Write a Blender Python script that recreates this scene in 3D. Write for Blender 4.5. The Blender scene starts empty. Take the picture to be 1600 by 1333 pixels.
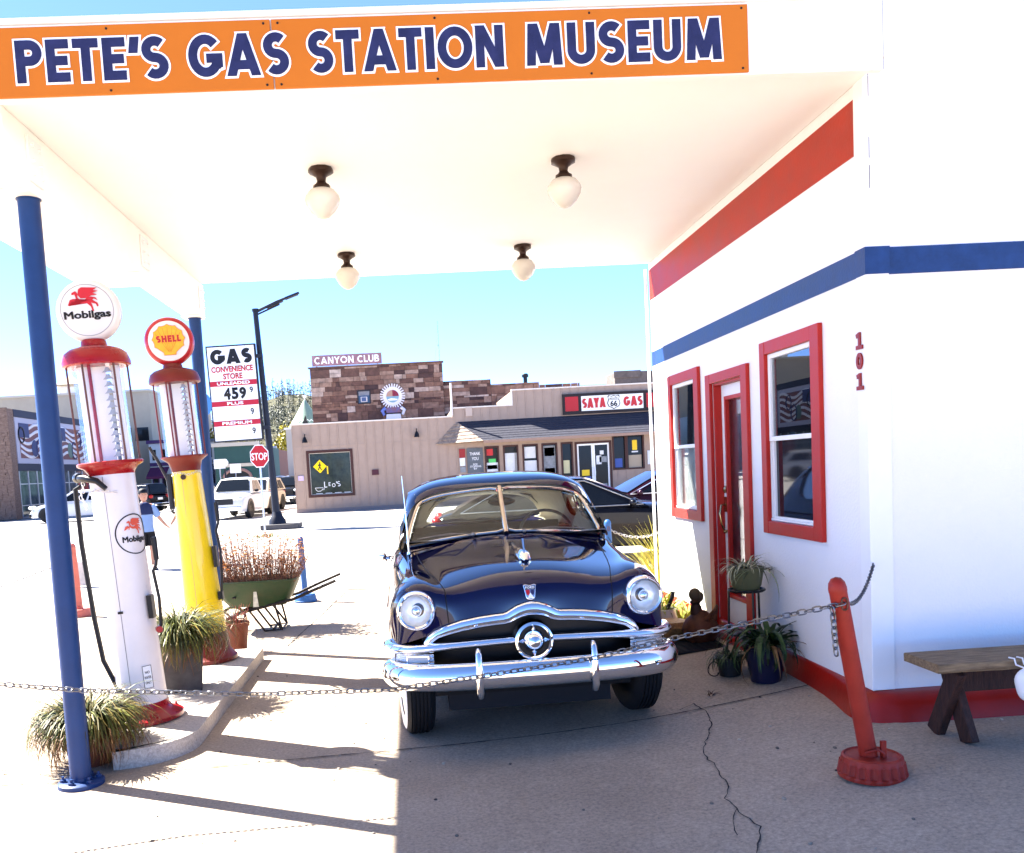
import bpy, bmesh, math, random
from mathutils import Vector as V, Matrix as M
R=random.Random(7)
SC=bpy.context.scene; COL=SC.collection
# ---------------------------------------------------------------- camera
F=1400.;CX=710.;CY=845.;EYE=V((0,0,1.66)); ROLL=.055; PSI=.045424; PIT=.081023
_w=V((math.sin(PSI)*math.cos(PIT),math.cos(PSI)*math.cos(PIT),-math.sin(PIT)))
_r=V((math.cos(PSI),-math.sin(PSI),0)); _u=_r.cross(_w)
CR=_r*math.cos(ROLL)-_u*math.sin(ROLL); CU=_u*math.cos(ROLL)+_r*math.sin(ROLL); CW=_w
cam=bpy.data.cameras.new('camera'); co=bpy.data.objects.new('camera',cam); COL.objects.link(co)
co.matrix_world=M(((CR.x,CU.x,-CW.x,EYE.x),(CR.y,CU.y,-CW.y,EYE.y),(CR.z,CU.z,-CW.z,EYE.z),(0,0,0,1)))
cam.sensor_fit='HORIZONTAL'; cam.sensor_width=36; cam.lens=F/1600*36
cam.shift_x=(800-CX)/1600; cam.shift_y=(CY-666.5)/1600; cam.clip_end=3000; cam.clip_start=.05
SC.camera=co
def at(px,py,Y):
    d=CW+CR*((px-CX)/F)-CU*((py-CY)/F); return EYE+d*(Y/d.y)
def atz(px,py,z=0):
    d=CW+CR*((px-CX)/F)-CU*((py-CY)/F); return EYE+d*((z-EYE.z)/d.z)
# ---------------------------------------------------------------- light
SUN=V((-.785,.43,1.0)).normalized()
wd=bpy.data.worlds.new('World'); SC.world=wd; wd.use_nodes=True
nt=wd.node_tree; bg=nt.nodes['Background']; sk=nt.nodes.new('ShaderNodeTexSky'); sk.sky_type='NISHITA'
sk.sun_disc=False; sk.sun_elevation=math.asin(SUN.z); sk.sun_rotation=math.atan2(SUN.x,SUN.y)
sk.altitude=8000; sk.air_density=.55; sk.dust_density=0; sk.ozone_density=4.5
nt.links.new(sk.outputs[0],bg.inputs[0]); bg.inputs[1].default_value=.15
sl=bpy.data.lights.new('sun','SUN'); sl.energy=5.; sl.angle=math.radians(.53); sl.color=(1,.95,.87)
so=bpy.data.objects.new('sun',sl); COL.objects.link(so); so.rotation_euler=(-SUN).to_track_quat('-Z','Y').to_euler()
SC.view_settings.view_transform='Standard'; SC.view_settings.look='None'; SC.view_settings.gamma=1
SC.view_settings.exposure=3.0
SC.render.engine='CYCLES'
SC.cycles.max_bounces=10; SC.cycles.diffuse_bounces=5; SC.cycles.glossy_bounces=5; SC.cycles.transparent_max_bounces=16
# ---------------------------------------------------------------- materials
MATS={}
def mat(name,col=(.5,.5,.5),rough=.5,metal=0,var=0,vscale=8,bump=0,bscale=60,coat=0,spec=.25,island=0,col2=None,emit=0,stretch=None,detail=6):
    if name in MATS: return MATS[name]
    m=bpy.data.materials.new(name); m.use_nodes=True; n=m.node_tree; p=n.nodes['Principled BSDF']; L=n.links.new
    p.inputs['Base Color'].default_value=(*col,1); p.inputs['Roughness'].default_value=rough; p.inputs['Metallic'].default_value=metal
    p.inputs['Coat Weight'].default_value=coat; p.inputs['Coat Roughness'].default_value=.03; p.inputs['Specular IOR Level'].default_value=spec
    tc=n.nodes.new('ShaderNodeTexCoord'); mp=n.nodes.new('ShaderNodeMapping'); L(tc.outputs['Object'],mp.inputs[0])
    if stretch: mp.inputs['Scale'].default_value=stretch
    if var or col2:
        no=n.nodes.new('ShaderNodeTexNoise'); no.inputs['Scale'].default_value=vscale; no.inputs['Detail'].default_value=detail; no.inputs['Roughness'].default_value=.65
        L(mp.outputs[0],no.inputs['Vector'])
        rp=n.nodes.new('ShaderNodeValToRGB'); rp.color_ramp.elements[0].position=.3; rp.color_ramp.elements[1].position=.7
        c2=col2 if col2 else tuple(c*(1+var) for c in col); c1=col if col2 else tuple(c*(1-var) for c in col)
        rp.color_ramp.elements[0].color=(*c1,1); rp.color_ramp.elements[1].color=(*c2,1); L(no.outputs[0],rp.inputs[0]); src=rp.outputs[0]
        L(src,p.inputs['Base Color'])
        rr=n.nodes.new('ShaderNodeMapRange'); rr.inputs[3].default_value=max(0,rough-.12*min(1,rough*2)); rr.inputs[4].default_value=min(1,rough+.1*min(1,rough*2)); L(no.outputs[0],rr.inputs[0]); L(rr.outputs[0],p.inputs['Roughness'])
    if island:
        g=n.nodes.new('ShaderNodeNewGeometry'); h=n.nodes.new('ShaderNodeHueSaturation'); mr=n.nodes.new('ShaderNodeMapRange')
        mr.inputs[3].default_value=1-island; mr.inputs[4].default_value=1+island; L(g.outputs['Random Per Island'],mr.inputs[0]); L(mr.outputs[0],h.inputs['Value'])
        if col2:
            mx=n.nodes.new('ShaderNodeMix'); mx.data_type='RGBA'; mx.inputs[6].default_value=(*col,1); mx.inputs[7].default_value=(*col2,1); L(g.outputs['Random Per Island'],mx.inputs[0]); L(mx.outputs[2],h.inputs['Color'])
        else: h.inputs['Color'].default_value=(*col,1)
        L(h.outputs[0],p.inputs['Base Color'])
    if bump:
        nb=n.nodes.new('ShaderNodeTexNoise'); nb.inputs['Scale'].default_value=bscale; nb.inputs['Detail'].default_value=8; L(mp.outputs[0],nb.inputs['Vector'])
        b=n.nodes.new('ShaderNodeBump'); b.inputs['Strength'].default_value=bump; b.inputs['Distance'].default_value=.01; L(nb.outputs[0],b.inputs['Height']); L(b.outputs[0],p.inputs['Normal'])
    if emit: p.inputs['Emission Color'].default_value=(*col,1); p.inputs['Emission Strength'].default_value=emit
    MATS[name]=m; return m
def glass(name,tint=(.9,.95,.95),rough=.01,f=1.0,ior=1.5):
    if name in MATS: return MATS[name]
    m=bpy.data.materials.new(name); m.use_nodes=True; n=m.node_tree; n.nodes.clear(); L=n.links.new
    o=n.nodes.new('ShaderNodeOutputMaterial'); t=n.nodes.new('ShaderNodeBsdfTransparent'); g=n.nodes.new('ShaderNodeBsdfGlossy'); x=n.nodes.new('ShaderNodeMixShader'); fr=n.nodes.new('ShaderNodeFresnel')
    fr.inputs[0].default_value=ior; t.inputs[0].default_value=(*tint,1); g.inputs['Roughness'].default_value=rough; g.inputs['Color'].default_value=(.9,.9,.9,1)
    mu=n.nodes.new('ShaderNodeMath'); mu.operation='MULTIPLY'; mu.inputs[1].default_value=f; mu.use_clamp=True; L(fr.outputs[0],mu.inputs[0]); L(mu.outputs[0],x.inputs[0]); L(t.outputs[0],x.inputs[1]); L(g.outputs[0],x.inputs[2]); L(x.outputs[0],o.inputs[0])
    MATS[name]=m; return m
# ---------------------------------------------------------------- mesh builder
ID=(V((0,0,0)),V((1,0,0)),V((0,1,0)))
class MB:
    def __init__(s): s.v=[]; s.f=[]
    def add(s,vs,fs):
        b=len(s.v); s.v+= [tuple(v) for v in vs]; s.f+=[tuple(i+b for i in f) for f in fs]; return s
    def box(s,x0,x1,y0,y1,z0,z1):
        return s.add([(x0,y0,z0),(x1,y0,z0),(x1,y1,z0),(x0,y1,z0),(x0,y0,z1),(x1,y0,z1),(x1,y1,z1),(x0,y1,z1)],[(3,2,1,0),(4,5,6,7),(0,1,5,4),(1,2,6,5),(2,3,7,6),(3,0,4,7)])
    def obox(s,c,u,v,w,a,b,d):   # oriented box, half sizes
        c=V(c);u=V(u).normalized()*a;v=V(v).normalized()*b;w=V(w).normalized()*d
        vs=[c+u*i+v*j+w*k for k in(-1,1) for i,j in((-1,-1),(1,-1),(1,1),(-1,1))]
        return s.add(vs,[(3,2,1,0),(4,5,6,7),(0,1,5,4),(1,2,6,5),(2,3,7,6),(3,0,4,7)])
    def tube(s,pts,r,n=8,closed=False,caps=True,squash=None):
        pts=[V(p) for p in pts]; N=len(pts); rs=r if isinstance(r,(list,tuple)) else [r]*N
        ts=[]
        for i in range(N):
            a=pts[(i-1)%N] if (closed or i>0) else pts[i]; b=pts[(i+1)%N] if (closed or i<N-1) else pts[i]; ts.append((b-a).normalized())
        up=V((0,0,1)) if abs(ts[0].z)<.9 else V((1,0,0)); nr=ts[0].cross(up).normalized(); vs=[]
        for i in range(N):
            nr=(nr-ts[i]*nr.dot(ts[i])); nr=nr.normalized() if nr.length>1e-6 else ts[i].orthogonal().normalized(); bn=ts[i].cross(nr)
            for k in range(n):
                a=2*math.pi*k/n; o=nr*math.cos(a)+bn*math.sin(a)
                if squash: o=V((o.x*squash[0],o.y*squash[1],o.z*squash[2]))
                vs.append(pts[i]+o*rs[i])
        fs=[]
        for i in range(N if closed else N-1):
            for k in range(n): a=i*n+k; b=i*n+(k+1)%n; c=((i+1)%N)*n; fs.append((a,c+k,c+(k+1)%n,b)[::-1])
        if caps and not closed: fs+= [tuple(range(n)),tuple(range((N-1)*n,N*n))[::-1]]
        return s.add(vs,fs)
    def lathe(s,prof,n=24,o=(0,0,0),ax=(0,0,1),e=None,caps=True):   # prof (r,h)
        o=V(o);ax=V(ax).normalized(); u=V(e).normalized() if e else ax.orthogonal().normalized(); w=ax.cross(u); vs=[];fs=[]
        for r,h in prof:
            for k in range(n): a=2*math.pi*k/n; vs.append(o+ax*h+(u*math.cos(a)+w*math.sin(a))*max(r,1e-5))
        for i in range(len(prof)-1):
            for k in range(n): fs.append((i*n+k,i*n+(k+1)%n,(i+1)*n+(k+1)%n,(i+1)*n+k))
        if caps and prof[0][0]>1e-4: fs.append(tuple(range(n))[::-1])
        if caps and prof[-1][0]>1e-4: fs.append(tuple(range((len(prof)-1)*n,len(prof)*n)))
        return s.add(vs,fs)
    def cyl(s,p0,p1,r0,r1=None,n=12):
        p0=V(p0);p1=V(p1); return s.lathe([(r0,0),(r0 if r1 is None else r1,(p1-p0).length)],n,p0,p1-p0)
    def sph(s,c,r,nu=16,nv=10):
        r=r if isinstance(r,(tuple,list)) else (r,r,r); vs=[];fs=[];c=V(c)
        for j in range(nv+1):
            t=math.pi*j/nv
            for k in range(nu): a=2*math.pi*k/nu; vs.append(c+V((r[0]*math.sin(t)*math.cos(a),r[1]*math.sin(t)*math.sin(a),-r[2]*math.cos(t))))
        for j in range(nv):
            for k in range(nu): fs.append((j*nu+k,j*nu+(k+1)%nu,(j+1)*nu+(k+1)%nu,(j+1)*nu+k))
        return s.add(vs,fs)
    def prism(s,poly,fr,d0,d1):   # outline in frame (o,u,v), extruded along n=u x v
        o,u,v=[V(a) for a in fr]; n=u.cross(v).normalized(); N=len(poly)
        ar=sum(poly[i][0]*poly[(i+1)%N][1]-poly[(i+1)%N][0]*poly[i][1] for i in range(N))
        if ar<0: poly=poly[::-1]
        vs=[o+u*x+v*y+n*d0 for x,y in poly]+[o+u*x+v*y+n*d1 for x,y in poly]
        return s.add(vs,[tuple(range(N))[::-1],tuple(range(N,2*N))]+[(i,(i+1)%N,N+(i+1)%N,N+i) for i in range(N)])
    def grid(s,rows,closed=False):   # rows of equal length
        n=len(rows[0]); vs=[p for r in rows for p in r]; fs=[]
        for i in range(len(rows)-1):
            for k in range(n if closed else n-1): fs.append((i*n+k,i*n+(k+1)%n,(i+1)*n+(k+1)%n,(i+1)*n+k))
        return s.add(vs,fs)
    def sweep(s,path,nrm,sec):   # path pts, normals(2D outward), section [(out,z)]
        rows=[[V(p)+V(q)*o+V((0,0,z)) for o,z in sec] for p,q in zip(path,nrm)]
        return s.grid(rows)
    def xf(s,mx):
        s.v=[tuple(mx@V(v)) for v in s.v]; return s
    def build(s,name,m,parent=None,smooth=True,bev=0,sub=0,ang=40,seg=2,solid=0):
        me=bpy.data.meshes.new(name); me.from_pydata(s.v,[],s.f); me.validate(); 
        bm=bmesh.new(); bm.from_mesh(me)
        if sub or solid: bmesh.ops.remove_doubles(bm,verts=bm.verts,dist=1e-5)
        bmesh.ops.recalc_face_normals(bm,faces=bm.faces) if not solid else None
        bm.to_mesh(me); bm.free()
        me.materials.append(m)
        if smooth:
            me.shade_smooth()
            if not sub: me.set_sharp_from_angle(angle=math.radians(ang))
        ob=bpy.data.objects.new(name,me); COL.objects.link(ob)
        if parent: ob.parent=parent
        if solid: md=ob.modifiers.new('solid','SOLIDIFY'); md.thickness=solid; md.offset=0
        if sub: md=ob.modifiers.new('sub','SUBSURF'); md.levels=sub; md.render_levels=sub
        if bev: md=ob.modifiers.new('bevel','BEVEL'); md.width=bev; md.segments=seg; md.limit_method='ANGLE'; md.angle_limit=math.radians(35)
        return ob
def tag(o,label=None,cat=None,group=None,kind=None):
    if label: o['label']=label
    if cat: o['category']=cat
    if group: o['group']=group
    if kind: o['kind']=kind
    return o
def thing(name,label,cat,loc=(0,0,0),rz=0,group=None,rot=None):
    o=bpy.data.objects.new(name,None); COL.objects.link(o); o.location=loc; o.rotation_euler=rot if rot else (0,0,rz); o.empty_display_size=.1
    return tag(o,label,cat,group)
def kids(o): return [c for c in COL.objects if c.parent==o]
def copy_tree(o,parent=None,label=None):
    c=o.copy(); COL.objects.link(c); c.parent=parent
    if label: c['label']=label
    for k in kids(o): copy_tree(k,c)
    return c
FR_S=lambda o:(V(o),V((1,0,0)),V((0,0,1)))       # faces -Y (towards the street corner we stand at)
FR_W=lambda o:(V(o),V((0,-1,0)),V((0,0,1)))      # faces -X
def frame_dir(o,d):                               # upright frame facing d
    d=V(d).normalized(); u=V((0,0,1)).cross(d).normalized(); return (V(o),u,V((0,0,1)))
def text(s,fr,h,m,parent,name,w=None,bold=0,d=.003,base=0,shear=0,align='C',lift=.001,space=1):
    cu=bpy.data.curves.new('txt','FONT'); cu.body=s; cu.size=1; cu.offset=bold; cu.shear=shear; cu.resolution_u=3; cu.space_character=space
    to=bpy.data.objects.new('txt',cu); COL.objects.link(to); bpy.context.view_layer.update()
    me=bpy.data.meshes.new_from_object(to.evaluated_get(bpy.context.evaluated_depsgraph_get())); bpy.data.objects.remove(to); bpy.data.curves.remove(cu)
    xs=[v.co.x for v in me.vertices]; ys=[v.co.y for v in me.vertices]
    x0,x1,y0,y1=min(xs),max(xs),min(ys),max(ys)
    if base: y0=0.; y1=.73
    sy=h/(y1-y0); sx=(w/(x1-x0)) if w else sy
    o,u,vv=[V(a) for a in fr]; n=u.cross(vv).normalized()
    cxx={'C':(x0+x1)/2,'L':x0,'R':x1}[align]
    bm=bmesh.new(); bm.from_mesh(me)
    bmesh.ops.dissolve_limit(bm,angle_limit=.001,verts=bm.verts,edges=bm.edges)
    for v in bm.verts: v.co=o+u*((v.co.x-cxx)*sx)+vv*((v.co.y-y0)*sy)+n*lift
    if d:
        r=bmesh.ops.extrude_face_region(bm,geom=bm.faces[:]); 
        for v in [g for g in r['geom'] if isinstance(g,bmesh.types.BMVert)]: v.co+=n*d
    bmesh.ops.recalc_face_normals(bm,faces=bm.faces)
    bmesh.ops.triangulate(bm,faces=bm.faces)
    bm.to_mesh(me); bm.free(); me.materials.clear(); me.materials.append(m)
    ob=bpy.data.objects.new(name,me); COL.objects.link(ob); ob.parent=parent; return ob
def panel(fr,u0,u1,v0,v1,holes,depth,mb=None):     # wall face with openings and reveals
    mb=mb or MB(); o,u,v=[V(a) for a in fr]; n=u.cross(v).normalized()
    us=sorted({u0,u1,*[h[0] for h in holes],*[h[1] for h in holes]}); vs=sorted({v0,v1,*[h[2] for h in holes],*[h[3] for h in holes]})
    P=lambda a,b,d=0:o+u*a+v*b-n*d
    for i in range(len(us)-1):
        for j in range(len(vs)-1):
            a,b,c,d=us[i],us[i+1],vs[j],vs[j+1]
            if any(h[0]<=a+1e-6 and b<=h[1]+1e-6 and h[2]<=c+1e-6 and d<=h[3]+1e-6 for h in holes): continue
            mb.add([P(a,c),P(b,c),P(b,d),P(a,d)],[(0,1,2,3)])
    for h in holes:
        a,b,c,d=h[:4]; dd=h[4] if len(h)>4 else depth
        q=[(a,c),(b,c),(b,d),(a,d)]
        for i in range(4):
            p,r=q[i],q[(i+1)%4]; mb.add([P(*p),P(*p,dd),P(*r,dd),P(*r)],[(0,1,2,3)])
    return mb
def fbox(mb,fr,u0,u1,v0,v1,d0,d1):                 # box in a frame, d along normal
    return mb.prism([(u0,v0),(u1,v0),(u1,v1),(u0,v1)],fr,d0,d1)
def frame_ring(mb,fr,u0,u1,v0,v1,t,d0,d1,tb=None):
    tb=t if tb is None else tb
    fbox(mb,fr,u0,u0+t,v0,v1,d0,d1); fbox(mb,fr,u1-t,u1,v0,v1,d0,d1)
    fbox(mb,fr,u0+t,u1-t,v1-t,v1,d0,d1); 
    if tb: fbox(mb,fr,u0+t,u1-t,v0,v0+tb,d0,d1)
    return mb
def ell(cx,cy,rx,ry,n=28,a0=0,a1=2*math.pi): return [(cx+rx*math.cos(a0+(a1-a0)*i/n),cy+ry*math.sin(a0+(a1-a0)*i/n)) for i in range(n)]
def gz(x,y):                                        # the lot rises towards the station
    t=max(0,min(1,(x+.1)/2.56)); s=max(0,min(1,(12.-y)/3.0)); s=s*s*(3-2*s); e=max(0,min(1,(6.5+y)/4)); e=e*e*(3-2*e)
    return .18*t*t*s*e
# common materials
WHITE=mat('white_plaster',(.76,.745,.74),.6,var=.02,vscale=2,bump=.3,bscale=70)
WTRIM=mat('white_trim_paint',(.78,.775,.765),.4,var=.02,vscale=5,bump=.03)
RED=mat('red_paint',(.24,.012,.008),.4,var=.1,vscale=6,bump=.06,bscale=40)
REDTRIM=mat('red_trim_paint',(.40,.018,.011),.45,var=.08,vscale=9,bump=.08,bscale=60)
REDBASE=mat('red_base_paint',(.29,.009,.004),.35,var=.15,vscale=5,bump=.12,bscale=35)
BLUE=mat('blue_paint',(.0075,.032,.115),.45,var=.12,vscale=7,bump=.05,bscale=50)
CHROME=mat('chrome',(.92,.93,.95),.035,1)
STEEL=mat('dull_steel',(.45,.45,.47),.3,1,var=.15,vscale=20)
BLACK=mat('black_plastic',(.008,.008,.009),.35)
RUBBER=mat('rubber',(.012,.012,.013),.7,bump=.1,bscale=120)
DARK=mat('dark_interior',(.01,.01,.012),.8)
BRONZE=mat('dark_bronze',(.035,.018,.013),.35,.3,var=.2)
GLASS=glass('clear_glass')
INK=mat('black_ink',(.006,.006,.008),.45)
WINK=mat('white_ink',(.85,.85,.85),.45)
RINK=mat('red_ink',(.42,.012,.018),.4)
TAN=mat('tan_siding',(.31,.225,.175),.7,var=.07,vscale=3,bump=.1,bscale=30)
DBROWN=mat('dark_brown_trim',(.045,.014,.010),.5,var=.2)
WGLASS=glass('shop_glass',(.55,.6,.6),.01,1.6)
# stroke lettering: every letter is a set of centre lines (unit height), mitred to a given thickness
def _arc(cx,cy,rx,ry,a0,a1,n=14): return [(cx+rx*math.cos(math.radians(a0+(a1-a0)*i/n)),cy+ry*math.sin(math.radians(a0+(a1-a0)*i/n))) for i in range(n+1)]
def glyph(c,t):
    h=t/2; T=1-h
    q=(.5-h)/2
    S=lambda w:[_arc(w/2,.5+q,w/2-h,q,42,270,16)+_arc(w/2,h+q,w/2-h,q,90,-138,16)[1:]]
    D={'P':(.62,[[(h,0),(h,1)],[(h,T),(.33,T)]+_arc(.33,.70,.29-h,.30-h,90,-90,12)+[(h,.40+h)]]),
    'R':(.66,[[(h,0),(h,1)],[(h,T),(.33,T)]+_arc(.33,.72,.29-h,.28-h,90,-90,12)+[(h,.44+h)],[(.28,.46),(.58,0)]]),
    'B':(.64,[[(h,0),(h,1)],[(h,T),(.32,T)]+_arc(.32,.75,.26-h,.25-h,90,-90,10)+[(h,.5+h)],[(h,.5),(.34,.5)]+_arc(.34,.25+h/2,.3-h,.25-h/2,90,-90,10)+[(h,h)]]),
    'E':(.54,[[(h,0),(h,1)],[(h,T),(.54,T)],[(h,.5),(.5,.5)],[(h,h),(.54,h)]]),
    'F':(.52,[[(h,0),(h,1)],[(h,T),(.52,T)],[(h,.48),(.48,.48)]]),
    'T':(.60,[[(.30,0),(.30,1)],[(0,T),(.60,T)]]),
    'I':(t,[[(h,0),(h,1)]]),
    'L':(.5,[[(h,0),(h,1)],[(h,h),(.5,h)]]),
    "'":(t*.9,[[(t*.65,1),(h*.8,.62)]]),
    'S':(.62,S(.62)),
    'G':(.84,[_arc(.42,.5,.42-h,.5-h,42,325,26)+[(.80-h*.3,.30)],[(.44,.44),(.84,.44)],[(.84-h,.5),(.84-h*1.0,.22)]]),
    'C':(.74,[_arc(.42,.5,.42-h,.5-h,48,312,26)]),
    'O':(.90,[_arc(.45,.5,.45-h,.5-h,90,450,36)]),
    'D':(.74,[[(h,0),(h,1)],[(h,T),(.28,T)]+_arc(.28,.5,.46-h,.5-h,90,-90,16)+[(h,h)]]),
    'U':(.68,[[(h,1),(h,.34)]+_arc(.34,.34,.34-h,.34-h,180,360,14)+[(.68-h,1)]]),
    'A':(.84,[[(h*1.05,0),(.42,1)],[(.84-h*1.05,0),(.42,1)],[(.20,.26),(.64,.26)]]),
    'V':(.78,[[(h*1.05,1),(.39,0)],[(.78-h*1.05,1),(.39,0)]]),
    'N':(.72,[[(h,0),(h,1)],[(.72-h,0),(.72-h,1)],[(h,1.0),(.72-h,0.0)]]),
    'M':(.94,[[(h*1.3,0),(h*1.75,1)],[(.94-h*1.3,0),(.94-h*1.75,1)],[(h*1.9,1),(.47,.05)],[(.94-h*1.9,1),(.47,.05)]]),
    'Y':(.72,[[(.36,0),(.36,.48)],[(h*.9,1),(.36,.42)],[(.72-h*.9,1),(.36,.42)]]),
    'X':(.7,[[(h,1),(.7-h,0)],[(h,0),(.7-h,1)]]),
    'H':(.68,[[(h,0),(h,1)],[(.68-h,0),(.68-h,1)],[(h,.5),(.68-h,.5)]]),
    'K':(.66,[[(h,0),(h,1)],[(h,.42),(.60,1)],[(.26,.55),(.62,0)]]),
    '4':(.62,[[(.44,0),(.44,1)],[(.44,.98),(.06,.32)],[(.02,.28),(.62,.28)]]),
    '5':(.58,[[(.54,T),(h+.02,T),(h,.52)]+_arc(.29,.33,.29-h,.33-h,130,-150,16)]),
    '9':(.58,[_arc(.29,.68,.29-h,.32-h,0,360,22),[(.58-h,.68)]+_arc(.29,.33,.29-h,.33-h,0,-140,14)]),
    '6':(.58,[_arc(.29,.32,.29-h,.32-h,0,360,22),[(h,.32)]+_arc(.29,.67,.29-h,.33-h,180,40,14)]),
    '0':(.58,[_arc(.29,.5,.29-h,.5-h,0,360,26)]),'1':(.46,[[(.25,0),(.25,1)],[(.25,T),(.02,T-.1)],[(0,h*.8),(.5,h*.8)]]),
    ' ':(.3,[])}
    return D[c]
def stroke(s,fr,h,m,parent,name,w=None,t=.2,grow=0,d=.002,lift=.001,gap=.09,align='C',slant=0):
    o,u,v=[V(a) for a in fr]; n=u.cross(v).normalized(); x=0; items=[]
    for c in s:
        gw,pl=glyph(c,t); items.append((x,pl)); x+=gw+gap
    tot=x-gap; sx=(w/(tot*h)) if w else 1; mb=MB(); lay=0
    off={'C':tot*sx/2,'L':0,'R':tot*sx}[align]
    for x0,pl in items:
        for k,p in enumerate(pl):
            pts=[V(((x0+a)*sx-off+slant*(b-.5),b))*h for a,b in p]; pts=[q for i,q in enumerate(pts) if i==0 or (q-pts[i-1]).length>1e-4*h]; N=len(pts); cl=(pts[0]-pts[-1]).length<1e-5
            if cl: pts=pts[:-1]; N-=1
            ht=t*h/2*min(1,.5+.5*sx)+grow; L=[];Q=[]
            if not cl and grow:
                pts[0]=pts[0]+(pts[0]-pts[1]).normalized()*grow; pts[-1]=pts[-1]+(pts[-1]-pts[-2]).normalized()*grow
            for i in range(N):
                a=pts[(i-1)%N] if (cl or i>0) else None; b=pts[(i+1)%N] if (cl or i<N-1) else None
                d1=(pts[i]-a).normalized() if a is not None else None; d2=(b-pts[i]).normalized() if b is not None else None
                d1=d1 or d2; d2=d2 or d1; tt=(d1+d2).normalized(); nn=V((-tt.y,tt.x)); f=1/max(.5,nn.dot(V((-d1.y,d1.x))))
                q=nn*ht*f
                if N==2 and abs(d1.x)>.03 and abs(d1.y)>.6: q=V((-ht/d1.y,0))
                L.append(pts[i]+q); Q.append(pts[i]-q)
            z0=0; z1=d+k*.00035+(.0001*(lay%2)); rows=[[o+u*q.x+v*q.y+n*(lift+z) for q,z in((A,z0),(A,z1),(B,z1),(B,z0))] for A,B in zip(L,Q)]
            if cl: rows.append(rows[0])
            mb.grid(rows)
            if not cl: 
                for rw in(rows[0],rows[-1]): mb.add(rw,[(0,1,2,3)])
        lay+=1
    return mb.build(name,m,parent,smooth=False)
# ================================================================ GROUND
def ground_mat(name,c1,c2,speck,scale=1.0,bump=.25):
    m=bpy.data.materials.new(name); m.use_nodes=True; n=m.node_tree; p=n.nodes['Principled BSDF']; L=n.links.new
    tc=n.nodes.new('ShaderNodeTexCoord')
    def noise(sc,det,ro=.6):
        q=n.nodes.new('ShaderNodeTexNoise'); q.inputs['Scale'].default_value=sc; q.inputs['Detail'].default_value=det; q.inputs['Roughness'].default_value=ro; L(tc.outputs['Object'],q.inputs['Vector']); return q
    a=noise(.9*scale,8,.7); b=noise(55*scale,6,.75); v=n.nodes.new('ShaderNodeTexVoronoi'); v.inputs['Scale'].default_value=62*scale; L(tc.outputs['Object'],v.inputs['Vector'])
    r=n.nodes.new('ShaderNodeValToRGB'); r.color_ramp.elements[0].position=.33; r.color_ramp.elements[1].position=.68; r.color_ramp.elements[0].color=(*c1,1); r.color_ramp.elements[1].color=(*c2,1); L(a.outputs[0],r.inputs[0])
    r2=n.nodes.new('ShaderNodeValToRGB'); r2.color_ramp.elements[0].position=.3; r2.color_ramp.elements[1].position=.72; r2.color_ramp.elements[0].color=(.55,.55,.55,1); r2.color_ramp.elements[1].color=(1.35,1.33,1.3,1); L(b.outputs[0],r2.inputs[0])
    mx=n.nodes.new('ShaderNodeMix'); mx.data_type='RGBA'; mx.blend_type='MULTIPLY'; mx.inputs[0].default_value=1; L(r.outputs[0],mx.inputs[6]); L(r2.outputs[0],mx.inputs[7])
    r3=n.nodes.new('ShaderNodeValToRGB'); r3.color_ramp.elements[0].position=.09; r3.color_ramp.elements[1].position=.16; r3.color_ramp.elements[0].color=(*[c*speck for c in c2],1); r3.color_ramp.elements[1].color=(0,0,0,1)
    c=n.nodes.new('ShaderNodeMath'); c.operation='LESS_THAN'; c.inputs[1].default_value=.12; L(v.outputs['Distance'],c.inputs[0])
    w=n.nodes.new('ShaderNodeMath'); w.operation='GREATER_THAN'; w.inputs[1].default_value=.75; sp=n.nodes.new('ShaderNodeSeparateColor'); L(v.outputs['Color'],sp.inputs[0]); L(sp.outputs[0],w.inputs[0])
    mm=n.nodes.new('ShaderNodeMath'); mm.operation='MULTIPLY'; L(c.outputs[0],mm.inputs[0]); L(w.outputs[0],mm.inputs[1])
    sc=n.nodes.new('ShaderNodeMix'); sc.data_type='RGBA'; L(sp.outputs[1],sc.inputs[0]); sc.inputs[6].default_value=(*[q*.45 for q in c1],1); sc.inputs[7].default_value=(*[q*speck for q in c2],1)
    m2=n.nodes.new('ShaderNodeMix'); m2.data_type='RGBA'; L(mm.outputs[0],m2.inputs[0]); L(mx.outputs[2],m2.inputs[6]); L(sc.outputs[2],m2.inputs[7]); L(m2.outputs[2],p.inputs['Base Color'])
    p.inputs['Roughness'].default_value=.85
    bp=n.nodes.new('ShaderNodeBump'); bp.inputs['Strength'].default_value=bump; bp.inputs['Distance'].default_value=.008; L(b.outputs[0],bp.inputs['Height']); L(bp.outputs[0],p.inputs['Normal'])
    MATS[name]=m; return m
CONC=ground_mat('concrete_pavement',(.285,.222,.16),(.395,.315,.235),1.3)
CONC2=ground_mat('concrete_light',(.40,.36,.31),(.48,.43,.38),1.25)
ASPH=ground_mat('asphalt',(.30,.285,.27),(.36,.345,.33),1.35,.5)
big=MB(); big.add([(-900,-600,-.06),(900,-600,-.06),(900,1500,-.06),(-900,1500,-.06)],[(0,1,2,3)])
tag(big.build('ground',ASPH,smooth=False),kind='structure')
st=MB(); st.add([(-120,13.2,-.03),(60,13.2,-.03),(60,36,-.03),(-6.3,36,-.03),(-6.3,300,-.03),(-14,300,-.03),(-14,36,-.03),(-120,36,-.03)],[(0,1,2,3),(3,4,5,6),(0,3,6,7)])
tag(st.build('road',ASPH,smooth=False),kind='structure')
rows=[]
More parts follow.
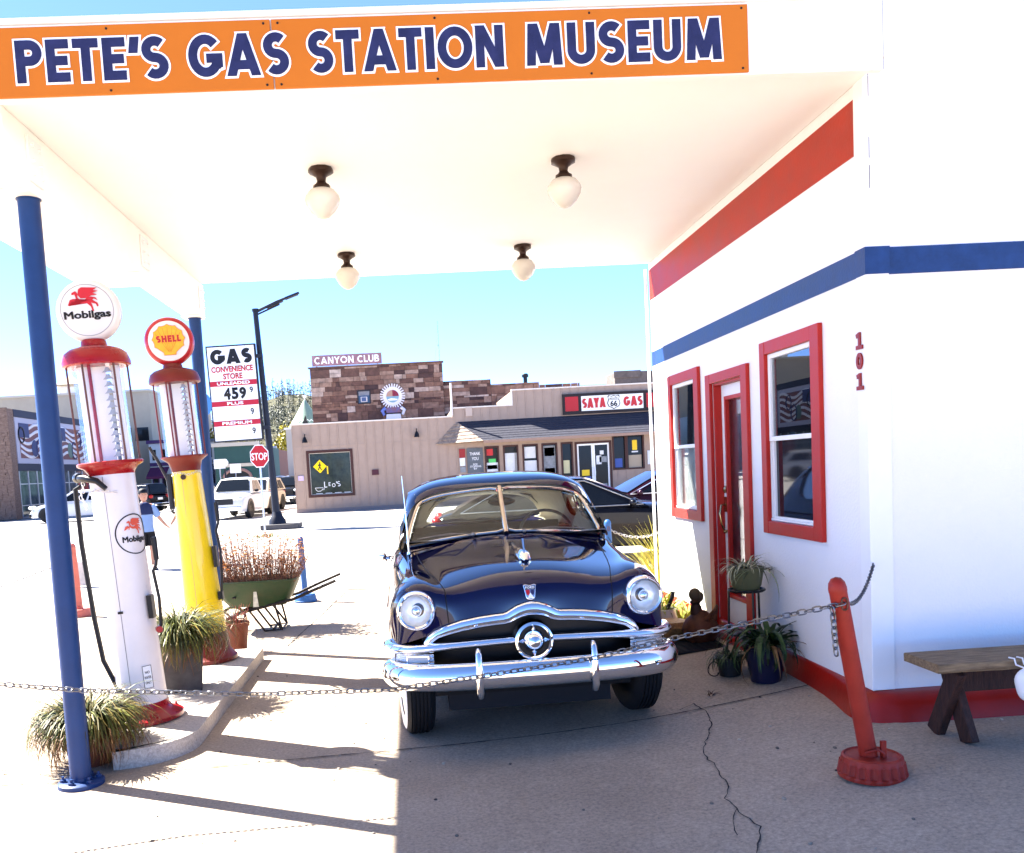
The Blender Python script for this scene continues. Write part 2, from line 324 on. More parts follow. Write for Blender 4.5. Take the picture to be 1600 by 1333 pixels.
for j in range(60):
    y=-8+j*(21.2/59); rows.append([(x,y,gz(x,y)) for x in [-30+i*.5 for i in range(56)]+[-2+i*.125 for i in range(57)]+[5.5+i*1.5 for i in range(17)]])
tag(MB().grid(rows).build('station_lot',CONC),kind='structure')
sw=MB(); sw.box(-6.3,60,36,40.6,-.03,.0); sw.box(-6.3,-5.2,40.6,120,-.03,0); tag(sw.build('sidewalk',CONC2,smooth=False),kind='structure')
# joints and cracks in the pavement: thin dark seams
JM=mat('pavement_crack',(.035,.03,.028),.9,var=.3,vscale=30)
def seam(mb,pts,w,jit=0,rnd=R):
    P=[]
    for i in range(len(pts)-1):
        a=V(pts[i]);b=V(pts[i+1]);n=max(1,int((b-a).length/.04))
        for k in range(n): P.append(a+(b-a)*(k/n)+V((rnd.uniform(-jit,jit),rnd.uniform(-jit,jit))))
    P.append(V(pts[-1])); L=[];Rr=[]
    for i,p in enumerate(P):
        t=(P[min(i+1,len(P)-1)]-P[max(i-1,0)]).normalized(); n=V((-t.y,t.x)); ww=w*(rnd.uniform(.35,1.3) if jit else rnd.uniform(.8,1.15))/2
        a=p+n*ww;b=p-n*ww; L.append((a.x,a.y,gz(a.x,a.y)+.006)); Rr.append((b.x,b.y,gz(b.x,b.y)+.006))
    mb.grid([L,Rr])
cm=MB()
def pz(*pp): return [atz(x,y,.1 if x>900 else .02).xy for x,y in pp]
seam(cm,[(-1.42,5.15),(-.2,5.24),(1.4,5.33),(2.42,5.43)],.012,.003)
seam(cm,[(-1.45,8.3),(-.2,8.75),(2.4,9.0)],.012,.002)
seam(cm,[(-8,5.02),(-2.3,5.1)],.012,.002); pass
seam(cm,[(2.9,-1),(2.6,3.55)],.012,.002); seam(cm,[(2.6,3.55),(4.5,3.6)],.01,.002)
seam(cm,[(-1.3,8.8),(-1.15,10.6),(-1.0,12.6)],.012,.002); seam(cm,[(-9,8.3),(-2.6,8.5)],.012,.002); seam(cm,[(-12,11.3),(8,11.6)],.012,.002)
seam(cm,[(-6.2,4.0),(-5.8,11)],.012,.002)
seam(cm,pz((1085,1098),(1105,1112),(1112,1130),(1100,1160),(1102,1175),(1118,1188),(1128,1205),(1138,1215),(1133,1235),(1150,1252),(1170,1268),(1188,1280),(1184,1310),(1188,1333)),.007,.008)
seam(cm,pz((1062,1105),(1085,1098)),.006,.004); seam(cm,pz((1150,1252),(1145,1275),(1152,1290)),.005,.005)
tag(cm.build('pavement_cracks',JM,smooth=False),kind='structure')
# pebbles and leaf bits lying about
pm=MB()
for i in range(150):
    x=R.uniform(-2,3.4);y=R.uniform(3.2,8); s=R.uniform(.004,.011)
    pm.sph((x,y,gz(x,y)+s*.3),(s,s*R.uniform(.5,1.6),s*.6),6,4)
tag(pm.build('gravel_bits',mat('pebble',(.07,.055,.05),.9,col2=(.3,.26,.2),island=.5),smooth=False),'scattered pebbles and crumbs of dirt on the pavement','pebbles',kind='stuff')
# kerbed island under the pumps
def rounded_island():
    x0,x1,y0,y1,r=-2.28,-1.42,5.24,8.22,.42; p=[(x0,y1),(x0,5.70),(-1.80,5.66),(-1.80,y0)]
    p+= [(x1-r+r*math.sin(a),y0+r-r*math.cos(a)) for a in [i*math.pi/20 for i in range(0,11)]]
    p+=[(x1-.02,y1)]; return p
isl=MB(); isl.prism(rounded_island(),(V((0,0,0)),V((1,0,0)),V((0,1,0))),-.02,.11)
tag(isl.build('pump_island',CONC2,bev=.02,seg=3),kind='structure')

# ================================================================ GAS STATION
GX=2.46; Y0=4.70; Y1=8.87
gs=thing('gas_station','white gas station with red and blue stripes, red framed windows and canopy on blue posts','gas station',(4.5,6.8,0))
def LL(mb): return mb.xf(M.Translation(V((-4.5,-6.8,0))))
fw=FR_W((GX,0,0))   # u = -y
W1=(-6.02,-5.33,1.18,2.305); W2=(-8.22,-7.55,1.18,2.305); DR=(-7.14,-6.47,.24,2.215)
mb=panel(fw,-Y1,-Y0,.05,3.98,[(*W1,.07),(*W2,.07),(*DR,.10)],.1)
panel(FR_S((0,Y0,0)),GX,9,.05,3.98,[],.1,mb)
mb.add([(GX,Y1,.05),(9,Y1,.05),(9,Y1,3.98),(GX,Y1,3.98)],[(0,1,2,3)]); mb.add([(GX,Y0,3.98),(9,Y0,3.98),(9,Y1,3.98),(GX,Y1,3.98)],[(0,1,2,3)]); mb.add([(9,Y0,.05),(9,Y1,.05),(9,Y1,3.98),(9,Y0,3.98)],[(0,1,2,3)])
wall=LL(mb).build('wall',WHITE,gs,smooth=False)
m=MB(); m.box(GX-.02,9.02,Y0-.02,Y1+.02,3.981,4.04); LL(m).build('coping',WTRIM,gs,smooth=False,bev=.006)
m=MB(); m.box(GX-.012,GX+.115,Y0-.014,Y0+.09,.325,3.975); LL(m).build('corner_board',WTRIM,gs,smooth=False,bev=.004)
m=MB(); fbox(m,fw,-Y1+.001,-4.80,3.195,3.485,.001,.005); LL(m).build('red_stripe',mat('red_stripe_paint',(.32,.020,.004),.5,var=.16,vscale=4,bump=.1),gs,smooth=False)
m=MB(); fbox(m,fw,-Y1+.001,-4.79,2.555,2.692,.001,.005); LL(m).build('blue_stripe',mat('blue_stripe_paint',(.008,.034,.125),.45,var=.25,vscale=9,bump=.12),gs,smooth=False)
m=MB(); m.box(GX-.016,GX+.118,Y0-.018,Y0+.092,2.553,2.694); fbox(m,FR_S((0,Y0,0)),GX+.12,8.99,2.55,2.69,.001,.006); LL(m).build('blue_stripe',MATS['blue_stripe_paint'],gs,smooth=False)
# red kerb base, flaring round the corner
top=[(2.447,Y1),(2.447,5.6),(2.437,5.2),(2.405,4.92),(2.385,4.78),(2.40,4.69),(2.45,4.62),(2.54,4.58),(2.7,4.565),(9,4.56)]
bot=[(2.43,Y1),(2.43,5.6),(2.41,5.2),(2.345,4.9),(2.315,4.75),(2.335,4.63),(2.40,4.55),(2.52,4.505),(2.7,4.49),(9,4.485)]
inn=[(2.47,Y1),(2.47,5.6),(2.47,5.2),(2.48,4.92),(2.49,4.8),(2.5,4.75),(2.52,4.72),(2.6,4.71),(2.75,4.705),(9,4.705)]
def lerp2(a,b,t): return [((1-t)*p[0]+t*q[0],(1-t)*p[1]+t*q[1]) for p,q in zip(a,b)]
def rowz(pl,z): return [(x,y,z) for x,y in pl]
m=MB(); m.grid([rowz(inn,.325),rowz(lerp2(top,inn,.25),.322),rowz(top,.30),rowz(bot,.05)]); LL(m).build('base_kerb',REDBASE,gs,sub=1)
# windows
def station_window(W,lower,upper,inner):
    a,b,c,d=W
    m=MB(); t=.085
    fbox(m,fw,a-t,a,c-t,d+t,.0,.03); fbox(m,fw,b,b+t+.03,c-t,d+t,.0,.03); fbox(m,fw,a,b,d,d+t,.0,.028); fbox(m,fw,a,b,c-t,c,.0,.028)
    f=LL(m).build('window',REDTRIM,gs,smooth=False,bev=.004)
    m=MB(); zm=(c+d)/2; s=.03
    fr=(V((GX,0,0)),)+fw[1:]
    frame_ring(m,fw,a+.002,b-.002,zm-.02,d-.002,s,-.03,.006); frame_ring(m,fw,a+.002,b-.002,c+.002,zm+.012,s,-.045,-.012)
    fbox(m,fw,a+.004,b-.004,c+.004,c+.02,-.011,.008)
    LL(m).build('sash',WTRIM,f,smooth=False,bev=.003)
    m=MB(); fbox(m,fw,a+s,b-s,zm+.01,d-s,-.016,-.012); LL(m).build('pane',glass('station_glass_upper',(.72,.77,.77),.008,1.5),f,smooth=False)
    m=MB(); fbox(m,fw,a+s,b-s,c+s,zm-.015,-.032,-.028); LL(m).build('pane',lower,f,smooth=False)
    return f
scr=mat('dark_screen',(.010,.011,.016),.04,spec=.3)
w1=station_window(W1,scr,None,None)
w2=station_window(W2,glass('station_glass_lower',(.88,.9,.9),.01,.6),None,None)
# room behind the windows
m=MB(); fbox(m,fw,W1[0]-.3,W1[1]+.3,W1[2]-.3,W1[3]+.3,-.85,-.82); LL(m).build('room_wall',mat('room_grey',(.13,.14,.14),.8,var=.2,vscale=2),w1,smooth=False)
m=MB(); fbox(m,fw,W2[0]-.02,W2[1]+.02,W2[2]-.02,W2[3]+.02,-.075,-.06); LL(m).build('room_wall',mat('room_pale',(.75,.75,.72),.8,var=.2,vscale=3),w2,smooth=False)
# framed print hanging inside the near window, seen through the upper pane
m=MB(); fbox(m,fw,-5.92,-5.30,1.78,2.2,-.30,-.28); pf=LL(m).build('framed_print',mat('print_frame',(.03,.04,.035),.5),w1,smooth=False)
m=MB(); fbox(m,fw,-5.86,-5.36,1.82,2.15,-.279,-.276); LL(m).build('print_sheet',mat('print_paper',(.25,.27,.27),.6,col2=(.06,.07,.07),vscale=7),pf,smooth=False)
m=MB()
for k in range(5):
    m.tube([V((GX+.272,5.72-.05*k-.02*math.sin(k),1.88+.02*k))+V((0,-.03*i,.045*math.sin(i*.9+k))) for i in range(7)],.006,6)
m.tube([V((GX+.272,5.62+.05*math.cos(a),1.9+.05*math.sin(a))) for a in [i*.5 for i in range(13)]],.006,6); m.tube([V((GX+.272,5.47+.05*math.cos(a),1.9+.05*math.sin(a))) for a in [i*.5 for i in range(13)]],.006,6)
LL(m).build('print_drawing',mat('print_lines',(.55,.57,.56),.6),pf)
# wavy flag banner in the far window
m=MB()
for k in range(7):
    m.grid([[(GX+.05,7.60+i*.03,1.80+.055*k+.016*math.sin(i*1.5)+h) for i in range(8)] for h in(0,.022)])
bn=LL(m).build('flag_banner',mat('banner_stripe',(.75,.72,.65),.6,var=.2,vscale=12),w2,solid=.003)
m=MB(); fbox(m,fw,-7.80,-7.70,2.08,2.24,-.045,-.04); LL(m).build('banner_field',mat('banner_cream',(.6,.62,.35),.6,var=.3,vscale=30),bn,smooth=False)
# door
a,b,c,d=DR
m=MB(); t=.105; fbox(m,fw,a-t,a,.2,d+.075,0,.03); fbox(m,fw,b,b+t+.01,.2,d+.075,0,.03); fbox(m,fw,a,b,d,d+.075,0,.028)
fbox(m,fw,a,a+.02,.24,d,-.10,-.001); fbox(m,fw,b-.02,b,.24,d,-.10,-.001); fbox(m,fw,a+.02,b-.02,d-.02,d,-.10,-.001)
dr=LL(m).build('door',REDTRIM,gs,smooth=False,bev=.004)
m=MB(); frame_ring(m,fw,a+.02,b-.02,.25,d-.02,.095,-.10,-.06,.25); lf=LL(m).build('door_leaf',WTRIM,dr,smooth=False,bev=.004)
m=MB(); frame_ring(m,fw,a+.10,b-.10,.50,d-.11,.03,-.09,-.05); LL(m).build('glazing_frame',REDTRIM,dr,smooth=False,bev=.003)
m=MB(); fbox(m,fw,a+.13,b-.13,.53,d-.14,-.085,-.081); LL(m).build('pane',glass('door_glass',(.8,.8,.82),.01,.8),dr,smooth=False)
m=MB(); fbox(m,fw,a+.0,b-.0,.24,d,-.13,-.12); LL(m).build('inner_curtain',mat('curtain_grey',(.62,.58,.6),.9,var=.15,vscale=4,stretch=(1,30,1)),dr,smooth=False)
BRASS=mat('aged_brass',(.42,.27,.13),.25,1,var=.2)
m=MB(); hy=7.07; hx=GX+.058
m.lathe([(.0,0),(.03,.0),(.03,.012),(.018,.02),(0,.02)],12,(hx,hy,1.37),(-1,0,0)); m.tube([(hx-.0,hy,1.25),(hx-.04,hy,1.245),(hx-.06,hy-.01,1.18),(hx-.045,hy-.01,1.09),(hx-.02,hy,1.04),(hx,hy,1.035)],[.010,.010,.009,.008,.010,.010],8); m.obox((hx-.004,hy,1.25),(0,1,0),(0,0,1),(1,0,0),.025,.06,.006); m.sph((hx-.015,hy,1.03),.014,10,6)
LL(m).build('door_handle',BRASS,dr)
m=MB(); m.box(GX-.04,GX+.26,6.40,7.22,.05,.235); LL(m).build('door_step',REDBASE,gs,smooth=False,bev=.012)
# house number
for k,ch in enumerate('101'): 
    fr=FR_W((GX-.013,4.755,2.175-.108*k)); stroke(ch,(fr[0]-V((4.5,6.8,0)),fr[1],fr[2]),.088,RED,gs,'house_number',w=.075 if ch=='0' else .06,t=.24,d=.008)
# cracked paint joint beside the corner board
jr=random.Random(2); z=2.75
while z<3.95:
    L_=jr.uniform(.03,.16)
    if jr.random()<.75: m=MB(); m.box(GX+.016,GX+.016+jr.uniform(.002,.004),Y0-.0155,Y0-.0140,z,z+L_); LL(m).build('paint_crack',mat('joint_grey',(.10,.09,.085),.8),gs,smooth=False)
    z+=L_+jr.uniform(0,.06)
m=MB(); fbox(m,FR_S((0,4.40,0)),2.404,2.4055,3.47,3.8,0,.001); LL(m).build('fascia_joint',MATS['joint_grey'],gs,smooth=False)
# small pipe on the far corner
m=MB(); m.tube([(GX-.03,Y1+.03,.3),(GX-.03,Y1+.03,3.5)],.014,8); LL(m).build('downpipe',WTRIM,gs)
# canopy
CZ=3.55
m=MB(); m.box(-2.97,GX-.002,4.445,8.87,CZ,3.80); can=LL(m).build('canopy',mat('canopy_white',(.82,.825,.82),.55,var=.02,vscale=1.5),gs,smooth=False,bev=.01)
m=MB(); m.box(-3.02,2.405,4.40,4.443,3.468,3.80); m.box(-3.03,2.41,4.385,4.444,3.801,3.828); m.box(-.8,-.795,4.396,4.399,3.80,3.815)
LL(m).build('fascia',WTRIM,can,smooth=False,bev=.003)
m=MB(); m.box(-2.055,-1.885,4.62,8.93,3.23,CZ-.001); LL(m).build('beam',mat('beam_cream',(.87,.86,.8),.5,var=.03,vscale=4,bump=.04),can,smooth=False,bev=.008)
# splice plates with bolts on the beam
for y in (4.98,6.95,8.78):
    m=MB(); m.box(-1.885,-1.872,y-.09,y+.09,3.27,3.5); m.box(-2.06,-1.88,y-.1,y+.1,3.212,3.229)
    pl=LL(m).build('bracket',WTRIM,can,smooth=False,bev=.003)
    for dy in(-.05,.05):
        for z in(3.31,3.38,3.46): LL(MB().cyl((-1.873,y+dy,z),(-1.858,y+dy,z),.009,n=6)).build('bolt',WTRIM,pl,smooth=False)
def post(x,y):
    z0=gz(x,y); m=MB(); m.lathe([(.057,z0+.01),(.057,3.205),(.064,3.207),(.064,3.222),(.05,3.225)],28,(x,y,0)); p=LL(m).build('post',BLUE,gs)
    m=MB(); m.lathe([(.125,z0-.005),(.125,z0+.022),(.115,z0+.03),(.062,z0+.032),(.06,z0+.05)],28,(x,y,0)); LL(m).build('flange',BLUE,p)
    for k in range(6): a=k*math.pi/3+.3; q=(x+.093*math.cos(a),y+.093*math.sin(a)); LL(MB().lathe([(.017,0),(.017,.017),(.008,.018),(.008,.034)],8,(*q,z0+.028))).build('bolt',BLUE,p,smooth=False)
post(-1.945,5.02); post(-1.955,8.78)
# sign on the fascia
ms=thing('museum_sign','long orange sign board with blue lettering across the canopy front','sign',(-.3,4.398,3.63))
def MSL(mb): return mb.xf(M.Translation(V((.3,-4.398,-3.63))))
OR=mat('orange_board',(.51,.138,.005),.5,var=.04,vscale=3)
f0=FR_S((0,4.398,0))
for x0,x1 in((-2.75,-.528),(-.522,1.737)):
    m=MB(); fbox(m,f0,x0,x1,3.474,3.786,.001,.012); p=MSL(m).build('board',OR,ms,smooth=False,bev=.002)
    n=4
    for i in range(n):
        x=x0+.03+(x1-x0-.06)*i/(n-1)
        for z in(3.492,3.768): MSL(MB().lathe([(.006,0),(.005,.003),(0,.004)],8,(x,4.386,z),(0,-1,0))).build('screw',DARK,p)
SB=mat('sign_blue',(.019,.021,.072),.45,var=.25,vscale=14)
for wd_,xa,xb,ya,yb in(("PETE'S",24,263,66,124),('GAS',294,451,59,117),('STATION',482,787,50,112),('MUSEUM',820,1130,41,102)):
    A=at(xa,(ya+yb)/2,4.38); B=at(xb,(ya+yb)/2,4.38); w=(B-A).x; cx=(A.x+B.x)/2
    z0=3.535; h=.19
    o=V((cx+.3,-.0125,z0-3.63)); fr=(o,V((1,0,0)),V((0,0,1)))
    stroke(wd_,fr,h,SB,ms,'lettering',w=w,t=.22,d=.0015,lift=.0035)
    stroke(wd_,fr,h,WINK,ms,'letter_outline',w=w,t=.22,grow=.0095,d=.0008,lift=.0008)
# ceiling lamps
def ceiling_lamp(x,y,label):
    t=thing('ceiling_lamp',label,'lamp',(x,y,CZ),0,'schoolhouse lamps under the canopy ceiling')
    m=MB(); m.lathe([(.072,.0),(.078,-.012),(.078,-.028),(.06,-.036),(.032,-.055),(.027,-.08),(.036,-.095),(.052,-.105),(.055,-.125),(.04,-.127)],10,(0,0,0)); m.build('mount',BRONZE,t,ang=60)
    m=MB(); m.lathe([(.04,-.12),(.075,-.135),(.1,-.165),(.108,-.19),(.103,-.215),(.075,-.26),(.04,-.293),(.014,-.303),(0,-.306)],24,(0,0,0)); m.build('globe',mat('milk_glass',(.60,.565,.49),.2,coat=.3),t)
    return t
ceiling_lamp(-.44,5.74,'near ceiling lamp on the side of the fuel pumps')
ceiling_lamp(1.07,5.73,'near ceiling lamp on the side of the red framed door')
ceiling_lamp(-.435,7.93,'far ceiling lamp on the side of the fuel pumps')
ceiling_lamp(1.09,7.91,'far ceiling lamp on the side of the red framed door')
# ================================================================ THE BLUE 1950s SEDAN UNDER THE CANOPY
car=thing('vintage_car','dark navy rounded 1950s sedan with chrome grille parked under the canopy','car',(.655,4.95,.03),rot=(0,-.010,-.012))
NAVY=mat('navy_car_paint',(.0012,.0018,.030),.035,coat=0,spec=.42); NAVY.node_tree.nodes['Principled BSDF'].inputs['Coat Roughness'].default_value=.012
CRG=mat('warm_stainless',(.62,.55,.47),.12,1)  # warm tint puts a tan reflection into the steel colour
GRILLE=mat('grille_black',(.0012,.0012,.002),.4,spec=.25)
ST=[ # (pts (x,y,z) for k0..k8), centre top to sill
 [(0,.115,.80),(.10,.118,.785),(.25,.13,.755),(.46,.15,.725),(.62,.17,.67),(.74,.20,.635),(.80,.26,.62),(.81,.34,.46),(.77,.40,.30)],
 [(0,.12,.885),(.12,.125,.878),(.25,.145,.845),(.46,.165,.825),(.56,.135,.80),(.715,.14,.78),(.805,.30,.74),(.825,.42,.50),(.79,.46,.29)],
 [(0,.145,.95),(.12,.148,.945),(.25,.16,.93),(.47,.185,.905),(.56,.145,.945),(.71,.145,.945),(.825,.30,.86),(.835,.5,.53),(.80,.52,.28)],
 [(0,.235,1.0),(.12,.238,.997),(.26,.245,.982),(.49,.275,.925),(.575,.215,.985),(.70,.22,.985),(.832,.38,.89),(.845,.58,.56),(.81,.58,.27)],
 [(0,.42,1.033),(.13,.42,1.03),(.27,.43,1.012),(.52,.45,.952),(.60,.44,1.0),(.705,.44,1.003),(.832,.56,.89),(.852,.70,.60),(.815,.68,.27)],
 [(0,.75,1.062),(.14,.75,1.059),(.29,.75,1.043),(.57,.75,.975),(.64,.75,.992),(.72,.75,.994),(.838,.78,.90),(.86,.84,.62),(.82,.84,.27)],
 [(0,1.15,1.083),(.15,1.15,1.08),(.31,1.15,1.068),(.62,1.15,1.015),(.68,1.15,1.012),(.745,1.15,1.0),(.845,1.12,.91),(.865,1.1,.63),(.825,1.1,.27)],
 [(0,1.34,1.135),(.15,1.35,1.132),(.32,1.40,1.112),(.65,1.52,1.052),(.71,1.52,1.04),(.765,1.5,1.015),(.85,1.4,.92),(.87,1.3,.63),(.83,1.3,.25)],
 [(0,1.40,1.16),(.15,1.41,1.156),(.32,1.47,1.135),(.66,1.60,1.072),(.73,1.62,1.06),(.79,1.66,1.03),(.857,1.7,.93),(.875,1.6,.63),(.835,1.6,.25)],
 [(0,2.2,1.04),(.15,2.2,1.04),(.33,2.2,1.04),(.70,2.2,1.05),(.775,2.2,1.055),(.815,2.2,1.03),(.865,2.2,.94),(.88,2.2,.63),(.84,2.2,.25)],
 [(0,3.3,1.04),(.15,3.3,1.04),(.33,3.3,1.04),(.70,3.3,1.05),(.775,3.3,1.055),(.815,3.3,1.02),(.865,3.3,.94),(.88,3.3,.63),(.84,3.3,.27)],
 [(0,3.75,1.05),(.15,3.75,1.05),(.33,3.75,1.05),(.68,3.7,1.04),(.75,3.7,1.03),(.80,3.7,.99),(.86,3.7,.92),(.875,3.7,.63),(.83,3.7,.28)],
 [(0,4.3,.99),(.15,4.3,.99),(.33,4.3,.985),(.62,4.3,.955),(.70,4.3,.94),(.77,4.3,.91),(.845,4.3,.85),(.86,4.3,.6),(.82,4.3,.3)],
 [(0,4.65,.90),(.15,4.65,.90),(.33,4.65,.89),(.58,4.64,.87),(.66,4.63,.86),(.74,4.6,.84),(.82,4.55,.78),(.84,4.5,.58),(.8,4.5,.32)],
 [(0,4.82,.70),(.15,4.82,.70),(.33,4.81,.69),(.55,4.78,.68),(.62,4.76,.67),(.70,4.72,.66),(.78,4.65,.62),(.80,4.6,.5),(.76,4.6,.34)],
 [(0,4.80,.40),(.15,4.80,.40),(.33,4.79,.40),(.55,4.76,.40),(.62,4.74,.40),(.68,4.70,.40),(.74,4.64,.40),(.76,4.6,.39),(.74,4.58,.36)]]
def body_mesh():
    mb=MB()
    for sg in(1,-1):
        rows=[[(sg*x,y,z) for x,y,z in r] for r in ST]; b=len(mb.v); n=9
        mb.v+=[p for r in rows for p in r]
        for i in range(len(rows)-1):
            for k in range(n-1):
                if i in(9,10) and k<4: continue              # open cabin
                if k==7 and i in(3,4,5): continue            # front wheel opening
                if k==7 and i in(11,): continue
                f=(b+i*n+k,b+i*n+k+1,b+(i+1)*n+k+1,b+(i+1)*n+k); mb.f.append(f if sg>0 else f[::-1])
    return mb
bd=body_mesh().build('body',NAVY,car,sub=3)
# shut lines of the bonnet
def wrap(m,name):
    o=m.build(name,mat('gap_black',(.001,.001,.002),.5),bd,smooth=False); w=o.modifiers.new('wrap','SHRINKWRAP'); w.target=bd; w.wrap_method='NEAREST_SURFACEPOINT'; w.offset=.0012; w.wrap_mode='ABOVE_SURFACE'; return o
for sg in(1,-1):
    pts=[(sg*x,y-.004,z+.004) for x,y,z in((.475,.155,.74),(.482,.178,.83),(.49,.21,.893),(.505,.29,.932),(.535,.45,.958),(.58,.75,.979),(.628,1.15,1.018),(.66,1.5,1.058))]
    q=[]
    for i in range(len(pts)-1):
        for k in range(8): q.append(V(pts[i]).lerp(V(pts[i+1]),k/8))
    m=MB(); m.grid([[p+V((-.0035,0,0)) for p in q],[p+V((.0035,0,0)) for p in q]]); wrap(m,'bonnet_gap')
# cabin
GJ=[[(.785,1.60,1.05),(.755,1.70,1.17),(.69,1.85,1.33),(.60,1.94,1.42),(.44,1.895,1.462),(.22,1.82,1.484),(0,1.765,1.492)],
 [(.80,1.85,1.05),(.775,1.86,1.17),(.715,1.94,1.335),(.655,2.01,1.45),(.48,1.97,1.51),(.23,1.92,1.53),(0,1.88,1.537)],
 [(.805,2.05,1.05),(.78,2.05,1.17),(.725,2.09,1.34),(.685,2.15,1.46),(.52,2.15,1.54),(.24,2.13,1.56),(0,2.1,1.566)],
 [(.805,2.55,1.05),(.78,2.55,1.17),(.73,2.55,1.345),(.695,2.55,1.475),(.53,2.55,1.555),(.24,2.55,1.578),(0,2.55,1.585)],
 [(.805,2.63,1.05),(.78,2.63,1.17),(.73,2.63,1.345),(.695,2.63,1.475),(.53,2.63,1.555),(.24,2.63,1.578),(0,2.63,1.585)],
 [(.80,3.12,1.05),(.775,3.12,1.165),(.72,3.1,1.335),(.68,3.1,1.46),(.52,3.1,1.54),(.24,3.1,1.563),(0,3.1,1.57)],
 [(.79,3.4,1.05),(.76,3.38,1.15),(.70,3.33,1.31),(.62,3.33,1.42),(.45,3.36,1.49),(.23,3.38,1.515),(0,3.39,1.522)],
 [(.755,3.72,1.05),(.72,3.66,1.13),(.65,3.56,1.27),(.565,3.52,1.36),(.42,3.58,1.41),(.21,3.62,1.43),(0,3.63,1.435)]]
def cabin(sc=1,dz=0,holes=True,rear=True):
    mb=MB()
    rows=[]
    for r in GJ:
        full=[(x*sc,y,z+(dz if z>1.1 else 0)) for x,y,z in r]; full=full+[(-x,y,z) for x,y,z in full[-2::-1]]; rows.append(full)
    n=13; mb.v=[p for r in rows for p in r]
    for i in range(len(rows)-1):
        for k in range(n-1):
            kk=k if k<6 else 11-k
            if kk in(1,2) and i in(2,4): continue
            if kk in(1,) and i==1: continue
            mb.f.append((i*n+k,i*n+k+1,(i+1)*n+k+1,(i+1)*n+k))
    if rear:
        o=(len(rows)-1)*n; L=rows[-1]; inner=[(x*.80,y+.06+.02*(1.4-z),1.235+(z-1.235)*.72) for x,y,z in L]; b=len(mb.v); mb.v+=inner
        for k in range(n-1): mb.f.append((o+k,o+k+1,b+k+1,b+k))
        mb.f.append((o,b,b+n-1,o+n-1))
    return mb
roof=cabin().build('roof',NAVY,car,sub=3)
cabin(.955,-.028).build('headliner',mat('headliner_beige',(.42,.36,.27),.85,var=.1),car,sub=2)
CGL=glass('car_glass',(.82,.87,.84),.006,1.1)
m=MB(); L=[(x*.80,y+.045,1.235+(z-1.235)*.74) for x,y,z in GJ[-1]]; L=L+[(-x,y,z) for x,y,z in L[-2::-1]]; m.add(L,[tuple(range(13))]); m.build('rear_window',CGL,car,smooth=False)
m=MB(); m.tube(L,.012,6,closed=True); m.build('rear_window_seal',GRILLE,car)
for sg in(1,-1):
    m=MB(); 
    for a,b in((1,3),(4,5)): m.add([(sg*(GJ[i][j][0]-.02),GJ[i][j][1],GJ[i][j][2]) for i,j in((a,1),(b,1),(b,3),(a,3))],[(0,1,2,3)])
    m.build('side_window',CGL,car,smooth=False)
# windscreen: two flat-ish panes meeting at a centre bar
low=[(.70,1.595,1.085),(.60,1.565,1.10),(.40,1.49,1.128),(.20,1.43,1.15),(0,1.40,1.16)]
upp=[(.59,1.925,1.385),(.50,1.915,1.415),(.40,1.89,1.433),(.20,1.82,1.452),(0,1.765,1.462)]
for sg in(1,-1):
    rows=[[V((sg*a[0],a[1],a[2])).lerp(V((sg*b[0],b[1],b[2])),t)+V((0,-.012*math.sin(math.pi*t),0)) for a,b in zip(low,upp)] for t in[i/6 for i in range(7)]]
    MB().grid(rows).build('windscreen',CGL,car)
    def rnd(loop,k=2):
        for _ in range(k):
            o=[]
            for i in range(len(loop)):
                a=V(loop[i]);b=V(loop[(i+1)%len(loop)]); q=.13 if _==0 else .25; o+= [a.lerp(b,q),a.lerp(b,1-q)]
            loop=o
        return loop
    loop=[(sg*x,y,z) for x,y,z in low[::-1]]+[(sg*.705,1.63,1.13),(sg*.675,1.73,1.225),(sg*.64,1.83,1.315),(sg*.618,1.89,1.36)]+[(sg*x,y,z) for x,y,z in upp]
    lp=rnd([V(p)+V((0,-.016,0)) for p in loop])
    lp=[p for p in lp if abs(p.x)>.012]
    i0=min(range(len(lp)),key=lambda i:(lp[i].z if abs(lp[i].x)<.06 else 9)); lp=lp[i0:]+lp[:i0]
    m=MB(); m.tube(lp,.0135,8); m.build('windscreen_trim',CRG,car)
    m=MB(); m.grid([[V(p)+V((0,.014,0)) for p in lp],[V((p.x*.972,p.y+.02,1.315+(p.z-1.315)*.93)) for p in lp]]); m.build('windscreen_seal',GRILLE,car)
m=MB(); m.tube([(0,1.375,1.152),(0,1.56,1.305),(0,1.745,1.470)],.018,8); m.build('centre_bar',CRG,car)
# cowl filler below the glass
m=MB(); m.grid([[(x,y+.05,z-.0) for x,y,z in low]+[(-x,y+.05,z) for x,y,z in low[-2::-1]],[(x*1.03,y-.10,z-.05) for x,y,z in low]+[(-x*1.03,y-.10,z-.05) for x,y,z in low[-2::-1]]]); m.build('cowl',NAVY,car)
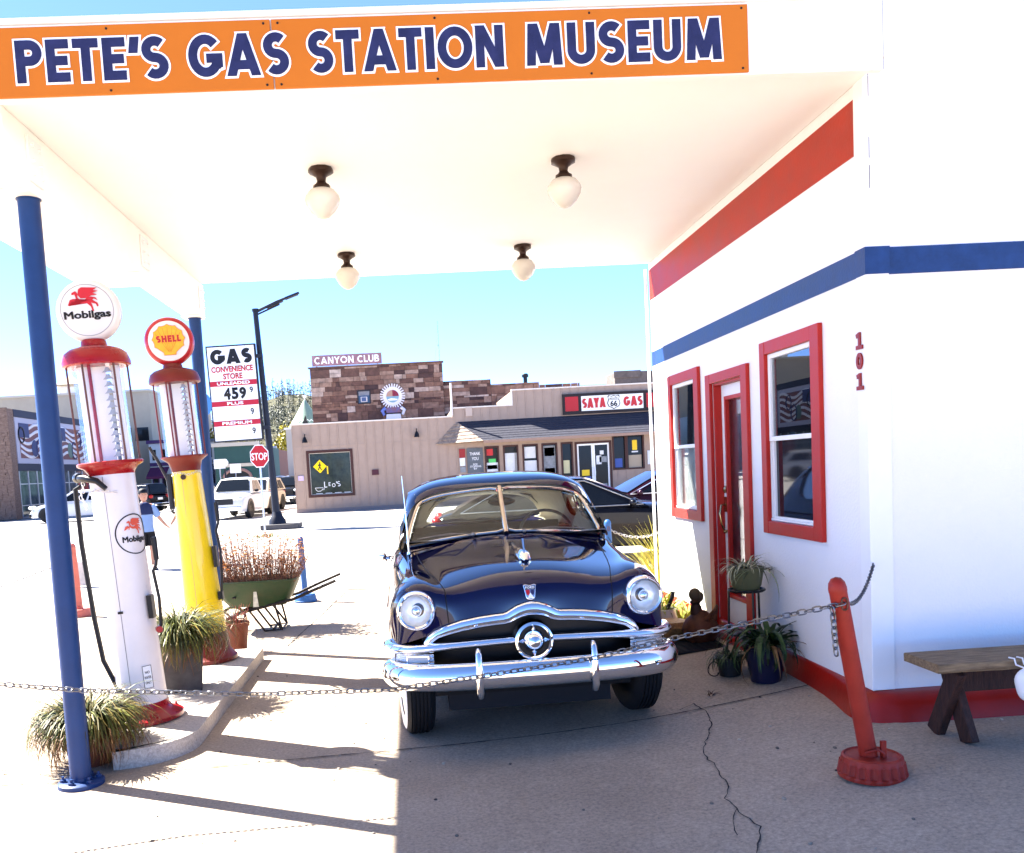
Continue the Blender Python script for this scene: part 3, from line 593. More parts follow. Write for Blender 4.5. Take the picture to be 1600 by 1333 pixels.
# interior
LEA=mat('grey_upholstery',(.10,.095,.085),.8,var=.2)
m=MB(); m.box(-.70,.70,1.9,4.0,.30,.33); m.build('floor_pan',DARK,car,smooth=False)
m=MB(); m.grid([[(x,1.52-.09*(1-x*x),1.12),(x,1.72-.09*(1-x*x),1.115),(x,1.76,1.04),(x,1.74,.75)] for x in[-.74+i*.148 for i in range(11)]]); m.build('dashboard',mat('dash_grey',(.05,.05,.052),.35),car)
for nm,y,zt,h in(('front_seat',2.55,1.10,.14),('rear_seat',3.38,1.10,.12)):
    m=MB(); m.grid([[(x,y-.05+h*.2*0,.5),(x,y-.06,.8),(x,y-.02,zt-.05-.03*abs(x)**3),(x,y+.05,zt-.03*abs(x)**3),(x,y+h,zt-.04-.03*abs(x)**3),(x,y+h+.02,.5)] for x in[-.68,-.6,-.35,-.05,0,.05,.35,.6,.68]]); m.box(-.66,.66,y-.5,y-.04,.45,.66); m.build(nm,LEA,car,sub=0)
m=MB(); m.box(-.70,.70,3.52,3.72,1.05,1.065); m.build('parcel_shelf',mat('shelf_pale',(.35,.33,.3),.9,var=.2),car,smooth=False)
m=MB(); c=V((.37,1.98,1.085)); e1=V((1,0,0)); e2=V((0,.55,.83)).normalized(); m.tube([c+e1*.205*math.cos(a)+e2*.205*math.sin(a) for a in[i*math.pi/18 for i in range(36)]],.012,8,closed=True); m.tube([c+e1*.2,c,c-e1*.2],.009,6); m.lathe([(.03,-.02),(.035,.01),(0,.03)],12,c,V((0,-.83,.55))); m.tube([c,c+V((0,-.3,-.25))],.018,8); m.build('steering_wheel',mat('wheel_ivory',(.16,.15,.13),.35),car)
m=MB(); m.sph((0.02,1.86,1.355),(.105,.02,.033),16,8); m.tube([(.0,1.86,1.38),(0,1.84,1.455)],.008,6); m.build('rear_view_mirror',mat('mirror_dark',(.03,.03,.032),.3),car)
# head lamps
LENS=mat('headlamp_reflector',(.98,.98,.97),.3,.55,bump=.45,bscale=36)
for sg in(1,-1):
    hx=sg*.658; hy=.135; hz=.832; ax=V((sg*.10,-1,.03)); o=V((hx,hy,hz))
    m=MB(); m.lathe([(.085,.005),(.088,.026),(.097,.034),(.106,.028),(.113,.008),(.115,-.02),(.116,-.09)],40,o,ax,caps=False); h=m.build('headlamp',CHROME,car)
    m=MB(); m.lathe([(.0,-.022),(.03,-.02),(.06,-.010),(.084,.004),(.087,.012)],32,o,ax,caps=False); m.build('reflector',LENS,h)
    m=MB(); m.lathe([(.030,-.02),(.032,.0),(.027,.012),(.016,.019),(0,.022)],20,o,ax); m.build('bulb_shield',CHROME,h)
    m=MB(); m.lathe([(.087,.012),(.07,.026),(.04,.036),(0,.04)],32,o,ax,caps=False); m.build('lens',glass('lamp_lens',(.93,.95,.95),.03,1.0),h)
# grille: black sheet in place of the shaded recess, arched bar, bullet, cross bar
m=MB(); m.grid([[(x,.20+.10*(abs(x)/.6)**2,.80-.12*(abs(x)/.62)**2),(x,.19+.10*(abs(x)/.6)**2,.6),(x,.22+.10*(abs(x)/.6)**2,.36),(x,.5,.30)] for x in[-.64+i*.08 for i in range(17)]]); gr=m.build('grille',GRILLE,car)
half=[(0,.095,.808),(.03,.096,.806),(.07,.098,.796),(.10,.10,.782),(.13,.104,.766),(.16,.108,.758),(.21,.112,.755),(.30,.12,.746),(.40,.13,.730),(.48,.142,.710),(.545,.155,.688),(.585,.165,.662),(.605,.172,.638),(.61,.178,.618)]
def bar(mb,pts,sec,flat=1):                # sweep of a closed oval section along a path in x-z
    full=[V((-x,y,z)) for x,y,z in pts[:0:-1]]+[V(p) for p in pts]; rows=[]
    for i,p in enumerate(full):
        t=(full[min(i+1,len(full)-1)]-full[max(i-1,0)]).normalized(); q=V((0,-1,0)); q=(q-t*q.dot(t)).normalized(); w=q.cross(t).normalized()
        f=sec(abs(p.x)); rows.append([p+q*(f[0]*math.cos(a))+w*(f[1]*math.sin(a)) for a in[k*math.pi/7 for k in range(14)]])
    mb.grid([r+[r[0]] for r in rows]); return mb
bar(MB(),half,lambda x:(.030,(.034+.007*max(0,1-x/.15))+.0*max(0,1-x/.2)-.010*max(0,(x-.45)/.17))).build('grille_arch',CHROME,gr)
m=MB()
mid=[(.0,.13,.628),(.12,.128,.627),(.3,.13,.622),(.45,.14,.616),(.62,.165,.605),(.72,.20,.60),(.79,.26,.598),(.83,.34,.596),(.84,.44,.596)]
bar(m,mid,lambda x:(.028 if x<.6 else .036,.024 if x<.6 else .030)).build('grille_bar',CHROME,gr)
m=MB(); m.lathe([(.087,.0),(.090,.025),(.098,.032),(.108,.026),(.114,.0),(.116,-.07)],44,(0,.075,.628),(0,-1,0),caps=False); bl=m.build('grille_bullet',CHROME,gr)
m=MB(); m.lathe([(.088,.0),(0,.002)],32,(0,.078,.628),(0,-1,0)); m.build('bullet_dish',GRILLE,bl)
m=MB(); m.lathe([(.064,.0),(.066,.012),(.058,.032),(.050,.044),(.042,.064),(.026,.084),(0,.09)],32,(0,.078,.628),(0,-1,0))
for k in range(4):
    a=k*math.pi/2; d=V((math.cos(a),0,math.sin(a))); s=V((-math.sin(a),0,math.cos(a))); c=V((0,.06,.628)); m.add([c+d*.05+s*.017,c+d*.05-s*.017,c+d*.092,c+d*.05+V((0,-.016,0))],[(0,1,3),(1,2,3),(2,0,3)])
m.build('bullet_nose',CHROME,bl)
# parking lamps under the bar ends
for sg in(1,-1):
    m=MB(); P=[(.575,.165),(.66,.185),(.73,.215),(.79,.275),(.825,.35),(.835,.44)]
    m.grid([[(sg*x,y,z) for z,y in((.572,y0+.01),(.568,y0),(.505,y0+.012),(.49,y0+.05))] for x,y0 in P]); pk=m.build('parking_lamp',mat('ribbed_chrome',(.75,.75,.75),.22,1,bump=.5,bscale=60,stretch=(1,1,6)),car)
    m=MB(); o=V((sg*.665,.175,.539)); u=V((1,sg*.28,0)).normalized(); frame_ring(m,(o,u,V((0,0,1))),-.068,.068,-.024,.024,.007,0,.012); m.build('bezel',CHROME,pk)
    m=MB(); fbox(m,(o,u,V((0,0,1))),-.061,.061,-.017,.017,0,.008); m.build('lamp_lens',mat('parking_lens',(.5,.5,.5),.15,bump=.4,bscale=90),pk,bev=.003)
    for k in range(3):
        m=MB(); m.tube([(sg*.575,.155,.515+k*.021),(sg*.62,.163,.515+k*.021)],.005,6); m.build('rib',CHROME,pk)
# bumper
bp=[(0,.045),(.2,.047),(.4,.056),(.55,.072),(.66,.098),(.74,.135),(.80,.19),(.84,.26),(.858,.34),(.862,.46)]
bp=[(x*.965,y) for x,y in bp]
pth=[(-x,y) for x,y in bp[:0:-1]]+bp
sm=[]
for i in range(len(pth)-1):
    p0=V(pth[max(i-1,0)]);p1=V(pth[i]);p2=V(pth[i+1]);p3=V(pth[min(i+2,len(pth)-1)])
    for t in(0,.25,.5,.75): sm.append(.5*((2*p1)+(p2-p0)*t+(2*p0-5*p1+4*p2-p3)*t*t+(3*p1-p0-3*p2+p3)*t**3))
sm.append(V(pth[-1]))
def prof(n=16):
    P=[(-.02,.515),(.0,.528),(.018,.527),(.034,.517),(.048,.50),(.058,.478),(.063,.455),(.063,.432),(.058,.412),(.048,.395),(.034,.381),(.018,.372),(.0,.369),(-.02,.374)]
    return P
rows=[]
for i,p in enumerate(sm):
    t=(sm[min(i+1,len(sm)-1)]-sm[max(i-1,0)]).normalized(); nn=V((t.y,-t.x)); e=min(1,(len(sm)-1-i)/5,i/5); e=.55+.45*e
    rows.append([(p.x+nn.x*o,p.y+nn.y*o,.448+(z-.448)*e) for o,z in prof()])
MB().grid(rows).build('bumper',CHROME,car,ang=70)
for sg in(1,-1):
    x=.325*sg; m=MB(); m.tube([(x,.03,.338),(x,-.005,.345),(x,-.03,.375),(x,-.035,.45),(x,-.032,.53),(x,-.02,.585),(x,.0,.605),(x,.025,.606)],[.014,.02,.023,.023,.021,.018,.014,.008],10); m.build('bumper_guard',CHROME,car)
    m=MB(); m.sph((sg*.70,.065,.44),.012,10,6); m.build('bumper_bolt',CHROME,car)
m=MB(); m.box(-.58,.58,.24,.26,.30,.42); m.build('front_apron',mat('apron_shade',(.0015,.0015,.002),.7,spec=.2),car,smooth=False)  # near-black colour stands for the shade below the bumper
# bonnet ornament and crest
m=MB(); m.tube([(.012,1.30,1.105),(.015,1.05,1.082),(.018,.86,1.078)],[.012,.013,.014],8,squash=(1,1,.6)); m.build('bonnet_strip',CRG,car)
m=MB(); m.tube([(.018,.88,1.078),(.02,.74,1.085),(.023,.60,1.078),(.025,.50,1.062),(.026,.455,1.045)],[.014,.024,.034,.034,.012],12,squash=(1,1,.75))
m.prism([(-.02,.0),(.10,.0),(.13,.03),(.06,.085),(.03,.088)],(V((.022,.52,1.085)),V((0,1,0)),V((0,0,1))),-.006,.006)
for s in(1,-1): m.tube([(.022+s*.022,.84,1.072),(.024+s*.036,.66,1.072),(.024+s*.03,.5,1.045)],[.006,.013,.008],8)
m.build('bonnet_ornament',CHROME,car)
fr=(V((.0,.122,.893)),V((1,0,0)),V((0,.42,.9)).normalized()); SH=[(.82*a,.82*b) for a,b in [(-.042,.04),(-.046,.055),(-.03,.06),(0,.052),(.03,.06),(.046,.055),(.042,.04),(.036,-.01),(.03,-.04),(.018,-.05),(0,-.055),(-.018,-.05),(-.03,-.04),(-.036,-.01)]]
m=MB(); m.prism(SH,fr,-.03,.012); cr=m.build('crest',CHROME,car,bev=.003)
m=MB(); fbox(m,fr,-.030,.030,.018,.038,.0125,.014); m.build('crest_panel',INK,cr,smooth=False)
stroke('FORD',(fr[0]+V(fr[2])*.0215,fr[1],fr[2]),.013,WINK,cr,'crest_letters',w=.052,t=.2,d=.001,lift=.0146)
m=MB(); m.prism([(-.027,.015),(-.002,.015),(-.002,-.016),(-.020,-.016)],fr,.0125,.0145); m.build('crest_panel',RINK,cr,smooth=False)
m=MB(); m.prism([(.027,.015),(.002,.015),(.002,-.016),(.020,-.016)],fr,.0125,.0145); m.build('crest_panel',mat('crest_blue',(.03,.03,.09),.4),cr,smooth=False)
m=MB(); m.prism([(-.018,-.035),(.018,-.035),(0,-.003)],fr,.0148,.0165); m.build('crest_lion_field',WINK,cr,smooth=False)
# wipers, aerial, mirror, side strip, handles
for sg,x0 in((-1,-.235),(1,.13)):
    m=MB(); a=V((x0,1.395,1.155)); b=V((x0+(-.36 if sg<0 else .42),1.545 if sg<0 else 1.53,1.135)); m.tube([a,a.lerp(b,.45)+V((0,-.03,.022)),b+V((0,-.01,.006))],.004,6); m.tube([a.lerp(b,.3)+V((0,-.012,.014)),b+V((sg*.04,0,.0))],.0035,6); m.sph(a,.016,10,6); m.build('wiper',mat('wiper_grey',(.25,.24,.23),.3,.8),car)
m=MB(); m.lathe([(.014,0),(.012,.015),(.006,.02)],12,(-.70,1.38,1.045)); m.tube([(-.70,1.38,1.06),(-.705,1.40,1.34)],.0055,6); m.sph((-.705,1.40,1.345),.009,8,6); m.tube([(-.705,1.40,1.34),(-.715,1.42,1.60)],.003,6); m.build('aerial',CHROME,car)
for sg in(1,-1):
    if sg<0:
      m=MB(); m.tube([(sg*.875,1.75,.97),(sg*.895,1.73,1.0)],.007,6); m.sph((sg*.905,1.73,1.01),(.03,.03,.03),14,8); m.build('door_mirror',CHROME,car)
    m=MB(); m.tube([(sg*.872,1.2,.70),(sg*.889,2.2,.70),(sg*.889,3.3,.70),(sg*.88,4.0,.69)],.008,6); m.build('side_strip',CHROME,car)
    m=MB(); m.tube([(sg*.878,2.5,.93),(sg*.905,2.47,.93),(sg*.905,2.36,.93),(sg*.878,2.34,.93)],.009,6); m.build('door_handle',CHROME,car)
    m=MB(); m.tube([(sg*.836,1.75,.3),(sg*.878,1.75,.63),(sg*.868,1.75,.93),(sg*.80,1.75,1.04)],.003,5); m.build('door_gap',MATS['gap_black'],car); m=MB(); m.tube([(sg*.843,2.62,.3),(sg*.883,2.62,.63),(sg*.87,2.62,.935),(sg*.81,2.62,1.045)],.003,5); m.build('door_gap',MATS['gap_black'],car)
# wheels
TYRE=mat('car_tyre',(.006,.006,.007),.75,bump=.2,bscale=50)
def wheel(x,y,dz,sg,steer=0):
    mx=M.Translation(V((x,y,.335+dz)))@M.Rotation(steer,4,'Z'); c=(0,0,0)
    m=MB(); pr=[(.20,-.08),(.27,-.092),(.305,-.085),(.325,-.07),(.334,-.055)]
    for k in range(5): a=-.052+k*.023; pr+=[(.337,a),(.338,a+.006),(.338,a+.014),(.330,a+.016),(.330,a+.021)]
    pr+=[(.334,.066),(.325,.072),(.305,.085),(.27,.092),(.20,.08)]; m.lathe(pr,48,c,(sg,0,0)); w=m.xf(mx).build('wheel',TYRE,car)
    m=MB(); m.lathe([(.215,.0885),(.245,.0955),(.285,.0945),(.303,.0875)],40,c,(sg,0,0),caps=False); m.xf(mx).build('whitewall',mat('whitewall',(.75,.74,.7),.6,var=.05),w)
    m=MB(); m.lathe([(.215,.085),(.195,.07),(.12,.08),(.10,.1),(.06,.11),(0,.115)],32,c,(sg,0,0)); m.xf(mx).build('hubcap',CHROME,w)
for sg,dz in((-1,-.03),(1,.02)):
    wheel(sg*.70,.69,dz,sg,.11); wheel(sg*.66,3.70,dz,sg)
m=MB(); m.box(-.70,.70,1.1,4.4,.13,.30); m.box(-.5,.5,.45,1.1,.15,.30); m.build('underbody_blocker',DARK,car,smooth=False)  # boxes set low and wide to block light under the car
for sg in(1,-1):
    m=MB(); m.box(sg*.5-.02,sg*.5+.02,.4,1.3,.3,.85); m.build('inner_wing',DARK,car,smooth=False)
# ================================================================ FUEL PUMPS
PGLASS=glass('pump_glass',(.96,.97,.97),.05,.35)
def horse(fr,s,parent,m,d=.002):   # winged running horse emblem, facing left, unit ~1 wide
    body=[(-.02,.02),(-.16,.05),(-.22,.13),(-.20,.24),(-.26,.33),(-.38,.28),(-.40,.22),(-.36,.21),(-.30,.22),(-.27,.10),(-.30,-.02),(-.42,.0),(-.52,-.14),(-.55,-.12),(-.47,.05),(-.36,.08),(-.31,.03),(-.33,-.12),(-.30,-.13),(-.26,.0),(-.12,-.09),(.06,-.09),(.17,-.2),(.2,-.34),(.26,-.36),(.25,-.32),(.23,-.18),(.2,-.08),(.34,-.13),(.37,-.22),(.42,-.2),(.40,-.10),(.24,.02),(.3,.05),(.42,-.02),(.36,.08),(.22,.12),(.10,.10)]
    mb=MB(); o,u,v=[V(a) for a in fr]
    mb.prism([(a*s,b*s) for a,b in body],(o,u,v),.0005,d)
    wing=[(-.12,.08),(-.20,.2),(-.16,.38),(-.06,.44),(.44,.40),(.30,.33),(.46,.29),(.28,.24),(.42,.17),(.22,.15),(.08,.08)]
    mb.prism([(a*s,b*s) for a,b in wing],(o,u,v),.0008,d+.0012)
    return mb.build('horse_emblem',m,parent,smooth=False)
def mob_words(o,u,v,h,w,parent,m,s='Mobilgas'): return text(s,(o,u,v),h,m,parent,'lettering',w=w,bold=.035,d=.001,lift=.0008)
def arc_frame(o,r,a,z):      # point and tangent frame on a column of radius r, a measured from -Y towards +X
    return V((o[0]+r*math.sin(a),o[1]-r*math.cos(a),z)),V((math.cos(a),math.sin(a),0))
def bend(ob,r):              # wrap a flat decal around a column of radius r
    for v in ob.data.vertices: pass
def make_pump(mob):
    if mob: rt=thing('fuel_pump','tall white antique fuel pump with red cap, glass cylinder and flying horse globe','fuel pump',(-1.855,5.97,.11),rot=(0,-.052,0))
    else: rt=thing('fuel_pump','tall yellow antique fuel pump with red cap and shell emblem globe','fuel pump',(-1.825,7.80,.11),rot=(0,-.05,0))
    P=mat('pump_white',(.66,.62,.60),.3,var=.03,coat=.1) if mob else mat('pump_yellow',(.74,.53,.012),.3,var=.04,coat=.3)
    PR=mat('pump_red',(.27,.006,.009),.28,var=.08,coat=.15) if mob else mat('pump_dark_red',(.13,.012,.008),.4,var=.15)
    if mob: zc0,zc1,zg,zcap,zt=1.64,1.715,2.335,2.455,2.49
    else:   zc0,zc1,zg,zcap,zt=1.66,1.78,2.40,2.52,2.55
    m=MB()
    if mob: m.lathe([(.25,0),(.25,.025),(.235,.035),(.19,.05),(.165,.085),(.160,.12)],36)
    else: m.lathe([(.235,0),(.235,.03),(.215,.045),(.185,.09),(.172,.2),(.17,.25)],36)
    b=m.build('base',PR,rt)
    for k in range(4):
        a=k*math.pi/2+.6; q=(.215*math.cos(a),.215*math.sin(a),.03); MB().lathe([(.016,0),(.016,.014),(.008,.015),(.008,.03),(0,.031)],8,q).build('bolt',PR,b,smooth=False)
    m=MB()
    if mob: m.lathe([(.157,.12),(.152,.5),(.145,1.3),(.142,zc0)],40,caps=False)
    else: m.lathe([(.166,.25),(.158,.5),(.135,1.2),(.118,zc0)],40,caps=False)
    c=m.build('column',P,rt)
    def rad(z): return (.157-.0095*(z-.12)) if mob else (.166-(.166-.118)*(z-.25)/(zc0-.25))
    m=MB()
    a=-.12
    m.tube([(math.sin(a)*(rad(z)-.001),-math.cos(a)*(rad(z)-.001),z) for z in(.26 if not mob else .13,.8,1.2,zc0-.02)],.0022,5); c2=m.build('door_seam',mat('seam_grey',(.2,.19,.19),.6),c)
    if mob:
        m=MB(); m.obox((math.sin(a)*.153,-math.cos(a)*.153,.74),(1,0,0),(0,0,1),(0,1,0),.016,.008,.004); m.build('latch',BLACK,c)
    else:
        m=MB(); m.cyl((.0,-.12,zc0-.06),(.0,-.135,zc0-.06),.022,n=16); m.build('lock',BRONZE,c)
    m=MB()
    if mob: m.lathe([(.143,zc0-.01),(.146,zc0+.005),(.165,zc0+.035),(.205,zc0+.055),(.208,zc1-.005),(.2,zc1)],40)
    else: m.lathe([(.120,zc0-.01),(.125,zc0+.02),(.14,zc0+.07),(.185,zc0+.105),(.195,zc0+.11),(.195,zc1)],40)
    m.build('collar',PR,rt)
    m=MB(); m.lathe([(.153,zc1),(.153,zg)],40,caps=False); m.build('glass_cylinder',PGLASS,rt)
    # white gauge core with a notched measuring strip
    m=MB(); m.box(-.055,.05,.0,.012,zc1,zg); m.tube([(.105,.02,zc1),(.105,.02,zg)],.03,10); m.tube([(-.085,.0,zc1),(-.085,.0,zg)],.045,14)
    g=m.build('gauge_core',mat('gauge_white',(.82,.83,.84),.4,var=.03),rt)
    N=13
    for k in range(N):
        z=zc1+.04+(zg-zc1-.08)*k/(N-1); mm=MB(); mm.prism([(.045,z-.012),(.112,z-.012),(.098,z+.0),(.088,z+.02),(.070,z+.02),(.060,z+.0)],FR_S((0,-.05,0)),0,.006); mm.build('gauge_mark',mat('gauge_grey',(.34,.34,.35),.35,.3),g,smooth=False)
    m=MB(); m.tube([(-.02,-.1,zc1),(-.02,-.1,zg)],.011,8); m.build('level_rod',PR,rt)
    for k in range(6):
        a=k*math.pi/3+.35; r=.185 if mob else .178; m=MB(); m.tube([(r*math.cos(a),r*math.sin(a),zc1-.01),(r*math.cos(a),r*math.sin(a),zg+.01)],.007,8); m.build('guard_rod',mat('rod_brown',(.12,.05,.035),.4,.3) if mob else PR,rt)
    m=MB(); m.lathe([(.150,zg-.005),(.200,zg-.008),(.213,zg+.0),(.212,zg+.025),(.195,zcap-.045),(.16,zcap-.018),(.10,zcap),(.082,zcap+.005),(.078,zt),(.07,zt+.01)],40); m.build('cap',PR,rt)
    # globe: thick lens-shaped disc facing the street
    gr=.198 if mob else .203; gc=V((0,0,zt+gr*.97)); ax=V((.12 if mob else .16,-1,-.02)).normalized(); t=.06
    m=MB(); m.lathe([(gr*.80,-t),(gr*.93,-t*.8),(gr,-t*.35),(gr,t*.35),(gr*.93,t*.8),(gr*.83,t)],48,gc,ax)
    gl=m.build('globe',mat('globe_rim_white',(.70,.66,.60),.3,coat=.2) if mob else mat('globe_rim_red',(.36,.012,.018),.3,coat=.4),rt)
    m=MB(); m.lathe([(gr*.82,t+.0008),(gr*.6,t+.006),(0,t+.009)],48,gc,ax,caps=False); f=m.build('globe_face',mat('globe_face',(.62,.61,.59),.25),gl)
    o=gc+ax*(t+.009); _,u,v=frame_dir(o,ax); v=ax.cross(u)
    if mob:
        m=MB(); m.lathe([(gr*.80,t+.0025),(gr*.825,t+.0025)],48,gc,ax,caps=False); m.build('face_ring',mat('ring_grey',(.3,.3,.3),.4),gl)
        horse((o+v*.058-u*.005,u,v),.19,gl,mat('emblem_red',(.45,.015,.02),.35)); mob_words(o-v*.066,u,v,.062,.285,gl,INK)
    else:
        sh=[]
        for k in range(9):
            a=math.radians(-28+k*(236/8)); 
            for dd,rr in((-9,.115),(0,.125),(9,.115)):
                b=a+math.radians(dd); sh.append((rr*math.cos(b)*1.08,rr*math.sin(b)+.012))
        sh=[q for q in sh if q[1]>-.06]+[(-.052,-.095),(-.048,-.118),(.048,-.118),(.052,-.095)]
        mm=MB(); mm.prism(sh,(o,u,v),.0005,.003); mm.build('shell_emblem',mat('shell_yellow',(.72,.36,.02),.35,var=.12,vscale=30),gl,smooth=False)
        for k in range(7):
            a=math.radians(150-k*20); mm=MB(); p0=o+u*(.012*math.cos(a))-v*.09; p1=o+u*(.118*math.cos(a))+v*(.1*math.sin(a)+.015); mm.tube([p0+ax*.003,p1+ax*.003],.0012,4); mm.build('shell_rib',mat('rib_brown',(.3,.12,.01),.5),gl)
        for q in range(len(sh)): pass
        stroke('SHELL',(o+v*.0-v*.012,u,v),.056,mat('shell_letters',(.40,.02,.02),.4),gl,'lettering',w=.20,t=.27,d=.001,lift=.0045)
        mm=MB(); mm.tube([o+u*x+v*y+ax*.002 for x,y in sh],.0018,4,closed=True); mm.build('shell_outline',MATS['shell_letters'],gl)
    # hose, nozzle, hand crank
    if mob:
        m=MB(); m.tube([(-.17,-.02,zc0-.05),(-.235,-.03,zc0-.08),(-.245,-.03,1.2),(-.235,-.02,.7),(-.215,-.02,.42),(-.15,-.05,.27),(-.10,-.13,.22)],.016,10)
        hs=m.build('hose',RUBBER,rt)
        m=MB(); m.tube([(-.19,-.07,zc0-.015),(-.12,-.16,zc0-.02),(-.04,-.185,zc0-.045),(.01,-.18,zc0-.10)],[.022,.024,.02,.017],10); m.lathe([(.03,-.03),(.034,0),(.03,.03)],12,(-.2,-.05,zc0-.01),(.5,-.7,0)); nz=m.build('nozzle',mat('nozzle_dark',(.02,.02,.022),.35,.4),rt)
        ch=MB()
        for k in range(16):
            a=-2.2+k*.17; r=.149; link(ch,(r*math.sin(a),-r*math.cos(a),zc0-.115-.012*math.sin(k*.5)),(math.cos(a),math.sin(a),.15*math.cos(k*.5)),(0,0,1) if k%2 else (math.sin(a),-math.cos(a),0),.014,.008,.0024)
        for k in range(9): link(ch,(-.165+.012*math.sin(k),-.10-.01*(k%3),zc0-.03-.022*k),(0.1,0.1,-1),(1,0,0) if k%2 else (0,1,0),.015,.009,.0028)
        ch.build('pump_chain',mat('pale_chain',(.7,.68,.65),.35,.7),rt)
        m=MB(); m.obox((.155,-.06,.75),(0,1,0),(0,0,1),(1,0,0),.035,.075,.016); m.tube([(.17,-.07,.60),(.205,-.07,.62),(.215,-.07,.8),(.20,-.07,.98),(.225,-.07,1.02),(.232,-.07,1.06)],.011,8); m.tube([(.232,-.07,1.05),(.232,-.07,1.2)],[.016,.019],10); m.build('hand_crank',BLACK,rt)
        m=MB(); m.cyl((.19,-.085,.60),(.205,-.12,.60),.022,n=16); m.build('red_knob',MATS['pump_red'],rt)
        a=.62; o,u=arc_frame((0,0),.1565,a,.30); m=MB(); nn=V((math.sin(a),-math.cos(a),0)); fbox(m,(o,u,V((0,0,1))),-.03,.03,-.075,.075,.0,.002); s=m.build('notice_sticker',mat('sticker_white',(.75,.75,.73),.5),rt,smooth=False)
        m=MB(); frame_ring(m,(o,u,V((0,0,1))),-.03,.03,-.075,.075,.003,.0021,.003); m.build('sticker_border',INK,s,smooth=False)
        for k,(tx,w) in enumerate((('NO',.03),('WATER',.045),('ONLY',.04))): text(tx,(o+V((0,0,.022-.034*k)),u,V((0,0,1))),.018,INK,s,'lettering',w=w,bold=.02,d=.0006,lift=.0022)
        # round badge wrapped on the column
        a0=.98; zc=1.235; rr=.128; R0=rad(zc)+.001
        def wp(x,y,d=0): a=a0+x/R0; return V(((R0+d)*math.sin(a),-(R0+d)*math.cos(a),zc+y))
        m=MB(); m.tube([wp(rr*math.cos(q),rr*1.0*math.sin(q),-.001) for q in[i*math.pi/24 for i in range(48)]],.0042,6,closed=True); bd_=m.build('badge_ring',INK,rt)
        for ob in (horse((V((0,.045,0)),V((1,0,0)),V((0,1,0))),.13,bd_,mat('badge_red',(.6,.09,.05),.4)),mob_words(V((0,-.062,0)),V((1,0,0)),V((0,1,0)),.05,.18,bd_,INK)):
            for vv in ob.data.vertices: x,y,z=vv.co; vv.co=wp(x,y,z)
    else:
        m=MB(); m.tube([(-.13,-.02,zc0-.22),(-.16,-.04,zc0-.05),(-.22,-.06,zc0+.12),(-.27,-.05,zc0+.22)],.014,8); m.tube([(-.15,-.03,zc0-.3),(-.145,-.03,zc0-.02)],[.022,.026],8); m.build('nozzle',MATS['nozzle_dark'],rt)
        m=MB(); m.obox((.165,-.05,.9),(0,1,0),(0,0,1),(1,0,0),.03,.09,.016); m.tube([(.175,-.06,.55),(.20,-.06,.72),(.215,-.06,.95),(.20,-.06,1.12),(.225,-.06,1.18),(.228,-.06,1.22)],.011,8); m.tube([(.228,-.06,1.2),(.228,-.06,1.36)],[.015,.018],10); m.obox((.17,-.05,.56),(0,1,0),(0,0,1),(1,0,0),.03,.035,.02); m.build('hand_crank',BLACK,rt)
        ch=MB()
        for k in range(22):
            a=-1.6+k*.15; r=rad(zc0-.02)+.004; link(ch,(r*math.sin(a),-r*math.cos(a),zc0-.03-.012*math.sin(k*.6)),(math.cos(a),math.sin(a),.15*math.cos(k*.6)),(0,0,1) if k%2 else (math.sin(a),-math.cos(a),0),.012,.007,.002)
        ch.build('pump_chain',MATS['pale_chain'],rt)
    return rt
def link(mb,c,d,s,L=.02,W=.011,r=.0035,n=12,k=6):     # one oval chain link: d long axis, s width axis
    c=V(c);d=V(d).normalized();s=V(s);s=(s-d*s.dot(d)).normalized(); pts=[]
    for i in range(n):
        a=2*math.pi*i/n; ca,sa=math.cos(a),math.sin(a); pts.append(c+d*((L-W)*(1 if ca>1e-6 else -1 if ca<-1e-6 else 0)+W*ca)+s*(W*sa))
    mb.tube(pts,r,k,closed=True)
def chain(name,label,pts,m,L=.025,W=.014,r=.004,sag=0,parent=None):
    P=[]; pts=[V(p) for p in pts]
    for i in range(len(pts)-1):
        for k in range(24): t=k/24; P.append(pts[i].lerp(pts[i+1],t)-V((0,0,sag*4*t*(1-t))))
    P.append(pts[-1]); mb=MB(); step=2*(L-r*1.3); acc=0; nxt=0; i=0; q=0; tot=0
    for j in range(len(P)-1):
        a,b=P[j],P[j+1]; l=(b-a).length
        while nxt<=tot+l:
            c=a.lerp(b,(nxt-tot)/l); d=(b-a).normalized(); sd=d.cross(V((0,0,1)));
            if sd.length<.05: sd=V((1,0,0))
            sd.normalize(); up=sd.cross(d); an=.35+math.pi/2*(q%2)+R.uniform(-.15,.15); link(mb,c,d,sd*math.cos(an)+up*math.sin(an),L,W,r); q+=1; nxt+=step
        tot+=l
    o=mb.build(name,m,parent); 
    if not parent: tag(o,label,'chain')
    return o
make_pump(True); make_pump(False)

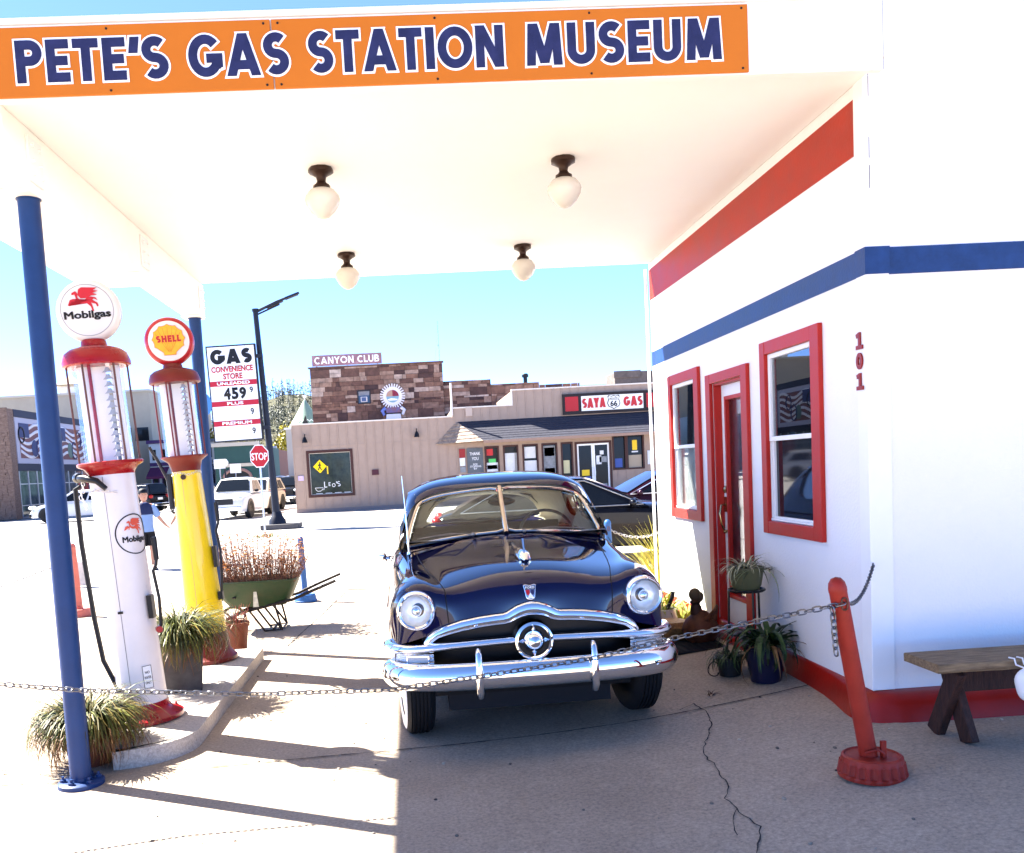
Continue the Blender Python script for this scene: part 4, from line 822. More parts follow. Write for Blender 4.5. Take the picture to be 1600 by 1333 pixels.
# ================================================================ CHAINS AND BOLLARDS
CH=mat('chain_grey',(.13,.13,.135),.35,.85,var=.2,vscale=40)
BRED=mat('bollard_red',(.27,.020,.010),.5,var=.16,vscale=9,bump=.08,bscale=70)
BBLU=mat('bollard_blue',(.02,.085,.25),.45,var=.12)
def bollard(x,y,z,rot,m,label,h=.95,r=.04,fluted=True,group=None):
    t=thing('bollard',label,'bollard',(x,y,z),group=group)
    mb=MB(); lean=V((math.sin(rot),0,math.cos(rot)));
    mb.lathe([(r,.05),(r*.98,h-.06),(r*1.02,h-.055),(r*1.02,h-.04),(r*.9,h-.015),(r*.55,h+.005),(0,h+.012)],28,(0,0,0),lean); mb.build('pole',m,t)
    mb=MB(); n=80; prof=[(.12,.0,0),(.150,.004,0),(.153,.022,0),(.146,.026,1),(.138,.072,1),(.137,.076,0),(.133,.098,0),(.122,.104,0),(.116,.096,0),(.06,.096,0),(.045,.10,0),(0,.10,0)]
    rows=[]
    for rr,zz,fl in prof: rows.append([((rr+(.005 if (fluted and fl and k%4<2) else -.009 if fl and fluted else 0))*math.cos(2*math.pi*k/n),(rr+(.005 if (fluted and fl and k%4<2) else -.009 if fl and fluted else 0))*math.sin(2*math.pi*k/n),zz) for k in range(n)])
    mb.grid(rows,closed=True); mb.build('base',m,t,ang=50)
    mb=MB(); mb.obox((.035,-.035,.13),(1,0,0),(0,0,1),(0,1,0),.012,.045,.008); mb.tube([(-.055,-.045,.125),(-.03,-.055,.135),(.0,-.055,.14),(.03,-.05,.12),(.03,-.05,.10)],.006,6); mb.build('bracket',m,t)
    tp=lean*(h-.11); mb=MB(); link(mb,tp+V((-.0,-r-.004,0)),(0,0,1),(1,0,0),.028,.014,.004); mb.build('ring',mat('rusty_ring',(.12,.05,.03),.5,.5),t)
    return t,V((x,y,z))+tp
bx,by=2.07,3.98; t,tp=bollard(bx,by,gz(bx,by)-.005,-.165,BRED,'red painted bollard with fluted base leaning in front of the white wall',h=.945)
hook=V((GX+.02,Y0+.0,1.02)); hk=V((2.452,4.665,1.02))
chain('chain','grey chain sagging from the red bollard to a hook at the wall corner',[tp+V((.02,-.01,0)),hk],CH,.014,.009,.003,sag=.07)
ds=tp+V((-.05,-.03,-.03)); chain('chain','loose end of chain hanging straight down beside the red bollard',[ds,ds+V((.012,0,-.2))],CH,.021,.0125,.004)
cp=[tp+V((-.02,-.045,0)),at(1040,1000,4.4),at(930,1028,4.45),at(752,1057,4.45),at(610,1078,4.45),at(400,1085,4.45),at(130,1079,4.45),at(-30,1067,4.4),at(-200,1040,4.35)]
# front
chain('chain','long grey chain strung low across the front of the blue sedan',cp,mat('chain_bright',(.14,.14,.145),.35,.85,var=.2,vscale=40),.022,.0125,.0036)
# far side of the lot
b2=atz(478,940,0); t2,tp2=bollard(b2.x,b2.y,0,-.02,BBLU,'blue bollard standing behind the wheelbarrow handles',h=.86,fluted=False)
b3x,b3y=2.56,11.6; t3,tp3=bollard(b3x,b3y,gz(b3x,b3y),-.02,BBLU,'blue bollard beyond the car beside the dry yellow grass',h=.86,r=.045,fluted=False)
chain('chain','thin chain hanging between the two blue bollards behind the car',[tp2,tp3],mat('chain_pale',(.45,.44,.42),.4,.7),.024,.013,.004,sag=.25)
chain('chain','pale chain from the far blue bollard to the station corner',[tp3,V((3.3,11.2,.80))],MATS['chain_pale'],.024,.014,.0045,sag=.14)
b4=atz(125,963,0); t4,tp4=bollard(b4.x,b4.y,0,-.03,mat('faded_sunlit_red',(.45,.13,.10),.55,var=.15),'faded red bollard half hidden behind the blue canopy post',h=.95,r=.05,fluted=False)  # faded red, with strong sunlight put into the paler colour
chain('chain','dark chain sagging from the faded red bollard towards the left edge',[tp4,at(78,888,b4.y),at(0,918,b4.y-.3),at(-120,930,b4.y-.5)],CH,.024,.013,.004)
wbk=atz(128,915,0); m=MB(); fbox(m,FR_S((wbk.x+.0,wbk.y,.0)),-.09,.09,.0,.42,-.06,.06); tag(m.build('concrete_post',mat('weathered_post',(.5,.42,.38),.8,var=.2),None,bev=.015),'short pale square post behind the faded red bollard','post')

# ================================================================ BENCH
b=thing('bench','weathered plank bench with crossed dark legs against the white wall','bench',(3.37,4.26,gz(3.3,4.3))); b.scale=(1,1,.87)
WOODT=mat('bench_plank_wood',(.30,.20,.105),.75,col2=(.10,.062,.034),vscale=7,bump=.5,bscale=25,stretch=(1,9,9)); WOODD=mat('bench_leg_wood',(.06,.022,.014),.7,col2=(.018,.009,.008),vscale=6,bump=.5,bscale=30,stretch=(9,9,1))
m=MB(); rows=[]
for i in range(13):
    x=-.90+.15*i; w=.006*math.sin(i*2.1)
    rows.append([(x,-.15+w,.425),(x,-.155+w,.435),(x,-.152+w*1.5,.468),(x,-.145+w,.475),(x,.145,.475),(x,.152,.468),(x,.15,.425)])
m.grid(rows,closed=True); m.add(rows[0],[tuple(range(7))]); m.add(rows[-1],[tuple(range(7))]); m.build('seat',WOODT,b,ang=30)
for x in(-.74,.62):
    for s,dx in((1,-.022),(-1,.022)):
        m=MB(); a=V((x+dx,s*.11,.0)); c=V((x+dx,-s*.08,.42)); d=(c-a).normalized(); m.obox((a+c)/2,d,(1,0,0),d.cross(V((1,0,0))),.225,.021,.05); m.build('leg',WOODD,b,bev=.006)
m=MB(); m.box(-.72,.60,-.018,.018,.27,.40); m.build('stretcher',WOODD,b,bev=.005)
m=MB(); m.box(-.33,.85,-.125,-.11,.405,.424); m.build('metal_strip',mat('bench_strip_grey',(.6,.6,.62),.4,.2),b)
w=at(1607,1066,4.035); bg_=thing('bag','rounded white cloth bag hanging from the front edge of the bench','bag',w)
m=MB(); m.sph((0,0,0),(.062,.045,.082),20,14); m.v=[(x*(1+.05*math.sin(z*60)),y,z-.012*math.cos(x*25)) for x,y,z in m.v]; m.build('sack',mat('white_cloth',(.80,.77,.74),.8,bump=.3,bscale=12),bg_)
sy=4.26-.155-w.y; sz=gz(3.3,4.3)+.475*.87-w.z
for dx in(-.02,.02): m=MB(); m.tube([(dx,0,.07),(dx,sy-.012,sz-.02),(dx,sy+.0,sz+.008),(dx,sy+.04,sz+.005)],.004,6); m.build('strap',MATS['white_cloth'],bg_)
# ================================================================ PLANTS AND POTS
def blade(mb,p,az,ln,lift,droop,w,n=6,tw=0,curl=0):
    d=V((math.cos(az),math.sin(az),0)); s=V((-math.sin(az),math.cos(az),0)); P=V(p); ang=lift; L=[];Q=[]
    for i in range(n+1):
        t=i/n; ww=w*(1-t**1.6)*.5+.0006; sd=(s+V((0,0,tw*math.sin(t*3)))).normalized(); L.append(P+sd*ww); Q.append(P-sd*ww)
        P=P+(d*math.cos(ang)+V((0,0,math.sin(ang))))*(ln/n)+s*curl*t*ln/n; ang-=droop/n
    mb.grid([L,Q])
def leafmat(name,c1,c2,rough=.5,tr=.25):
    m=mat(name,c1,rough,col2=c2,island=.35); return m
def grass_clump(parent,name,m,c,n,rr,ln,lift,droop,w,rnd,drop_min=None,n_seg=7):
    mb=MB()
    for i in range(n):
        a=rnd.uniform(0,2*math.pi); r=rr*math.sqrt(rnd.random()); blade(mb,(c[0]+r*math.cos(a),c[1]+r*math.sin(a),c[2]),a+rnd.uniform(-.7,.7),ln*rnd.uniform(.55,1.15),lift*rnd.uniform(.6,1.1),droop*rnd.uniform(.6,1.2),w*rnd.uniform(.6,1.2),n_seg,rnd.uniform(-.3,.3),rnd.uniform(-.3,.3))
    if drop_min is not None:
        mb.v=[(x,y,max(z,drop_min+.01*((i*7)%11)/11)) for i,(x,y,z) in enumerate(mb.v)]
    return mb.build(name,m,parent,smooth=False)
TERRA=mat('dark_terracotta',(.13,.035,.018),.6,var=.2,vscale=10,bump=.1)
SOIL=mat('soil',(.02,.014,.01),.95,var=.3,vscale=40,bump=.6)
GRASSA=leafmat('grass_tan_green',(.045,.045,.005),(.115,.078,.012)); GRASSB=leafmat('grass_green',(.016,.03,.004),(.085,.09,.012)); DRY=leafmat('dry_blades',(.14,.045,.008),(.11,.06,.018))
def round_pot(parent,m,r0,r1,h,z=0):
    mb=MB(); mb.lathe([(r0,z),(r0+(r1-r0)*.5,z+h*.5),(r1,z+h*.86),(r1*1.1,z+h*.87),(r1*1.1,z+h),(r1*.95,z+h),(r1*.92,z+h*.88),(0,z+h*.88)],32); p=mb.build('pot',m,parent); return p
r1=random.Random(3)
t=thing('grass_planter','dark terracotta pot of drooping tan green grass behind the nearer blue post','planter',(-2.03,5.43,.0))
round_pot(t,TERRA,.12,.17,.26); 
grass_clump(t,'foliage',GRASSA,(0,0,.24),760,.14,.43,1.2,3.6,.009,r1,.004); grass_clump(t,'foliage',GRASSB,(0,0,.24),520,.14,.42,1.3,3.5,.009,r1,.004)
grass_clump(t,'dry_foliage',DRY,(0,-.02,.22),460,.16,.38,.6,3.4,.008,r1,.004)
t=thing('grass_planter','black square planter of arching green grass between the two fuel pumps','planter',(-1.79,6.76,.11),rz=.25)
mb=MB(); rows=[]
for z,h in((0,.125),(.36,.155),(.385,.165),(.39,.165),(.39,.145),(.34,.14)): rows.append([(h,h,z),(-h,h,z),(-h,-h,z),(h,-h,z)])
mb.grid(rows,closed=True); mb.add(rows[-1],[(0,1,2,3)]); mb.build('pot',mat('planter_black',(.02,.019,.018),.5,col2=(.07,.065,.06),vscale=6),t,smooth=False,bev=.004)
grass_clump(t,'foliage',GRASSB,(0,0,.36),700,.10,.56,1.5,3.6,.010,r1,.02); grass_clump(t,'foliage',GRASSA,(0,0,.36),160,.12,.52,1.4,3.5,.009,r1,.02); grass_clump(t,'dry_foliage',DRY,(.0,-.05,.34),130,.12,.36,.5,2.5,.006,r1,.04)
grass_clump(t,'long_leaf',GRASSA,(.06,0,.40),14,.08,.62,1.15,2.4,.012,r1,.1)
t=thing('twig_planter','brown pot of reddish twigs beside the far blue post','planter',(-1.75,8.62,.0))
round_pot(t,TERRA,.085,.115,.30)
mb=MB()
for i in range(26): 
    a=r1.uniform(0,6.28); mb.tube([(.06*math.cos(a),.06*math.sin(a),.26),(.09*math.cos(a),.09*math.sin(a),.36),(.15*math.cos(a+.3),.15*math.sin(a+.3),.40+r1.uniform(0,.1))],[.003,.0025,.0015],5)
mb.build('twigs',mat('red_twig',(.22,.05,.035),.6),t); grass_clump(t,'dry_foliage',DRY,(0,0,.26),60,.07,.3,.9,2.4,.01,r1,.02)
# wheelbarrow planter
t=thing('wheelbarrow','rusty green wheelbarrow planted with dry orange and red flowers','wheelbarrow',(-1.70,9.9,0))
GRN=mat('barrow_green',(.012,.045,.016),.5,col2=(.04,.05,.025),vscale=5,bump=.15); IRON=mat('barrow_iron',(.022,.018,.016),.55,.4,var=.3)
rows=[]
for (x0,x1,w,z) in((-.33,.27,.20,.285),(-.385,.32,.24,.36),(-.44,.385,.29,.50),(-.455,.40,.305,.57),(-.465,.41,.315,.575),(-.465,.41,.315,.56),(-.44,.385,.29,.55)):
    e=.06; rows.append([(x0+e,-w,z),(x1-e,-w,z),(x1,-w+e,z),(x1,w-e,z),(x1-e,w,z),(x0+e,w,z),(x0,w-e,z),(x0,-w+e,z)])
mb=MB(); mb.grid(rows,closed=True); mb.add(rows[0],[tuple(range(8))]); mb.build('tub',GRN,t,ang=50)
mb=MB(); mb.add([(x,y,.53) for x,y,_ in rows[2]],[tuple(range(8))]); mb.build('soil',SOIL,t,smooth=False)
mb=MB(); mb.prism([(-.03,.29),(.03,.29),(.012,.50),(-.012,.5)],FR_S((-.03,-.262,0)),.0,.012); mb.build('side_plate',mat('plate_pale',(.45,.45,.38),.6,var=.3,vscale=20),t,smooth=False)
for s in(-1,1):
    mb=MB(); mb.tube([(-.40,s*.05,.14),(-.20,s*.13,.22),(.10,s*.2,.29),(.36,s*.26,.345),(.60,s*.31,.44),(.72,s*.32,.485),(.84,s*.32,.53)],.017,8); mb.build('handle',IRON,t)
    mb=MB(); mb.tube([(.16,s*.22,.30),(.22,s*.2,.02),(.03,s*.17,.01),(-.13,s*.18,.25)],.013,8); mb.tube([(.22,s*.2,.02),(.05,s*.2,.27)],.012,8); mb.build('leg',IRON,t)
mb=MB(); mb.tube([(.13,-.2,.03),(.13,.2,.03)],.013,8); mb.tube([(.22,-.2,.02),(.22,.2,.02)],.011,8); mb.build('brace',IRON,t)
mb=MB(); mb.tube([(-.43,-.05,.15),(-.46,-.06,.33),(-.36,-.2,.40),(-.24,-.27,.40)],.010,8); mb.build('nose_guard',IRON,t)
mb=MB(); c=V((-.33,0,.135)); mb.tube([c+V((.13*math.cos(a),0,.13*math.sin(a))) for a in[i*math.pi/14 for i in range(28)]],.016,8,closed=True); wh=mb.build('wheel',RUBBER,t)
for k in range(5): a=k*1.2566; MB().tube([c,c+V((.12*math.cos(a),0,.12*math.sin(a)))],.006,6).build('spoke',IRON,wh)
mb=MB(); mb.tube([c-V((0,.07,0)),c+V((0,.07,0))],.012,8); mb.build('axle',IRON,t)
fl=MB(); pet=MB(); lf=MB()
for i in range(620):
    x=r1.uniform(-.45,.40);y=r1.uniform(-.27,.27); h=r1.uniform(.16,.56)*(1-.5*max(0,(x-.05)))
    dx,dy=r1.uniform(-.06,.06),r1.uniform(-.06,.06); b=V((x,y,.53)); e=V((x+dx*1.5+x*.22,y+dy*1.5+y*.3,.53+h)); fl.tube([b,b.lerp(e,.5)+V((dx*.2,dy*.2,0)),e],[.0022,.0018,.0012],4,caps=False)
    for q in range(4):
        a=r1.uniform(0,6.28); pp=b.lerp(e,r1.uniform(.25,.95)); blade(lf,pp,a,r1.uniform(.02,.05),r1.uniform(-.2,.9),1,.011,3)
    if i%3<2:
        for q in range(7):
            a=q*.9+i; blade(pet,e,a,.030,.5,.8,.018,2)
fl.build('stems',mat('flower_stem',(.11,.042,.026),.8,col2=(.25,.13,.08),island=.3),t); lf.build('leaves',leafmat('dry_leaf',(.10,.022,.018),(.20,.10,.055)),t,smooth=False); pet.build('flowers',leafmat('flower_orange',(.30,.05,.012),(.45,.22,.03)),t,smooth=False)
# ---- by the station door
t=thing('plant_stand','black metal plant stand with two shelves beside the red door','plant stand',(2.27,6.03,gz(2.27,6.03)))
zt=.56
mb=MB(); mb.tube([(.12*math.cos(a),.12*math.sin(a),zt) for a in[i*math.pi/14 for i in range(28)]],.008,6,closed=True); mb.lathe([(.115,zt-.012),(.115,zt-.004)],24); mb.build('top_shelf',BLACK,t)
mb=MB(); mb.lathe([(.13,.25),(.13,.262)],24); mb.build('lower_shelf',BLACK,t)
for k in range(3):
    a=k*2.094+.5; mb=MB(); mb.tube([(.12*math.cos(a),.12*math.sin(a),zt),(.125*math.cos(a),.125*math.sin(a),.3),(.16*math.cos(a),.16*math.sin(a),.0)],.008,6); mb.build('leg',BLACK,t)
t=thing('spider_plant','spider plant in an olive bowl on the black plant stand','potted plant',(2.27,6.03,gz(2.27,6.03)+zt+.004))
mb=MB(); mb.lathe([(.085,0),(.10,.03),(.118,.13),(.122,.14),(.122,.155),(.11,.155),(.105,.135),(0,.135)],28); mb.build('pot',mat('olive_pot',(.10,.10,.045),.45,var=.1),t)
grass_clump(t,'foliage',leafmat('spider_leaf',(.10,.12,.05),(.40,.38,.24)),(0,0,.13),90,.06,.24,1.1,2.7,.012,r1); grass_clump(t,'trailing_leaf',leafmat('trailing_leaf',(.05,.07,.03),(.12,.14,.06)),(.08,-.05,.13),24,.04,.34,.3,2.0,.012,r1)
t=thing('leafy_plant','dark blue pot of long drooping strap leaves against the white wall','potted plant',(2.26,5.70,gz(2.26,5.7)))
mb=MB(); mb.lathe([(.095,0),(.115,.12),(.125,.22),(.135,.225),(.135,.255),(.12,.255),(.115,.22),(0,.22)],28); mb.build('pot',mat('indigo_glaze',(.008,.008,.028),.3,var=.2),t)
grass_clump(t,'foliage',leafmat('strap_leaf',(.005,.018,.005),(.022,.045,.009)),(0,0,.22),80,.08,.44,1.35,3.5,.038,r1,.01,9); grass_clump(t,'dry_foliage',leafmat('strap_leaf_dry',(.09,.035,.012),(.12,.07,.02)),(0,-.05,.2),8,.06,.42,.9,3.0,.022,r1,.01,8)
t=thing('vine_planter','low dark pot of trailing vines on the pavement by the blue pot','potted plant',(2.12,5.98,gz(2.12,5.98)))
round_pot(t,mat('pot_black',(.012,.012,.014),.5),.07,.09,.13); grass_clump(t,'foliage',leafmat('vine_leaf',(.012,.03,.012),(.05,.08,.03)),(0,0,.12),110,.06,.20,.9,2.8,.012,r1,.005); 
mb=MB(); c=V((-.12,-.02,.055)); mb.tube([c+V((.04*math.cos(a),.01*math.sin(a*2),.05*math.sin(a))) for a in[i*.35 for i in range(19)]],.004,6); mb.build('vine_loop',IRON,t)
m=MB(); m.box(-.27,.27,-.19,.19,0,.012)
for i in range(9): m.box(-.26,.26,-.18+.042*i,-.165+.042*i,.012,.02)
dm=m.build('doormat',RUBBER,bev=.004); dm.location=(2.10,6.93,gz(2.1,6.9)+.004); dm.rotation_euler=(0,math.radians(-5.5),0); tag(dm,'black ribbed rubber doormat in front of the red door','doormat')
# weathered carving among rocks
t=thing('wood_carving','rust brown carved figure with a rounded head beside the door','garden ornament',(2.27,7.05,gz(2.27,7.05)))
WC=mat('carving_brown',(.16,.05,.018),.6,col2=(.05,.018,.01),vscale=9,bump=.4,bscale=20)
m=MB(); m.lathe([(.10,0),(.14,.05),(.15,.11),(.12,.18),(.075,.22),(.05,.25),(0,.26)],20); m.tube([(.02,0,.1),(.09,-.05,.20),(.12,-.06,.30)],[.05,.035,.01],8); m.tube([(-.03,0,.1),(.02,-.09,.18),(.07,-.12,.27)],[.05,.03,.008],8); m.build('base',WC,t)
m=MB(); m.lathe([(.05,0),(.045,.05),(.035,.08),(.05,.1),(.02,.12),(0,.121)],16,(-.03,0,.23),(-.08,0,1)); m.build('body',mat('carving_dark',(.05,.02,.012),.6,bump=.3,bscale=25),t)
m=MB(); m.sph((-.04,0,.385),(.05,.045,.055),16,10); m.sph((.0,-.03,.37),(.022,.02,.04),10,8); m.build('head',mat('carving_head',(.10,.07,.035),.7,bump=.4,bscale=30),t)
m=MB(); m.lathe([(.11,0),(.15,.04),(.16,.12),(.13,.16),(.06,.17),(0,.165)],20); o=m.build('basket',mat('wicker',(.40,.20,.06),.7,col2=(.12,.05,.02),vscale=45,bump=.8,bscale=70)); o.location=(2.10,7.30,gz(2.1,7.3)); tag(o,'squat golden brown woven basket left of the carved figure','basket')
t=thing('white_pot','white glazed pot with sprouting green leaves in the sun by the far wall','potted plant',(2.12,7.58,gz(2.12,7.58)))
m=MB(); m.lathe([(.085,0),(.11,.05),(.115,.14),(.10,.2),(.105,.215),(.09,.215),(.085,.18),(0,.18)],28); m.build('pot',mat('pot_cream',(.7,.62,.52),.3,coat=.3),t); grass_clump(t,'foliage',leafmat('lime_leaf',(.16,.22,.03),(.42,.40,.08)),(0,0,.18),50,.06,.2,1.2,2.0,.02,r1)
m=MB(); m.tube([(.03,0,.2),(.07,-.02,.30),(.085,-.02,.36)],[.016,.02,.018],8); m.build('dark_stem',BLACK,t)
for i,(x,y,s) in enumerate(((2.30,7.62,.07),(2.20,7.78,.09),(2.36,7.45,.06),(2.25,7.48,.05))):
    m=MB(); m.sph((0,0,0),(s,s*.8,s*.65),14,9); rr=random.Random(i); m.v=[(x*(1+.12*math.sin(9*y/s+i)),y*(1+.12*math.sin(7*z/s)),z*(1+.1*math.sin(8*x/s))) for x,y,z in m.v]; o=m.build('rock',mat('garden_rock',(.35,.32,.26),.85,col2=(.14,.12,.09),vscale=14,bump=.5)); o.location=(x,y,gz(x,y)+s*.5); tag(o,('pale garden rock beside the white pot','largest garden rock against the far wall','garden rock next to the carved figure','smallest garden rock in front of the others')[i],'rock','rocks along the sunny wall')
YG=leafmat('sunny_leaf',(.20,.24,.03),(.50,.46,.10))
for i,(x,y,h,l) in enumerate(((2.34,7.68,.26,'small lime green plant behind the carved figure'),(2.30,8.05,.34,'lime green plant against the sunny wall near the far window'),(2.25,8.45,.40,'yellow green plant at the far end of the wall'))):
    o=grass_clump(None,'garden_plant',YG,(0,0,0),70,.06,h*1.2,1.3,1.5,.03,r1); o.location=(x,y,gz(x,y)); tag(o,l,'plant','plants along the sunny wall')
o=grass_clump(None,'tall_grass',leafmat('yellow_grass',(.30,.30,.03),(.62,.52,.12)),(0,0,0),330,.20,.78,1.45,.7,.014,r1); o.location=(2.70,9.35,gz(2.6,9.35)); tag(o,'tall clump of sunlit yellow grass beyond the station corner','grass clump')
o=grass_clump(None,'weed',leafmat('weed_yellow',(.24,.22,.06),(.45,.38,.16)),(0,0,0),90,.12,.09,1.0,1.4,.008,r1); o.location=(-2.62,5.30,.0); tag(o,'small dry weed in the pavement left of the nearer post','weed')
o=grass_clump(None,'weed',mat('weed_brown',(.06,.03,.02),.8,island=.3),(0,0,0),16,.02,.07,.9,1.2,.006,r1); q=atz(1110,1090,.09); o.location=(q.x,q.y,gz(q.x,q.y)); tag(o,'tiny brown weed growing from the pavement joint beside the crack','weed')
# ================================================================ SHOP ACROSS THE STREET
DGL=mat('dark_shop_glass',(.012,.013,.014),.12,spec=.12)
SY=40.5
shop=thing('shop','long tan boarded shop with dark shingle awning across the street','shop',(3,SY,0))
def SL(mb): return mb.xf(M.Translation(V((-3,-SY,0))))
fs=FR_S((0,SY,0))
def px2(x0,y0,x1,y1,Y=SY):
    a=at(x0,y0,Y);b=at(x1,y1,Y); return (a.x,b.x,b.z,a.z)
LEO=(-4.50,-2.57,.75,2.70)
XR=17.
wins=[px2(758,697,780,741),px2(787,696,810,741),px2(817,694,841,741),px2(847,692,871,735),px2(877,688,895,735)]; z0=.95
wins=[(a,b,z0,2.50) for a,b,c,d in wins]
D0=(7.62,9.10,.02,2.42); W67=[(9.28,9.84,1.2,2.70),(9.92,10.66,1.2,2.70)]
mb=panel(fs,-5.15,2.05,-.03,3.93,[LEO],.12)
panel(fs,2.05,XR,-.03,3.4,wins+[D0]+W67,.12,mb); panel(fs,2.05,4.8,3.4,4.30,[],.1,mb); panel(fs,4.8,XR,3.4,4.97,[],.1,mb)
for x0,x1,zt in((-5.15,2.05,3.93),(2.05,4.8,4.3),(4.8,XR,4.97)):
    mb.add([(x0,SY,zt),(x1,SY,zt),(x1,SY+10,zt),(x0,SY+10,zt)],[(0,1,2,3)])
    for x in(x0,x1): mb.add([(x,SY,-.03),(x,SY,zt),(x,SY+10,zt),(x,SY+10,-.03)],[(0,1,2,3)])
x=-5.13
while x<XR:
    zt=3.92 if x<2.05 else 4.29 if x<4.8 else 4.96
    hs=[h for h in [LEO,D0]+wins+W67 if h[0]-.03<x<h[1]+.03]
    segs=[(0,zt)] if not hs else [(0,hs[0][2]),(hs[0][3],zt)]
    for a,b in segs:
        if b-a>.05: fbox(mb,fs,x-.022,x+.022,a,b,.001,.022)
    x+=.405
fbox(mb,fs,-5.15,2.05,2.93,2.97,.001,.018)
SL(mb).build('wall',TAN,shop,smooth=False)
m=MB(); m.box(-5.2,2.0,SY-.06,SY+.1,3.932,3.99); m.box(2.0,4.75,SY-.05,SY+.1,4.302,4.36); m.box(4.75,XR,SY-.05,SY+.1,4.972,5.03); m.box(2.0,2.06,SY-.04,SY-.001,3.95,4.30); m.box(4.74,4.8,SY-.04,SY-.001,4.3,4.97); m.tube([(2.05,SY-.05,4.0),(2.05,SY-.05,5.45)],.045,8); SL(m).build('roof_trim',mat('trim_cream',(.62,.55,.48),.6),shop,smooth=False)
m=MB(); m.box(-5.16,XR,SY-.035,SY-.001,-.03,.16); SL(m).build('plinth',mat('plinth_grey',(.2,.16,.15),.8),shop,smooth=False)
def shop_window(h,glass_m,posters=(),cat_m=DBROWN,t=.07):
    a,b,c,d=h; m=MB(); frame_ring(m,fs,a-t*.6,b+t*.6,c-t*.6,d+t*.6,t,-.02,.035); w=SL(m).build('window',cat_m,shop,smooth=False)
    m=MB(); fbox(m,fs,a,b,c,d,-.10,-.09); SL(m).build('pane',glass_m,w,smooth=False)
    for (u0,u1,v0,v1,mm) in posters:
        m=MB(); fbox(m,fs,a+(b-a)*u0,a+(b-a)*u1,c+(d-c)*v0,c+(d-c)*v1,-.085,-.08); SL(m).build('poster',mm,w,smooth=False)
    return w
PW=mat('poster_white',(.62,.63,.64),.5,var=.1,vscale=3); PG=mat('poster_green',(.08,.5,.12),.5); PRd=mat('poster_red',(.5,.03,.03),.5); PGy=mat('poster_grey',(.2,.21,.22),.5,var=.3,vscale=5); PY=mat('poster_yellow',(.75,.5,.02),.5); PB=mat('poster_blue',(.04,.08,.3),.5)
w=shop_window(LEO,mat('leo_glass',(.008,.012,.01),.1,col2=(.04,.05,.035),vscale=2.2,spec=.15),t=.12)  # grey-green reflections mottled into the glass colour
m=MB(); frame_ring(m,fs,LEO[0]+.04,LEO[1]-.04,LEO[2]+.04,LEO[3]-.04,.03,-.09,-.05); SL(m).build('inner_frame',mat('cream_line',(.5,.46,.4),.6),w,smooth=False)
c=at(500,729,SY); m=MB(); m.prism([(-.30,0),(0,-.30),(.30,0),(0,.30)],(V((c.x-3,-.06,c.z)),V((1,0,0)),V((0,0,1))),-.01,.005); ys=m.build('crossing_sign_reflection',mat('sign_yellow',(.85,.55,.0),.45),w,smooth=False)  # street sign's reflection, built as a solid plate on the window
m=MB(); fr=(V((c.x-3,-.066,c.z)),V((1,0,0)),V((0,0,1)))
m.prism(ell(0.0,.155,.03,.035,14),fr,0,.004); m.prism([(-.04,.11),(.035,.11),(.055,.02),(.03,.02),(.02,.07),(.02,-.02),(.09,-.16),(.05,-.17),(-.005,-.06),(-.07,-.17),(-.105,-.155),(-.03,-.01),(-.03,.05),(-.07,.01),(-.09,.03)],fr,.0005,.004); m.build('walking_figure',INK,ys,smooth=False)
m=MB(); fbox(m,(V((c.x-3,-.06,c.z)),V((1,0,0)),V((0,0,1))),.30,.36,-.35,.0,-.01,.0); m.build('poster',PY,w,smooth=False)
LW=mat('chalk_white',(.7,.7,.68),.6)
stroke('L',(V((-3.80-3,.08,1.10)),V((1,0,0)),V((0,0,1))),.26,LW,w,'lettering',t=.13,d=.004); stroke('E',(V((-3.62-3,.08,1.16)),V((1,0,0)),V((0,0,1))),.16,LW,w,'lettering',t=.15,d=.004)
stroke('O',(V((-3.44-3,.08,1.10)),V((1,0,0)),V((0,0,1))),.17,LW,w,'lettering',t=.15,d=.004); stroke("'S",(V((-3.23-3,.08,1.12)),V((1,0,0)),V((0,0,1))),.23,LW,w,'lettering',t=.13,d=.004)
m=MB(); o=V((-4.10-3,.075,.98)); m.tube([o+V((-.17,0,.12)),o+V((.17,0,.12)),o+V((.13,0,.02)),o+V((.06,0,-.03)),o+V((-.06,0,-.03)),o+V((-.13,0,.02)),o+V((-.17,0,.12))],.014,5); m.tube([o+V((.17,0,.1)),o+V((.24,0,.09)),o+V((.22,0,.03)),o+V((.13,0,.03))],.012,5); m.build('cup_drawing',LW,w)
m=MB(); [fbox(m,FR_S((0,SY,0)),-4.25+.42*i,-3.95+.42*i,.83,.855,-.085,-.08) for i in range(4)]; SL(m).build('small_print',LW,w,smooth=False)
pos=[[(.05,.95,.0,.55,PW),(.1,.6,.76,.95,PRd),(.25,.8,.55,.66,PG),(.1,.9,.36,.48,PG)],[(.05,.95,0,.8,PW)],[(.05,.95,.0,.55,PW),(.1,.9,.62,.95,PW)],[(.08,.92,.05,.95,PGy),(.15,.85,.65,.9,PW),(.15,.85,.1,.3,PW)],[(.15,.75,.12,.5,mat('poster_cream',(.55,.5,.28),.5))]]
for h,p in zip(wins,pos): shop_window(h,DGL,p)
for h,p in zip(W67,([(.15,.75,.05,.32,PB)],[(.1,.9,.0,.4,mat('poster_tan',(.35,.28,.2),.6)),(.35,.65,.55,.85,PY),(.3,.7,.48,.52,PW)])): shop_window(h,DGL,p)
